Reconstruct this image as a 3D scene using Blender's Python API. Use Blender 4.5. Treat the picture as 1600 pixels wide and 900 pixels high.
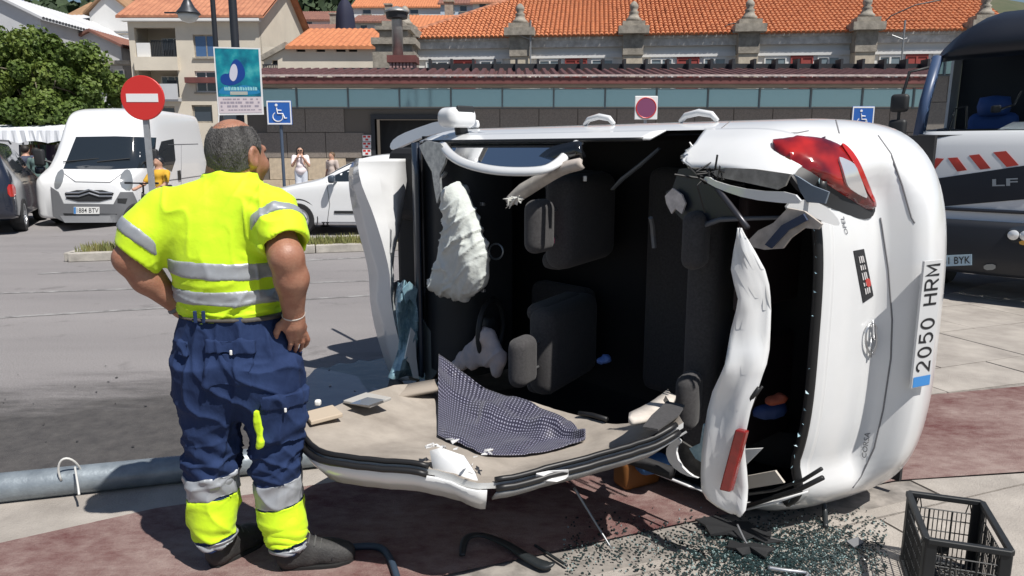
import bpy, bmesh, math, random
import numpy as np
from math import sin, cos, pi, radians
from mathutils import Vector, Matrix, noise
from mathutils.bvhtree import BVHTree
from mathutils.geometry import delaunay_2d_cdt

for o in list(bpy.data.objects): bpy.data.objects.remove(o)
S = bpy.context.scene
COL = S.collection
V = Vector
random.seed(7); np.random.seed(7)

# ------------------------------------------------------------------ camera
CAMH, PITCH, FPX = 1.62, radians(10.7), 1156.0
cam = bpy.data.cameras.new('camera'); cam.lens = FPX / 1600 * 36; cam.sensor_width = 36
cam.clip_start = 0.05; cam.clip_end = 3000
camo = bpy.data.objects.new('camera', cam); COL.objects.link(camo)
camo.location = (0, 0, CAMH); camo.rotation_euler = (pi / 2 - PITCH, 0, 0)
S.camera = camo
# ------------------------------------------------------------------ light
SUN_TO = V((0.43, -0.43, 1.0)).normalized()
w = bpy.data.worlds.new('World'); S.world = w; w.use_nodes = True
nt = w.node_tree; nt.nodes.clear()
sky = nt.nodes.new('ShaderNodeTexSky'); sky.sky_type = 'NISHITA'; sky.sun_disc = False
sky.sun_elevation = math.asin(SUN_TO.z); sky.sun_rotation = math.atan2(SUN_TO.x, SUN_TO.y)
sky.air_density = 1.0; sky.dust_density = 0.6; sky.ozone_density = 1.6
bg = nt.nodes.new('ShaderNodeBackground'); bg.inputs[1].default_value = 0.06
out = nt.nodes.new('ShaderNodeOutputWorld')
nt.links.new(sky.outputs[0], bg.inputs[0]); nt.links.new(bg.outputs[0], out.inputs[0])
sl = bpy.data.lights.new('sun', 'SUN'); sl.energy = 4.8; sl.angle = radians(0.53); sl.color = (1, .955, .89)
so = bpy.data.objects.new('sun', sl); COL.objects.link(so)
so.rotation_euler = (-SUN_TO).to_track_quat('-Z', 'Y').to_euler(); so.location = (6, -6, 14)
S.render.engine = 'CYCLES'
S.view_settings.view_transform = 'Standard'; S.view_settings.look = 'None'
S.view_settings.gamma = 1; S.view_settings.exposure = 0.2
S.render.resolution_x = 1024; S.render.resolution_y = 576

# ------------------------------------------------------------------ pixel to place
CAMP = V((0, 0, CAMH)); FW = V((0, cos(PITCH), -sin(PITCH))); UPV = V((0, sin(PITCH), cos(PITCH)))
def ray(px, py): return (FW + V((1, 0, 0)) * ((px - 800) / FPX) + UPV * ((450 - py) / FPX)).normalized()
def onplane(px, py, p, n):
    d = ray(px, py); t = (V(p) - CAMP).dot(V(n)) / d.dot(V(n)); return CAMP + d * t
def G(px, py, Z=0.0): return onplane(px, py, (0, 0, Z), (0, 0, 1))          # on the ground / a level
def D(px, py, Y): return onplane(px, py, (0, Y, 0), (0, 1, 0))               # on an upright plane at distance Y
def project(P):
    q = V(P) - CAMP; zc = q.dot(FW); return (800 + FPX * q.x / zc, 450 - FPX * q.dot(UPV) / zc)

# ------------------------------------------------------------------ materials
MATS = {}
def mat(name, col, rough=.6, metal=0., var=0., vscale=8., bump=0., bscale=60., coat=0., spec=.5, trans=0., alpha=1., col2=None, detail=6., ior=1.5, emit=None, sheen=0., sss=0., coord='Object', stretch=None):
    if name in MATS: return MATS[name]
    m = bpy.data.materials.new(name); m.use_nodes = True; t = m.node_tree; b = t.nodes['Principled BSDF']
    col = tuple(col) + (1,)
    b.inputs['Base Color'].default_value = col; b.inputs['Roughness'].default_value = rough; b.inputs['Metallic'].default_value = metal
    b.inputs['Coat Weight'].default_value = coat; b.inputs['Specular IOR Level'].default_value = spec; b.inputs['IOR'].default_value = ior
    b.inputs['Transmission Weight'].default_value = trans; b.inputs['Alpha'].default_value = alpha; b.inputs['Coat Roughness'].default_value = .06
    b.inputs['Sheen Weight'].default_value = sheen
    if sss: b.inputs['Subsurface Weight'].default_value = sss; b.inputs['Subsurface Radius'].default_value = (.012, .005, .003)
    if emit: b.inputs['Emission Color'].default_value = tuple(emit[:3]) + (1,); b.inputs['Emission Strength'].default_value = emit[3]
    if var or bump or col2:
        tc = t.nodes.new('ShaderNodeTexCoord'); src = tc.outputs[coord]
        if stretch:
            mp = t.nodes.new('ShaderNodeMapping'); mp.inputs['Scale'].default_value = stretch
            t.links.new(src, mp.inputs[0]); src = mp.outputs[0]
    if var or col2:
        n = t.nodes.new('ShaderNodeTexNoise'); n.inputs['Scale'].default_value = vscale; n.inputs['Detail'].default_value = detail; n.inputs['Roughness'].default_value = .62
        t.links.new(src, n.inputs['Vector'])
        r = t.nodes.new('ShaderNodeValToRGB'); t.links.new(n.outputs['Fac'], r.inputs[0])
        c2 = tuple(col2) if col2 else tuple(max(0, c * (1 - var)) for c in col[:3])
        c1 = col[:3] if col2 else tuple(min(1, c * (1 + var)) for c in col[:3])
        r.color_ramp.elements[0].position = .32; r.color_ramp.elements[1].position = .68
        r.color_ramp.elements[0].color = c2 + (1,); r.color_ramp.elements[1].color = tuple(c1) + (1,)
        t.links.new(r.outputs[0], b.inputs['Base Color'])
    if bump:
        n2 = t.nodes.new('ShaderNodeTexNoise'); n2.inputs['Scale'].default_value = bscale; n2.inputs['Detail'].default_value = 5
        t.links.new(src, n2.inputs['Vector'])
        bp = t.nodes.new('ShaderNodeBump'); bp.inputs['Strength'].default_value = bump; bp.inputs['Distance'].default_value = .02
        t.links.new(n2.outputs['Fac'], bp.inputs['Height']); t.links.new(bp.outputs[0], b.inputs['Normal'])
    MATS[name] = m
    return m

# ------------------------------------------------------------------ mesh builder
class MB:
    def __init__(s): s.v = []; s.f = []; s.m = []
    def add(s, vs, fs, mi=0):
        o = len(s.v); s.v += [tuple(v) for v in vs]; s.f += [tuple(i + o for i in f) for f in fs]; s.m += [mi] * len(fs); return s
    def box(s, c, d, rot=None, mi=0, taper=1.0):
        x, y, z = (k / 2 for k in d)
        vs = [V((i * x * (taper if k > 0 else 1), j * y * (taper if k > 0 else 1), k * z)) for k in (-1, 1) for j in (-1, 1) for i in (-1, 1)]
        if rot is not None: vs = [rot @ v for v in vs]
        vs = [v + V(c) for v in vs]
        return s.add(vs, [(0, 2, 3, 1), (4, 5, 7, 6), (0, 1, 5, 4), (2, 6, 7, 3), (0, 4, 6, 2), (1, 3, 7, 5)], mi)
    def box2(s, a, b, mi=0): return s.box([(a[i] + b[i]) / 2 for i in range(3)], [abs(b[i] - a[i]) for i in range(3)], None, mi)
    def rbox(s, c, d, r=.02, rot=None, seg=3, mi=0):                     # rounded box
        bm = bmesh.new(); bmesh.ops.create_cube(bm, size=1)
        bmesh.ops.scale(bm, vec=d, verts=bm.verts)
        bmesh.ops.bevel(bm, geom=bm.edges[:] , offset=min(r, min(d) * .49), segments=seg, affect='EDGES', profile=.5)
        vs = [v.co.copy() for v in bm.verts]
        if rot is not None: vs = [rot @ v for v in vs]
        bm.verts.index_update()
        s.add([v + V(c) for v in vs], [[v.index for v in f.verts] for f in bm.faces], mi); bm.free(); return s
    def tube(s, pts, r, n=8, closed=False, mi=0, caps=True, flat=1.0):
        pts = [V(p) for p in pts]; k = len(pts); rs = r if hasattr(r, '__len__') else [r] * k
        rings = []; prev = None
        for i, p in enumerate(pts):
            a = pts[(i - 1) % k] if (i > 0 or closed) else p; b = pts[(i + 1) % k] if (i < k - 1 or closed) else p
            t = (b - a).normalized()
            if prev is None:
                u = t.cross(V((0, 0, 1)));  u = u if u.length > .05 else t.cross(V((1, 0, 0)))
            else: u = prev - t * prev.dot(t)
            u.normalize(); prev = u; w_ = t.cross(u)
            rings.append([p + (u * cos(2 * pi * j / n) + w_ * sin(2 * pi * j / n) * flat) * rs[i] for j in range(n)])
        vs = [q for rg in rings for q in rg]; fs = []
        for i in range(k if closed else k - 1):
            for j in range(n):
                a = i * n + j; b = i * n + (j + 1) % n; c = ((i + 1) % k) * n + (j + 1) % n; d = ((i + 1) % k) * n + j
                fs.append((a, b, c, d))
        if caps and not closed: fs += [tuple(range(n))[::-1], tuple((k - 1) * n + j for j in range(n))]
        return s.add(vs, fs, mi)
    def lathe(s, prof, c=(0, 0, 0), n=16, axis='z', mi=0, rot=None):    # prof: (r, h)
        vs = []
        for r, h in prof:
            for j in range(n):
                a = 2 * pi * j / n
                p = {'z': V((r * cos(a), r * sin(a), h)), 'y': V((r * cos(a), h, r * sin(a))), 'x': V((h, r * cos(a), r * sin(a)))}[axis]
                if rot is not None: p = rot @ p
                vs.append(p + V(c))
        fs = []
        for i in range(len(prof) - 1):
            for j in range(n):
                fs.append((i * n + j, i * n + (j + 1) % n, (i + 1) * n + (j + 1) % n, (i + 1) * n + j))
        fs += [tuple(range(n))[::-1], tuple((len(prof) - 1) * n + j for j in range(n))]
        return s.add(vs, fs, mi)
    def prism(s, poly, off, mi=0):                                       # poly: 3d points, off: extrusion vector
        n = len(poly); a = [V(p) for p in poly]; b = [p + V(off) for p in a]
        return s.add(a + b, [tuple(range(n))[::-1], tuple(range(n, 2 * n))] + [(i, (i + 1) % n, n + (i + 1) % n, n + i) for i in range(n)], mi)
    def grid(s, rows, mi=0, closed=False):
        n = len(rows[0]); vs = [p for r in rows for p in r]; fs = []
        for i in range(len(rows) - 1):
            for j in range(n if closed else n - 1):
                fs.append((i * n + j, i * n + (j + 1) % n, (i + 1) * n + (j + 1) % n, (i + 1) * n + j))
        return s.add(vs, fs, mi)
    def mesh(s, name, mats=(), smooth=False, off=V((0, 0, 0)), auto=None):
        me = bpy.data.meshes.new(name); me.from_pydata([tuple(V(v) - off) for v in s.v], [], s.f)
        for m in (mats if isinstance(mats, (list, tuple)) else [mats]): me.materials.append(m)
        if any(s.m): me.polygons.foreach_set('material_index', s.m)
        bm = bmesh.new(); bm.from_mesh(me); bmesh.ops.recalc_face_normals(bm, faces=bm.faces)
        if auto is not None:
            for e in bm.edges:
                if len(e.link_faces) == 2 and e.calc_face_angle(0) > radians(auto): e.smooth = False
        bm.to_mesh(me); bm.free()
        if smooth or auto is not None: me.polygons.foreach_set('use_smooth', [True] * len(me.polygons))
        me.update(); return me

def tag(o, label=None, cat=None, group=None, kind=None):
    if label: o['label'] = label
    if cat: o['category'] = cat
    if group: o['group'] = group
    if kind: o['kind'] = kind
    return o
def thing(name, label, cat, loc=(0, 0, 0), rz=0, group=None):
    o = bpy.data.objects.new(name, None); COL.objects.link(o); o.location = loc; o.rotation_euler = (0, 0, rz); o.empty_display_size = .2
    return tag(o, label, cat, group)
def obj(name, mb, m, parent=None, smooth=False, world=True, auto=None, solid=0., bevel=0., subsurf=0):
    # world=True: the builder holds world coordinates; they are made relative to the (unrotated) ancestors
    off = V((0, 0, 0))
    if world and parent is not None:
        q = parent
        while q is not None: off += q.location; q = q.parent
    me = mb.mesh(name, m, smooth, off, auto) if isinstance(mb, MB) else mb
    o = bpy.data.objects.new(name, me); COL.objects.link(o); o.parent = parent
    if solid: md = o.modifiers.new('solid', 'SOLIDIFY'); md.thickness = solid; md.offset = 0
    if bevel: md = o.modifiers.new('bevel', 'BEVEL'); md.width = bevel; md.segments = 2; md.limit_method = 'ANGLE'
    if subsurf: md = o.modifiers.new('sub', 'SUBSURF'); md.levels = subsurf; md.render_levels = subsurf
    return o
def struct(name, mb, m, parent=None, **k):
    o = obj(name, mb, m, parent, **k); o['kind'] = 'structure'; return o
def share(name, me, loc, parent, rot=None, scale=None):
    o = bpy.data.objects.new(name, me); COL.objects.link(o); o.parent = parent; o.location = loc
    if rot: o.rotation_euler = rot
    if scale: o.scale = scale
    return o
def copy_tree(o, parent=None):
    c = o.copy(); COL.objects.link(c); c.parent = parent
    for ch in list(o.children): copy_tree(ch, c)
    return c
def bvh_of(mb):
    tris = []
    return BVHTree.FromPolygons([V(v) for v in mb.v], [tuple(f) for f in mb.f])
def inpoly(x, y, P):
    c = False; n = len(P); j = n - 1
    for i in range(n):
        if (P[i][1] > y) != (P[j][1] > y) and x < (P[j][0] - P[i][0]) * (y - P[i][1]) / (P[j][1] - P[i][1]) + P[i][0]: c = not c
        j = i
    return c
def smoothpoly(P, it=2):
    for _ in range(it):
        Q = []
        for i in range(len(P)):
            a = V(P[i]); b = V(P[(i + 1) % len(P)]); Q += [a * .75 + b * .25, a * .25 + b * .75]
        P = Q
    return [tuple(p) for p in P]
def decal(bvh, poly, h=.006, step=6., back=.004, mb=None, fallback=None, mi=0, bulge=0., relax=0):
    """patch of real thickness lying on a shell: outline given in photo pixels, cast on to the shell's surface"""
    B = []
    for i in range(len(poly)):
        a, b = V(poly[i]), V(poly[(i + 1) % len(poly)]); n = max(1, int((b - a).length / step))
        B += [a.lerp(b, k / n) for k in range(n)]
    nb = len(B); P = [V(p) for p in B]
    x0, x1 = min(p.x for p in B), max(p.x for p in B); y0, y1 = min(p.y for p in B), max(p.y for p in B)
    y = y0 + step * .5
    while y < y1:
        x = x0 + step * .5
        while x < x1:
            q = V((x, y))
            if inpoly(x, y, [tuple(p) for p in B]) and min((q - p).length for p in B) > step * .55: P.append(q)
            x += step
        y += step
    vv, ee, ff, ov, oe, of = delaunay_2d_cdt(P, [(i, (i + 1) % nb) for i in range(nb)], [], 1, 1e-4)
    top = []; last = None; miss = []
    for i, p in enumerate(vv):
        hit, nrm, idx, dist = bvh.ray_cast(CAMP, ray(p.x, p.y))
        if hit is None: miss.append(i); top.append(None); continue
        if nrm.dot(ray(p.x, p.y)) > 0: nrm = -nrm
        top.append((hit, nrm))
    if len(miss) == len(vv): print('DECAL MISS', poly[:2]); return mb or MB()
    for i in miss:
        k = min((j for j in range(len(vv)) if top[j] is not None), key=lambda j: (vv[j] - vv[i]).length)
        hp, hn = top[k]; top[i] = (onplane(vv[i].x, vv[i].y, hp, hn) if abs(ray(vv[i].x, vv[i].y).dot(hn)) > .12 else hp, hn)
    if mb is None: mb = MB()
    N = len(vv); fs = [tuple(f) for f in ff]
    cnt = {}
    for f in fs:
        for a, b in zip(f, f[1:] + f[:1]): cnt[(a, b)] = 1
    rim = [(a, b) for (a, b) in cnt if (b, a) not in cnt]
    rv = {a for e in rim for a in e}
    if relax:
        adj = [set() for _ in range(N)]
        for f in fs:
            for a, b in zip(f, f[1:] + f[:1]): adj[a].add(b); adj[b].add(a)
        rn = {}
        for a, b in rim: rn.setdefault(a, []).append(b); rn.setdefault(b, []).append(a)
        for _ in range(relax):
            new = []
            for i, t in enumerate(top):
                nb_ = rn[i] if i in rn else list(adj[i])
                q = sum((top[j][0] for j in nb_), V((0, 0, 0))) / len(nb_); qn = sum((top[j][1] for j in adj[i]), V((0, 0, 0)))
                new.append((t[0] * .5 + q * .5, (t[1] + qn).normalized()))
            top = new
    vs = [t[0] + t[1] * (h * (.45 if (i in rv and bulge) else 1) + (bulge if i not in rv else 0)) for i, t in enumerate(top)] + [t[0] - t[1] * back for t in top]
    mb.add(vs, fs + [(b, a, a + N, b + N) for a, b in rim], mi)
    return mb
def text_mesh(body, bold=0.0):
    cu = bpy.data.curves.new('t', 'FONT'); cu.body = body; cu.size = 1; cu.resolution_u = 3; cu.offset = bold
    o = bpy.data.objects.new('t', cu); COL.objects.link(o)
    dg = bpy.context.evaluated_depsgraph_get(); me = bpy.data.meshes.new_from_object(o.evaluated_get(dg))
    b_ = bmesh.new(); b_.from_mesh(me); bmesh.ops.triangulate(b_, faces=b_.faces, quad_method='BEAUTY', ngon_method='EAR_CLIP'); b_.to_mesh(me); b_.free()
    vs = [v.co.copy() for v in me.vertices]; fs = [tuple(p.vertices) for p in me.polygons]
    bpy.data.objects.remove(o); bpy.data.meshes.remove(me); bpy.data.curves.remove(cu)
    x0 = min(v.x for v in vs); x1 = max(v.x for v in vs); y0 = min(v.y for v in vs); y1 = max(v.y for v in vs)
    return [((v.x - x0) / (x1 - x0), (v.y - y0) / (y1 - y0)) for v in vs], fs
def letters(body, fn, mb=None, bold=0.0):
    """fn(u, v) -> world point"""
    uv, fs = text_mesh(body, bold)
    if mb is None: mb = MB()
    mb.add([fn(u, v) for u, v in uv], fs); return mb

# ------------------------------------------------------------------ distance-field solids (bodies, cloth, cushions)
class Field:
    def __init__(s, lo, hi, res):
        s.lo = np.array(lo, float); s.res = res
        s.n = np.ceil((np.array(hi) - s.lo) / res).astype(int) + 1
        s.d = np.full(s.n, .5, np.float32)
        s.ax = [s.lo[i] + res * np.arange(s.n[i]) for i in range(3)]
    def sl(s, lo, hi):
        a = [max(0, int((lo[i] - s.lo[i]) / s.res)) for i in range(3)]; b = [min(s.n[i], int((hi[i] - s.lo[i]) / s.res) + 2) for i in range(3)]
        return tuple(slice(a[i], max(a[i] + 1, b[i])) for i in range(3))
    def xyz(s, q): return np.meshgrid(*[s.ax[i][q[i]] for i in range(3)], indexing='ij', sparse=True)
    def merge(s, q, d, k, cut=False):
        o = s.d[q]
        if cut: s.d[q] = np.maximum(o, -d); return
        if k > 0:
            h = np.maximum(k - np.abs(o - d), 0) / k
            s.d[q] = np.minimum(o, d) - h * h * k * .25
        else: s.d[q] = np.minimum(o, d)
    def cone(s, a, b, ra, rb, k=.02, cut=False):
        a = np.array(a, float); b = np.array(b, float); m = max(ra, rb) + k * 2 + 3 * s.res
        q = s.sl(np.minimum(a, b) - m, np.maximum(a, b) + m); X, Y, Z = s.xyz(q); ba = b - a; l2 = max(ba.dot(ba), 1e-9)
        h = np.clip(((X - a[0]) * ba[0] + (Y - a[1]) * ba[1] + (Z - a[2]) * ba[2]) / l2, 0, 1)
        d = np.sqrt((X - a[0] - h * ba[0])**2 + (Y - a[1] - h * ba[1])**2 + (Z - a[2] - h * ba[2])**2) - (ra + (rb - ra) * h)
        s.merge(q, d, k, cut); return s
    def chain(s, pts, rs, k=.02):
        for i in range(len(pts) - 1): s.cone(pts[i], pts[i + 1], rs[i], rs[i + 1], k)
        return s
    def ell(s, c, r, rot=None, k=.02, cut=False):
        c = np.array(c, float); r = np.array(r, float); m = max(r) + 2 * k + 3 * s.res
        q = s.sl(c - m, c + m); X, Y, Z = s.xyz(q); X = X - c[0]; Y = Y - c[1]; Z = Z - c[2]
        if rot is not None:
            R = np.array(rot.transposed()); X, Y, Z = (R[i][0] * X + R[i][1] * Y + R[i][2] * Z for i in range(3))
        k0 = np.sqrt((X / r[0])**2 + (Y / r[1])**2 + (Z / r[2])**2); k1 = np.sqrt((X / r[0]**2)**2 + (Y / r[1]**2)**2 + (Z / r[2]**2)**2) + 1e-9
        s.merge(q, k0 * (k0 - 1) / k1, k, cut); return s
    def loft(s, rows, k=.02, rot=0., sq=2.0):
        """rows: (z, cx, cy, a, b) from low to high; upright solid of elliptic sections"""
        R = np.array(rows, float); z0, z1 = R[0, 0], R[-1, 0]; m = max(R[:, 3].max(), R[:, 4].max()) + 2 * k + 3 * s.res
        q = s.sl((R[:, 1].min() - m, R[:, 2].min() - m, z0 - .1), (R[:, 1].max() + m, R[:, 2].max() + m, z1 + .1)); X, Y, Z = s.xyz(q)
        zz = Z.ravel(); it = lambda j: np.interp(zz, R[:, 0], R[:, j]).reshape(Z.shape)
        cx, cy, a, b = it(1), it(2), it(3), it(4); ca, sa = cos(rot), sin(rot); x = (X - cx) * ca + (Y - cy) * sa; y = -(X - cx) * sa + (Y - cy) * ca
        rr = ((np.abs(x) / a)**sq + (np.abs(y) / b)**sq)**(1 / sq)
        d = (rr - 1) * np.minimum(a, b)
        d = np.maximum(d, np.maximum(z0 - Z, Z - z1)); s.merge(q, d, k); return s
    def rbox(s, c, half, r, rot=None, k=.01, cut=False):
        c = np.array(c, float); half = np.array(half, float); m = np.linalg.norm(half) + 2 * k + 3 * s.res
        q = s.sl(c - m, c + m); X, Y, Z = s.xyz(q); X = X - c[0]; Y = Y - c[1]; Z = Z - c[2]
        if rot is not None:
            R = np.array(rot.transposed()); X, Y, Z = (R[i][0] * X + R[i][1] * Y + R[i][2] * Z for i in range(3))
        x, y, z = np.abs(X) - half[0] + r, np.abs(Y) - half[1] + r, np.abs(Z) - half[2] + r
        d = np.sqrt(np.maximum(x, 0)**2 + np.maximum(y, 0)**2 + np.maximum(z, 0)**2) + np.minimum(np.maximum(x, np.maximum(y, z)), 0) - r
        s.merge(q, d, k, cut); return s
    def plane(s, p, n):
        n = np.array(V(n).normalized()); X, Y, Z = s.xyz((slice(None),) * 3)
        return ((X - p[0]) * n[0] + (Y - p[1]) * n[1] + (Z - p[2]) * n[2]).astype(np.float32)
    def boxd(s, c, half, rot=None):
        X, Y, Z = s.xyz((slice(None),) * 3); X = X - c[0]; Y = Y - c[1]; Z = Z - c[2]
        if rot is not None:
            R = np.array(rot.transposed()); X, Y, Z = (R[i][0] * X + R[i][1] * Y + R[i][2] * Z for i in range(3))
        return np.maximum(np.abs(X) - half[0], np.maximum(np.abs(Y) - half[1], np.abs(Z) - half[2])).astype(np.float32)
def snet(F, d=None, smooth=1):
    """surface of a field (naive surface nets) -> verts, quads"""
    d = F.d if d is None else d
    ins = d < 0; n = d.shape
    act = np.zeros((n[0] - 1, n[1] - 1, n[2] - 1), np.int8)
    for i in (0, 1):
        for j in (0, 1):
            for k in (0, 1): act += ins[i:n[0] - 1 + i, j:n[1] - 1 + j, k:n[2] - 1 + k]
    cells = np.argwhere((act > 0) & (act < 8))
    if len(cells) == 0: return np.zeros((0, 3)), np.zeros((0, 4), int)
    idx = np.full(act.shape, -1, np.int64); idx[tuple(cells.T)] = np.arange(len(cells))
    acc = np.zeros((len(cells), 3)); cnt = np.zeros(len(cells))
    C = [(i, j, k) for i in (0, 1) for j in (0, 1) for k in (0, 1)]
    val = {c: d[cells[:, 0] + c[0], cells[:, 1] + c[1], cells[:, 2] + c[2]] for c in C}
    for a in C:
        for ax in range(3):
            if a[ax]: continue
            b = list(a); b[ax] = 1; b = tuple(b); va, vb = val[a], val[b]; mk = (va < 0) != (vb < 0)
            t = np.where(mk, va / np.where(mk, va - vb, 1), 0)
            p = np.repeat(np.array(a, float)[None], len(cells), 0); p[:, ax] += t
            acc += p * mk[:, None]; cnt += mk
    verts = (cells + acc / cnt[:, None]) * F.res + F.lo
    quads = []
    for ax in range(3):
        u, v_ = [(1, 2), (2, 0), (0, 1)][ax]
        s0 = [slice(None)] * 3; s1 = [slice(None)] * 3; s0[ax] = slice(0, -1); s1[ax] = slice(1, None)
        ch = ins[tuple(s0)] != ins[tuple(s1)]; E = np.argwhere(ch)
        E = E[(E[:, u] > 0) & (E[:, v_] > 0) & (E[:, u] < n[u] - 1) & (E[:, v_] < n[v_] - 1)]
        fl = ins[tuple(s0)][tuple(E.T)]
        def cid(du, dv):
            q = E.copy(); q[:, u] += du; q[:, v_] += dv; return idx[tuple(q.T)]
        Q = np.stack([cid(-1, -1), cid(0, -1), cid(0, 0), cid(-1, 0)], 1); Q[~fl] = Q[~fl][:, ::-1]; quads.append(Q)
    quads = np.concatenate(quads)
    for _ in range(smooth):
        nb = np.zeros_like(verts); c = np.zeros(len(verts))
        for a, b in ((0, 1), (1, 2), (2, 3), (3, 0)):
            np.add.at(nb, quads[:, a], verts[quads[:, b]]); np.add.at(nb, quads[:, b], verts[quads[:, a]])
            np.add.at(c, quads[:, a], 1); np.add.at(c, quads[:, b], 1)
        verts = verts * .45 + .55 * nb / c[:, None]
    return verts, quads
def vnormals(v, q):
    fn = np.cross(v[q[:, 2]] - v[q[:, 0]], v[q[:, 3]] - v[q[:, 1]]); nn = np.zeros_like(v)
    for i in range(4): np.add.at(nn, q[:, i], fn)
    return nn / (np.linalg.norm(nn, axis=1)[:, None] + 1e-12)
def npmesh(name, v, q, m, parent, off=None):
    if off is None:
        off = V((0, 0, 0)); p = parent
        while p is not None: off += p.location; p = p.parent
    me = bpy.data.meshes.new(name); v = (v - np.array(off)).astype(np.float32)
    me.vertices.add(len(v)); me.vertices.foreach_set('co', v.ravel())
    me.loops.add(q.size); me.loops.foreach_set('vertex_index', q.ravel().astype(np.int32))
    me.polygons.add(len(q)); me.polygons.foreach_set('loop_start', np.arange(0, q.size, 4, dtype=np.int32)); me.polygons.foreach_set('loop_total', np.full(len(q), 4, np.int32))
    me.update(calc_edges=True); me.validate(); me.polygons.foreach_set('use_smooth', [True] * len(me.polygons))
    me.materials.append(m)
    o = bpy.data.objects.new(name, me); COL.objects.link(o); o.parent = parent
    return o
_rs = np.random.RandomState(3)
def fold(v, f, amp, n=5, seed=1, aniso=(1, 1, 1)):
    """smooth pseudo-random field from a few warped sines"""
    r = np.random.RandomState(seed); t = np.zeros(len(v)); p = v * np.array(aniso)
    wv = np.stack([np.sin(p @ r.normal(0, f * .6, 3) + r.uniform(0, 6)) for _ in range(3)], 1) / f * 1.1
    p = p + wv
    for i in range(n):
        a = r.normal(0, 1, 3); a *= f * r.uniform(.6, 1.7) / np.linalg.norm(a)
        t += np.sin(p @ a + r.uniform(0, 6)) * r.uniform(.5, 1)
    return amp * t / n

def crease(v, dirs, freq, amp, seed=1, sharp=3., warp=.5):
    """ridged folds: sharp crests along given directions, bent by a slow warp"""
    r = np.random.RandomState(seed); t = np.zeros(len(v))
    for d in dirs:
        d = np.array(d, float); d /= np.linalg.norm(d); f = freq * r.uniform(.8, 1.25)
        ph = v @ d * f + warp * f * .12 * (np.sin(v @ r.normal(0, 7, 3) + r.uniform(0, 6)) + .6 * np.sin(v @ r.normal(0, 15, 3) + r.uniform(0, 6))) + r.uniform(0, 6)
        m_ = .5 + .5 * np.sin(v @ r.normal(0, 8, 3) + r.uniform(0, 6)); t += (1 - np.abs(np.sin(ph))) ** sharp * m_
    return amp * t

def _arc(cx, cy, rx, ry, a0, a1, n=10): return [(cx + rx * cos(radians(a)), cy + ry * sin(radians(a))) for a in np.linspace(a0, a1, n)]
STROKES = {'0': [_arc(.5, .5, .42, .5, 0, 360, 22)], '2': [_arc(.5, .72, .42, .28, 170, -35, 10) + [(.06, 0), (.96, 0)]], '5': [[(.9, 1), (.18, 1), (.12, .55)] + _arc(.48, .33, .44, .33, 120, -150, 12)],
           'H': [[(.06, 0), (.06, 1)], [(.94, 0), (.94, 1)], [(.06, .52), (.94, .52)]], 'R': [[(.08, 0), (.08, 1), (.55, 1)] + _arc(.6, .75, .34, .25, 80, -90, 8) + [(.08, .5)], [(.5, .5), (.96, 0)]],
           'M': [[(.04, 0), (.04, 1), (.5, .3), (.96, 1), (.96, 0)]]}
def stroke_text(body, fn, wd=.13, gap=.35, aspect=.62):
    """characters drawn as broad strokes; fn(u, v) with v the cap height"""
    m = MB(); adv = [(aspect if c != ' ' else .35) for c in body]; tot = sum(adv) + gap * aspect * (len(body) - 1); x = 0
    for c, a in zip(body, adv):
        for st in STROKES.get(c, []):
            P = [V((x + px * a, py)) for px, py in st]; L_, R_ = [], []
            for i, q in enumerate(P):
                d0 = (P[i] - P[i - 1]).normalized() if i else (P[1] - P[0]).normalized(); d1 = (P[i + 1] - P[i]).normalized() if i < len(P) - 1 else d0
                t = (d0 + d1); t = t.normalized() if t.length > .2 else d0; k = min(2., 1 / max(.45, t.dot(d0))); n = V((-t.y, t.x)) * wd / 2 * k; L_.append(q + n); R_.append(q - n)
            m.grid([[fn(q.x / tot, q.y) for q in L_], [fn(q.x / tot, q.y) for q in R_]])
        x += a + gap * aspect
    return m
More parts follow.
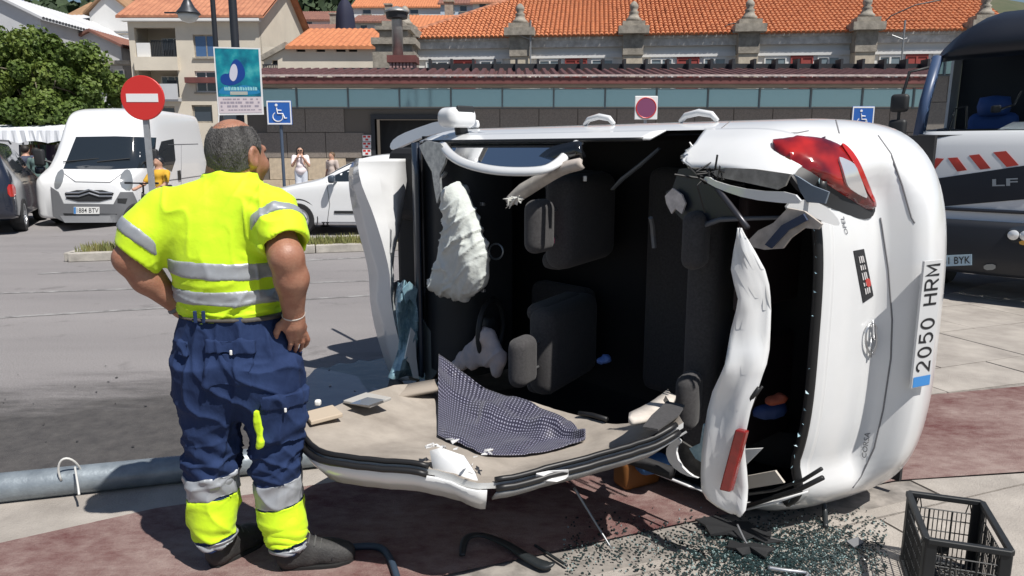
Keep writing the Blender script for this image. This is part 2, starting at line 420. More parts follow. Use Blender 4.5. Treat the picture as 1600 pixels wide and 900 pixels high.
# ================================================================== ground, pavement, road
def asphalt_mat():
    m = bpy.data.materials.new('asphalt'); m.use_nodes = True; t = m.node_tree; b = t.nodes['Principled BSDF']; L = t.links.new
    N = lambda k: t.nodes.new('ShaderNode' + k)
    tc = N('TexCoord')
    def noi(scale, detail=6, rough=.6, stretch=None, rz=0):
        n = N('TexNoise'); n.inputs['Scale'].default_value = scale; n.inputs['Detail'].default_value = detail; n.inputs['Roughness'].default_value = rough
        mp = N('Mapping'); mp.inputs['Scale'].default_value = stretch or (1, 1, 1); mp.inputs['Rotation'].default_value = (0, 0, rz)
        L(tc.outputs['Object'], mp.inputs[0]); L(mp.outputs[0], n.inputs['Vector']); return n.outputs['Fac']
    def ramp(x, a, b_, ca, cb):
        r = N('ValToRGB'); L(x, r.inputs[0]); e = r.color_ramp.elements; e[0].position = a; e[1].position = b_; e[0].color = ca + (1,); e[1].color = cb + (1,); return r.outputs[0]
    def mix(f, a, b_, mode='MIX'):
        x = N('MixRGB'); x.blend_type = mode
        if isinstance(f, float): x.inputs[0].default_value = f
        else: L(f, x.inputs[0])
        L(a, x.inputs[1]); L(b_, x.inputs[2]); return x.outputs[0]
    base = ramp(noi(.5, 4, .6, (.35, 1.6, 1), radians(-17)), .3, .7, (.235, .224, .228), (.31, .295, .296))
    grain = ramp(noi(95, 4, .75), .3, .72, (.55, .55, .55), (1.35, 1.34, 1.32))
    c = mix(1.0, base, grain, 'MULTIPLY')
    # worn, oil-blackened gutter along the pavement edge
    sep = N('SeparateXYZ'); L(tc.outputs['Object'], sep.inputs[0])
    def lin(a, bb, cc):
        m1 = N('Math'); m1.operation = 'MULTIPLY_ADD'; L(sep.outputs[0], m1.inputs[0]); m1.inputs[1].default_value = a; m1.inputs[2].default_value = cc
        m2 = N('Math'); m2.operation = 'MULTIPLY_ADD'; L(sep.outputs[1], m2.inputs[0]); m2.inputs[1].default_value = bb; L(m1.outputs[0], m2.inputs[2]); return m2.outputs[0]
    dist = lin(-.2, .98, -4.1)                                         # metres from the gutter line
    n1 = noi(1.1, 7, .7, (.45, 1.8, 1), radians(-14))
    a1 = N('Math'); a1.operation = 'MULTIPLY_ADD'; L(n1, a1.inputs[0]); a1.inputs[1].default_value = -2.9; L(dist, a1.inputs[2])
    mr = N('MapRange'); mr.interpolation_type = 'SMOOTHSTEP'; L(a1.outputs[0], mr.inputs[0]); mr.inputs[1].default_value = -.75; mr.inputs[2].default_value = .25; mr.inputs[3].default_value = .9; mr.inputs[4].default_value = 0.
    dark = ramp(noi(9, 6, .7), .3, .75, (.035, .034, .036), (.095, .09, .087))
    c = mix(mr.outputs[0], c, dark)
    spots = ramp(noi(2.3, 5, .65), .60, .70, (0., 0., 0.), (.35, .35, .35)); sp2 = ramp(noi(2, 2), 0, 1, (.07, .066, .066), (.07, .066, .066))
    c = mix(spots, c, sp2)
    L(c, b.inputs['Base Color']); b.inputs['Roughness'].default_value = .88; b.inputs['Specular IOR Level'].default_value = .25
    bp = N('Bump'); bp.inputs['Strength'].default_value = .5; bp.inputs['Distance'].default_value = .012; L(noi(140, 4, .7), bp.inputs['Height']); L(bp.outputs[0], b.inputs['Normal'])
    return m
M_ASPH = asphalt_mat()
gm = MB(); gm.add([(-900, -300, 0), (900, -300, 0), (900, 1500, 0), (-900, 1500, 0)], [(0, 1, 2, 3)])
struct('ground', gm, M_ASPH)

def sheet(poly, z): m = MB(); m.add([(p[0], p[1], z) for p in poly], [tuple(range(len(poly)))]); return m
M_CONC = mat('pavement_concrete', (.44, .405, .365), .85, var=.0, col2=(.27, .245, .222), vscale=2.6, bump=.35, bscale=120, detail=10, spec=.25)
M_JOINT = mat('joint_dirt', (.24, .22, .2), .95, var=.35, vscale=12)
def red_mat():
    m = mat('red_paving', (.36, .275, .25), .9, col2=(.15, .066, .064), vscale=9, bump=.6, bscale=150, detail=14, spec=.2, stretch=(1, 1.8, 1))
    t = m.node_tree; n = [x for x in t.nodes if x.type == 'TEX_NOISE'][0]; n.inputs['Roughness'].default_value = .78
    r = [x for x in t.nodes if x.type == 'VALTORGB'][0]; r.color_ramp.elements[0].position = .40; r.color_ramp.elements[1].position = .62
    tc = [x for x in t.nodes if x.type == 'TEX_COORD'][0]; n2 = t.nodes.new('ShaderNodeTexNoise'); n2.inputs['Scale'].default_value = 1.3; n2.inputs['Detail'].default_value = 6; n2.inputs['Roughness'].default_value = .65; t.links.new(tc.outputs['Object'], n2.inputs['Vector'])
    mu = t.nodes.new('ShaderNodeMath'); mu.operation = 'MULTIPLY'; mu.inputs[1].default_value = .45; t.links.new(n.outputs['Fac'], mu.inputs[0])
    ma = t.nodes.new('ShaderNodeMath'); ma.operation = 'MULTIPLY_ADD'; ma.inputs[1].default_value = .55; t.links.new(n2.outputs['Fac'], ma.inputs[0]); t.links.new(mu.outputs[0], ma.inputs[2]); t.links.new(ma.outputs[0], r.inputs[0])
    return m
M_RED = red_mat()
# pavement: joint bed, then separate slabs cut by the car's corner of the street
kerb_dir = V((.9, .19, 0)).normalized()
pave = struct('pavement', sheet([(-14, .95), (-2.62, 3.27), (-1.6, 3.49), (-.5, 3.74), (1.0, 4.1), (2.2, 6.2), (3.4, 7.4), (9, 8.6), (14, 9), (14, -6), (-14, -6)], .004), M_JOINT)
band_a = [(-5.2, .90), (-2.12, 2.81), (-1.62, 3.11), (-.4, 3.55), (1.4, 4.22), (2.8, 4.69), (3.49, 4.86), (7, 5.6)]
band_b = [(7, 4.2), (2.59, 3.50), (1.89, 3.40), (.75, 2.98), (-.3, 2.56), (-2.6, 1.2), (-5.2, -.8)]
struct('red_paving_band', sheet(band_a + band_b, .016), M_RED)
struct('kerb_strip', sheet([(-2.62, 3.265), (-1.6, 3.48), (-.5, 3.73), (1.0, 4.09), (1.6, 4.3), (-.4, 3.56), (-1.62, 3.12), (-2.12, 2.82), (-5.2, .91), (-14, -3), (-14, .94)], .012), M_CONC)
# concrete slabs
def clip(poly, p, n):                                                   # keep the side where (x-p).n <= 0
    o = []
    for i in range(len(poly)):
        a, b = V(poly[i]), V(poly[(i + 1) % len(poly)]); da, db = (a - p).dot(n), (b - p).dot(n)
        if da <= 0: o.append(a)
        if da * db < 0: o.append(a.lerp(b, da / (da - db)))
    return o
random.seed(21)
ax = V((.93, .36)).normalized(); ay = V((-ax.y, ax.x)); o0 = V((1.9, 2.3))
slab_n = 0
for i in range(-4, 7):
    for j in range(-3, 6):
        u0, v0 = i * .92 + (.46 if j % 2 else 0), j * .78
        q = [o0 + ax * (u0 + du) + ay * (v0 + dv) for du, dv in ((.005, .005), (.913, .005), (.913, .773), (.005, .773))]
        pc = sum(q, V((0, 0))) / 4
        # outside the red band, and on the pavement side
        lo = clip(q, V((2.59, 3.49)), V((-.13, .99)) if pc.x > 1.9 else V((-.37, .93)))
        hi = clip(q, V((2.8, 4.71)), -V((-.3, .95)))
        hi = clip(hi, V((2.3, 6.2)), V((-.6, .8))) if len(hi) > 2 else hi
        hi = clip(hi, V((1.05, 4.12)), V((-.86, .5))) if len(hi) > 2 else hi
        for pl in (lo, hi):
            if len(pl) < 3: continue
            c = sum(pl, V((0, 0))) / len(pl); px, py = project((c.x, c.y, 0)) if c.y > .6 else (0, 9999)
            if not (560 < px < 1750 and 430 < py < 1150): continue
            m = MB(); h = .0125 + random.uniform(-.0015, .0015)
            m.prism([(p.x, p.y, 0.0045) for p in pl], (0, 0, h - .0045))
            s_ = obj('slab', m, M_CONC, pave); slab_n += 1
# road markings (worn white paint)
def paint_mat():
    m = bpy.data.materials.new('worn_paint'); m.use_nodes = True; t = m.node_tree; b = t.nodes['Principled BSDF']
    tc = t.nodes.new('ShaderNodeTexCoord'); n = t.nodes.new('ShaderNodeTexNoise'); n.inputs['Scale'].default_value = 6; n.inputs['Detail'].default_value = 8; n.inputs['Roughness'].default_value = .75
    r = t.nodes.new('ShaderNodeValToRGB'); r.color_ramp.elements[0].position = .42; r.color_ramp.elements[1].position = .62
    r.color_ramp.elements[0].color = (.17, .163, .163, 1); r.color_ramp.elements[1].color = (.36, .355, .35, 1)
    t.links.new(tc.outputs['Object'], n.inputs[0]); t.links.new(n.outputs[0], r.inputs[0]); t.links.new(r.outputs[0], b.inputs['Base Color']); b.inputs['Roughness'].default_value = .85
    return m
M_PAINT = paint_mat()
for k, (a, b, wd) in enumerate((((-40, 460), (660, 436), .075), ((-40, 499), (640, 458), .075), ((60, 428), (640, 399), .10))):
    p, q = G(*a), G(*b); n = (q - p).cross(V((0, 0, 1))).normalized() * wd / 2
    struct('road_marking', sheet([p + n, q + n, q - n, p - n], .004), M_PAINT)
# planted traffic island
M_KERB = mat('kerb_stone', (.40, .375, .335), .85, var=.25, vscale=5, bump=.3)
M_SOIL = mat('dry_soil', (.30, .245, .16), .95, col2=(.16, .135, .08), vscale=7, bump=.6, bscale=40)
isl = [V((p[0], p[1], 0)) for p in ((-6.62, 10.75), (-2.0, 12.08), (4, 13.7), (4, 14.2), (-2.2, 12.62), (-6.2, 11.55))]
isl = [G(108, 409), G(580, 392), G(900, 383), G(900, 372), G(580, 378), G(150, 396)]
m = MB(); m.prism([V((p.x, p.y, .0)) for p in isl], (0, 0, .11)); isle = struct('traffic_island', m, M_SOIL)
for i in range(len(isl)):
    p, q = isl[i], isl[(i + 1) % len(isl)]; L_ = (q - p).length; n = max(1, int(L_ / .8)); d = (q - p) / n; a = math.atan2(d.y, d.x)
    for k in range(n):
        c = p + d * (k + .5); mb = MB(); mb.box((c.x, c.y, .065), (d.length - .012, .14, .13), Matrix.Rotation(a, 3, 'Z')); obj('kerb_stone', mb, M_KERB, isle, bevel=.012)
def tufts(name, label, pts, h, mat_, wd=.006, bend=.4, blades=14, spread=.08):
    m = MB()
    for p in pts:
        for _ in range(blades):
            a = random.uniform(0, 2 * pi); r = random.uniform(0, spread); b = V((p[0] + cos(a) * r, p[1] + sin(a) * r, p[2])); hh = h * random.uniform(.4, 1.2)
            t = V((cos(a + random.uniform(-1, 1)), sin(a), 0)) * hh * bend * random.uniform(.3, 1); s = V((-sin(a), cos(a), 0)) * wd
            m.add([b - s, b + s, b + t * .4 + V((0, 0, hh * .6)) + s * .6, b + t * .4 + V((0, 0, hh * .6)) - s * .6, b + t + V((0, 0, hh))], [(0, 1, 2, 3), (3, 2, 4)])
    o = obj(name, m, mat_); tag(o, label, 'grass', kind='stuff'); return o
M_DRYG = mat('dry_grass', (.28, .25, .09), .8, col2=(.13, .17, .05), vscale=3)
pts = []
for _ in range(900):
    u, v_ = random.random(), random.random(); a = isl[0].lerp(isl[2], u); b = isl[5].lerp(isl[3], u); p = a.lerp(b, .12 + .76 * v_); pts.append((p.x, p.y, .105))
tufts('dry_grass', 'dry yellow-green grass growing on the kerbed traffic island', pts, .12, M_DRYG, wd=.008, blades=9)
# ================================================================== buildings
M_WHITE = mat('white_render', (.74, .74, .73), .85, var=.06, vscale=.7, bump=.1, bscale=30)
M_CREAM = mat('cream_render', (.66, .60, .50), .85, var=.08, vscale=.6, bump=.1, bscale=30)
M_GREYW = mat('grey_render', (.52, .53, .55), .85, var=.08, vscale=.6)
M_DARKW = mat('dark_interior', (.02, .022, .026), .6)
M_GLASS = mat('dark_window', (.045, .06, .085), .08, spec=.9)
M_BLUEG = mat('blue_window', (.06, .13, .28), .08, spec=.9)
M_STONE = mat('weathered_stone', (.42, .38, .32), .9, col2=(.22, .20, .17), vscale=4, bump=.5, bscale=25)
M_GRAN = mat('brown_granite', (.25, .215, .185), .7, var=.2, vscale=26, detail=10)
M_GRANB = mat('beige_stone', (.55, .45, .33), .75, var=.14, vscale=9, detail=10)
M_RAIL = mat('rail_dark', (.03, .032, .038), .5)
M_METALR = mat('red_metal_roof', (.16, .055, .05), .6, var=.2, vscale=2)
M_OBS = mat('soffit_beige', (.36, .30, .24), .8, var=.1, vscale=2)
def tile_mat(name, a, b, sc=3.):
    return mat(name, a, .85, col2=b, vscale=sc, bump=.2, bscale=30, detail=8)
M_TILE = tile_mat('orange_tile', (.60, .235, .105), (.42, .145, .065))
M_TILE2 = tile_mat('faded_tile', (.52, .23, .13), (.33, .13, .075), 1.5)
M_TILE3 = tile_mat('brown_tile', (.26, .12, .085), (.17, .08, .065), 1.5)
M_TILE4 = tile_mat('old_tile', (.38, .22, .12), (.24, .15, .085), 1.2)

def rect(px0, py0, px1, py1, Y):
    """pixel rectangle -> (x0, z0, x1, z1) on the upright plane at Y"""
    pm = (py0 + py1) / 2
    return D(px0, pm, Y).x, D(800, py1, Y).z, D(px1, pm, Y).x, D(800, py0, Y).z
def wall_holes(R, holes, Y, th):
    """front wall between x0..x1, z0..z1 with real openings"""
    x0, z0, x1, z1 = R
    xs = sorted({x0, x1, *[min(max(h[i], x0), x1) for h in holes for i in (0, 2)]}); zs = sorted({z0, z1, *[min(max(h[i], z0), z1) for h in holes for i in (1, 3)]})
    m = MB()
    for i in range(len(xs) - 1):
        for j in range(len(zs) - 1):
            cx, cz = (xs[i] + xs[i + 1]) / 2, (zs[j] + zs[j + 1]) / 2
            if any(h[0] < cx < h[2] and h[1] < cz < h[3] for h in holes): continue
            m.box2((xs[i], Y, zs[j]), (xs[i + 1], Y + th, zs[j + 1]))
    return m
def window(par, h, Y, frame=M_WHITE, glass=M_GLASS, inset=.15, mull=1, fw=.06, sill=True):
    x0, z0, x1, z1 = h; y = Y + inset; m = MB()
    for a, b in (((x0, z0), (x0 + fw, z1)), ((x1 - fw, z0), (x1, z1)), ((x0 + fw, z0), (x1 - fw, z0 + fw)), ((x0 + fw, z1 - fw), (x1 - fw, z1))): m.box2((a[0], y, a[1]), (b[0], y + .06, b[1]))
    for k in range(mull): xx = x0 + (x1 - x0) * (k + 1) / (mull + 1); m.box2((xx - fw * .4, y, z0 + fw), (xx + fw * .4, y + .05, z1 - fw))
    w_ = obj('window', m, frame, par)
    for k in range(mull + 1):
        a = x0 + (x1 - x0) * k / (mull + 1) + fw * .5; b = x0 + (x1 - x0) * (k + 1) / (mull + 1) - fw * .5
        g = MB(); g.box2((a, y + .02, z0 + fw * .5), (b, y + .035, z1 - fw * .5)); obj('pane', g, glass, w_)
    if sill: s_ = MB(); s_.box2((x0 - .08, Y - .1, z0 - .09), (x1 + .08, Y + .1, z0 - .005)); obj('sill', s_, M_STONE, w_)
    return w_
def back_box(par, R, Y, depth, m_, name='wall'):
    m = MB(); x0, z0, x1, z1 = R
    m.box2((x0, Y + .3, z0), (x0 + .25, Y + depth, z1)); m.box2((x1 - .25, Y + .3, z0), (x1, Y + depth, z1)); m.box2((x0 + .25, Y + depth - .2, z0), (x1 - .25, Y + depth, z1))
    obj('side_wall', m, m_, par)
    d = MB(); d.box2((x0 + .26, Y + min(1.9, depth * .5), z0), (x1 - .26, Y + min(1.9, depth * .5) + .1, z1)); obj('inner_wall', d, m_, par)
def gable_roof(par, x0, x1, y0, y1, ze, zr, axis, m_, over=.3, th=.15, tiles=True, name='roof'):
    m = MB()
    if axis == 'x':                                                    # ridge runs along x, slope faces camera
        ym = (y0 + y1) / 2; y0 -= over; y1 += over; x0 -= over; x1 += over
        prof = lambda y, z: (y, z)
        n = max(2, int((x1 - x0) / .3)) if tiles else 1
        for (ya, za, yb, zb) in ((y0, ze, ym, zr), (ym, zr, y1, ze)):
            for i in range(n):
                a = x0 + (x1 - x0) * i / n; b = x0 + (x1 - x0) * (i + 1) / n; h = .05 if tiles else 0
                m.add([(a, ya, za), ((a + b) / 2, ya, za + h), (b, ya, za), (b, yb, zb), ((a + b) / 2, yb, zb + h), (a, yb, zb), (a, ya, za - th), (b, ya, za - th), (b, yb, zb - th), (a, yb, zb - th)],
                      [(0, 1, 4, 5), (1, 2, 3, 4), (6, 9, 8, 7), (0, 6, 7, 2, 1), (5, 4, 3, 8, 9)])
    else:                                                              # ridge runs away from the camera, gable faces it
        xm = (x0 + x1) / 2; x0 -= over; x1 += over; y0 -= over
        n = max(2, int((y1 - y0) / .3)) if tiles else 1
        for (xa, za, xb, zb) in ((x0, ze, xm, zr), (xm, zr, x1, ze)):
            for i in range(n):
                a = y0 + (y1 - y0) * i / n; b = y0 + (y1 - y0) * (i + 1) / n; h = .05 if tiles else 0
                m.add([(xa, a, za), (xa, (a + b) / 2, za + h), (xa, b, za), (xb, b, zb), (xb, (a + b) / 2, zb + h), (xb, a, zb), (xa, a, za - th), (xa, b, za - th), (xb, b, zb - th), (xb, a, zb - th)],
                      [(0, 1, 4, 5), (1, 2, 3, 4), (6, 9, 8, 7), (0, 6, 7, 2, 1), (0, 5, 9, 6)])
    return obj(name, m, m_, par)
def railing(par, x0, x1, z0, z1, y, n, name='railing', m_=None):
    m = MB(); m.box2((x0, y, z1 - .06), (x1, y + .05, z1)); m.box2((x0, y, z0 + .04), (x1, y + .05, z0 + .1))
    for k in range(n): xx = x0 + (x1 - x0) * (k + .5) / n; m.box2((xx - .02, y + .01, z0), (xx + .02, y + .04, z1 - .061))
    return obj(name, m, m_ or M_RAIL, par)

# ---- low market front: stone slabs, glass strip, red metal eave -----------------------------------
YM = 24.0
zp = lambda py, Y=YM: D(800, py, Y).z
mk = thing('market_hall', 'long low market hall with brown stone slabs, blue glass strip and dark red eave', 'building', (4, YM, 0))
x0, x1 = -8.4, 17.5; zb, zg0, zg1, ze = zp(247), zp(168), zp(137), zp(131)
dx0, dx1, dz1 = D(586, 210, YM).x, D(692, 210, YM).x, zp(186)
m = MB(); m.box2((x0, YM + .06, 0), (dx0, YM + .4, zg0)); m.box2((dx1, YM + .06, 0), (x1, YM + .4, zg0)); m.box2((dx0, YM + .06, dz1), (dx1, YM + .4, zg0))
m.box2((x0, YM + 6, 0), (x1, YM + 6.3, zg1 + .3)); m.box2((x0, YM + .4, 0), (x0 + .3, YM + 6, zg1 + .3)); m.box2((x1 - .3, YM + .4, 0), (x1, YM + 6, zg1 + .3))
obj('wall', m, mat('wall_core', (.16, .14, .12), .9), mk)
m = MB(); m.box2((dx0 - .12, YM - .03, 0), (dx0, YM + .3, dz1)); m.box2((dx1, YM - .03, 0), (dx1 + .12, YM + .3, dz1)); m.box2((dx0 - .12, YM - .03, dz1), (dx1 + .12, YM + .3, dz1 + .14))
dr = obj('doorway', m, M_RAIL, mk); m = MB(); m.box2((dx0, YM + .9, 0), (dx1, YM + 1, dz1)); obj('door_leaf', m, M_DARKW, dr)
rows = [(0, .62, M_GRANB), (.62, zb, M_GRANB), (zb, zp(207), M_GRAN), (zp(207), zg0, M_GRAN)]
ncol = 21; cw = (x1 - x0) / ncol; sm = {}
for r_, (a, b, mm) in enumerate(rows):
    q = MB(); q.rbox((0, 0, 0), (cw - .018, .05, b - a - .016), .006, seg=1); me = q.mesh('stone_slab', mm); q2 = MB(); q2.rbox((0, 0, 0), (cw - .018, .05, b - a - .016), .006, seg=1)
    for c in range(ncol):
        cx = x0 + cw * (c + .5) + (cw * .5 if r_ % 2 else 0)
        if cx + cw / 2 > x1: continue
        if cx + cw / 2 > dx0 - .1 and cx - cw / 2 < dx1 + .1 and a < dz1: continue
        share('stone_slab', me, (cx - 4, .035 + random.uniform(-.006, .006), (a + b) / 2), mk)
# glass strip: posts and panes
npane = 16; gw = (x1 - x0) / npane
M_STRIP = mat('strip_glass', (.34, .52, .62), .06, spec=1., metal=.5)
q = MB(); q.box((0, 0, 0), (gw - .05, .02, zg1 - zg0 - .05)); mep = q.mesh('pane', M_STRIP); q = MB(); q.box((0, 0, 0), (.05, .07, zg1 - zg0)); mem = q.mesh('mullion', mat('mullion_grey', (.16, .2, .23), .5))
for c in range(npane):
    share('pane', mep, (x0 + gw * (c + .5) - 4, .02, (zg0 + zg1) / 2), mk, (0, 0, random.uniform(-.006, .006))); share('mullion', mem, (x0 + gw * c - 4, .0, (zg0 + zg1) / 2), mk)
m = MB(); m.box2((x0, YM - .03, zg0 - .04), (x1, YM + .1, zg0)); obj('ledge', m, mat('ledge_grey', (.12, .14, .15), .6), mk)
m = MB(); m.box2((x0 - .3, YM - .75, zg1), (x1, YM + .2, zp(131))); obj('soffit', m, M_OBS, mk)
yE = YM - .8; m = MB(); m.box2((x0 - .35, yE - .08, D(800, 131, yE).z), (x1, yE, D(800, 121, yE).z)); obj('fascia', m, M_METALR, mk)
# corrugated sheet roof with open ribs at the eave
m = MB(); n = int((x1 - x0) / .28); zE = D(800, 121, yE).z; zR = zp(110, YM + 2.2)
for i in range(n):
    a = x0 - .35 + (x1 - x0 + .35) * i / n; w_ = (x1 - x0) / n
    P = [(a, 0), (a + w_ * .22, .09), (a + w_ * .6, .09), (a + w_ * .8, 0), (a + w_, 0)]
    A = [(p, yE - .12, zE + h) for p, h in P]; B = [(p, YM + 2.2, zR + h) for p, h in P]
    m.grid([A, B]); A2 = [(p, yE - .12, zE + h - .03) for p, h in P]; m.grid([A2, A])
obj('sheet_roof', m, mat('sheet_roof_red', (.11, .05, .048), .55, var=.25, vscale=3), mk)
m = MB(); m.box2((x0, yE - .13, zE + .02), (x1, yE - .1, zE + .075))
obj('eave_edge', m, mat('pale_edge', (.50, .42, .40), .7, var=.3, vscale=8), mk)
yk = YM + 2.0; m = MB(); zk = zp(107, yk); m.box2((D(672, 100, yk).x, yk, zk - .1), (x1, yk + .25, zk + .16)); 
for k in range(26): xx = D(672, 100, yk).x + .72 * k; m.box2((xx, yk - .5, zk - .3), (xx + .08, yk - .05, zk + .26))
obj('roof_rail', m, M_RAIL, mk)
m = MB(); m.box2((D(450, 118, yk).x, yk, zp(121, yk)), (D(492, 118, yk).x, yk + .3, zp(112, yk))); m.box2((D(520, 110, yk).x, yk, zp(121, yk)), (D(672, 110, yk).x, yk + .25, zp(106, yk)))
obj('roof_vent', m, M_RAIL, mk)

# ---- big hall behind with the tile roof -----------------------------------------------------------
HL = V((-5.0, 36.2, 0)); HR = V((22.0, 33.4, 0)); he = (HR - HL).normalized(); hn = V((-he.y, he.x, 0))
def HP(s, z, d=0): return HL + he * s + hn * d + V((0, 0, z))
def hpx(px, py, d=0): q = onplane(px, py, HL + hn * d, hn) - HL; return q.dot(he), q.z
hall = thing('tiled_hall', 'white hall with stone pilasters and broad orange clay tile roof behind the market', 'building', HL)
zc0, zc1 = hpx(900, 72)[1], hpx(900, 57)[1]
LEN = (HR - HL).length
def hbox(m, s0, s1, d0, d1, z0, z1, mi=0):
    m.add([HP(s, z, d) for z in (z0, z1) for d in (d0, d1) for s in (s0, s1)], [(0, 2, 3, 1), (4, 5, 7, 6), (0, 1, 5, 4), (2, 6, 7, 3), (0, 4, 6, 2), (1, 3, 7, 5)], mi)
m = MB(); hbox(m, 0, LEN, .5, .9, 0, zc1 - .1); hbox(m, 0, .4, .9, 16, 0, zc1 - .1); hbox(m, LEN - .4, LEN, .9, 16, 0, zc1 - .1); obj('wall', m, M_WHITE, hall)
m = MB(); hbox(m, -.3, LEN, .30, .49, zc0, zc1 - .08); hbox(m, -.35, LEN, .22, .49, zc1 - .08, zc1 + .05); obj('cornice', m, mat('stained_cornice', (.70, .68, .65), .85, col2=(.42, .40, .37), vscale=3.5, detail=9), hall)
zw1 = hpx(900, 89)[1]; zw0 = hpx(900, 105)[1]
m = MB(); hbox(m, .2, LEN, .40, .499, zw1 + .0, hpx(900, 86)[1] + .12); obj('lintel_band', m, M_WHITE, hall)
M_REDF = mat('red_frame', (.34, .06, .05), .6); M_GRYP = mat('grey_pane', (.20, .25, .28), .15, spec=.8)
pil = [hpx(x, 80, -.1)[0] for x in (633, 812, 989, 1169, 1351, 1535, 1715)]
for i, s in enumerate(pil):
    zs1 = hpx(900, 68)[1]; m = MB(); hbox(m, s - .42, s + .42, -.2, .5, 0, zs1 - .55); p_ = obj('pilaster', m, mat('pilaster_stone', (.55, .48, .38), .85, var=.18, vscale=5), hall)
    m = MB(); hbox(m, s - .46, s + .46, -.26, .5, zs1 - .55, zs1 + .35); obj('pilaster_neck', m, M_STONE, p_)
    m = MB(); hbox(m, s - .68, s + .68, -.5, .5, zs1 + .35, zs1 + .68); hbox(m, s - .5, s + .5, -.35, .45, zs1 + .68, zs1 + .9); obj('capital', m, M_STONE, p_)
    m = MB(); m.lathe([(.34, 0), (.36, .12), (.26, .2), (.2, .36), (.24, .42), (.14, .5), (.20, .6), (.2, .72), (.1, .86), (.02, .9)], HP(s, zs1 + .9, .05), 10); obj('finial', m, M_STONE, p_, smooth=True)
    if i < len(pil) - 1:
        nx = pil[i + 1]; a = s + .75; b = nx - .75; ww = (b - a) / 3
        for k in range(3):
            m = MB(); c = a + ww * (k + .5); red = (k == 1)
            for (u0, u1, v0, v1) in ((c - ww * .42, c - ww * .37, zw0 - 1.2, zw1), (c + ww * .37, c + ww * .42, zw0 - 1.2, zw1), (c - ww * .37, c + ww * .37, zw1 - .12, zw1), (c - .04, c + .04, zw0 - 1.2, zw1 - .12)): hbox(m, u0, u1, .44, .52, v0, v1)
            wf = obj('window', m, M_REDF if red else M_WHITE, hall)
            g = MB(); hbox(g, c - ww * .37, c + ww * .37, .47, .49, zw0 - 1.2, zw1 - .12); obj('pane', g, M_REDF if red else M_GRYP, wf)
# roof: every clay tile a ridge of its own
def tile_roof():
    pitch = radians(27); tl, tw = .36, .212; cp, sp_ = cos(pitch), sin(pitch)
    nrow, ncol = 30, int(LEN / tw) + 2; vs = []; fs = []; r = np.random.RandomState(5)
    arc = [(-.5, 0), (-.3, .062), (0, .085), (.3, .062), (.5, 0)]
    for i in range(nrow):
        for j in range(ncol):
            s = -.4 + j * tw; t0 = i * tl - .15; t1 = t0 + tl * 1.12
            if s < t0 * cp - .45: continue
            jz = r.uniform(-.008, .008); js = r.uniform(-.012, .012); o = len(vs)
            for (t, hh, wd) in ((t0, .045, 1.0), (t1, .0, .86)):
                for u, h in arc:
                    vs.append(HP(s + js + u * tw * wd, zc1 + .08 + t * sp_ + (h + hh + jz) * cp, t * cp + .24 - (h + hh) * sp_))
            for k in range(4): fs.append((o + k, o + k + 1, o + 5 + k + 1, o + 5 + k))
            o2 = len(vs)
            for u, h in arc: vs.append(HP(s + js + u * tw, zc1 + .05 + t0 * sp_ + h * .55 * cp, t0 * cp + .24))
            for k in range(4): fs.append((o2 + k, o2 + k + 1, o + k + 1, o + k))
    m = MB(); m.v = [tuple(v) for v in vs]; m.f = fs; m.m = [0] * len(fs)
    L_ = nrow * tl; m2 = MB(); m2.add([HP(-.4, zc1 + .03, .26), HP(LEN, zc1 + .03, .26), HP(LEN, zc1 + .03 + L_ * sp_, L_ * cp + .26), HP(L_ * cp - .4, zc1 + .03 + L_ * sp_, L_ * cp + .26)], [(0, 1, 2, 3)])
    m2.add([HP(-.4, zc1 + .03, .26), HP(L_ * cp - .4, zc1 + .03 + L_ * sp_, L_ * cp + .26), HP(-.4, zc1 + .03, 18)], [(0, 1, 2)])
    return m, m2, [HP(t * cp - .42, zc1 + .12 + t * sp_, t * cp + .24) for t in np.linspace(-.1, L_, 30)]
tm, base, hip = tile_roof()
ro = obj('roof', base, M_TILE3, hall); tr = obj('roof_tiles', tm, M_TILE, ro, smooth=False); tr['kind'] = 'stuff'
for a, b in zip(hip, hip[1:]):
    m = MB(); m.tube([a, b + (b - a) * .15], [.13, .1], 8); obj('ridge_tile', m, M_TILE2, ro, smooth=True)
for (pts) in (((1112, 52), (1140, 38), (1168, 33), (1196, 42), (1222, 52)), ((1372, 44), (1392, 25), (1430, 8), (1470, 0))):
    m = MB(); m.tube([HP(*(lambda q: (q[0], q[1]))(hpx(x, y, -.2)), -.2 + .0) if False else HP(hpx(x, y, .8)[0], hpx(x, y, .8)[1], .8) for x, y in pts], .03, 5); obj('roof_cable', m, M_RAIL, hall)
for px_ in (829, 1408):
    m = MB(); a, z = hpx(px_, 92, -.3); m.tube([HP(a, z - .4, -.35), HP(a, hpx(px_, 32, -.3)[1], -.35)], .04, 6); m.tube([HP(a - .5, hpx(px_, 55, -.3)[1], -.35), HP(a, hpx(px_, 62, -.3)[1], -.35), HP(a + .15, hpx(px_, 60, -.3)[1], -.35)], .03, 5)
    obj('mast', m, mat('galv', (.35, .36, .37), .5, metal=.6), hall)

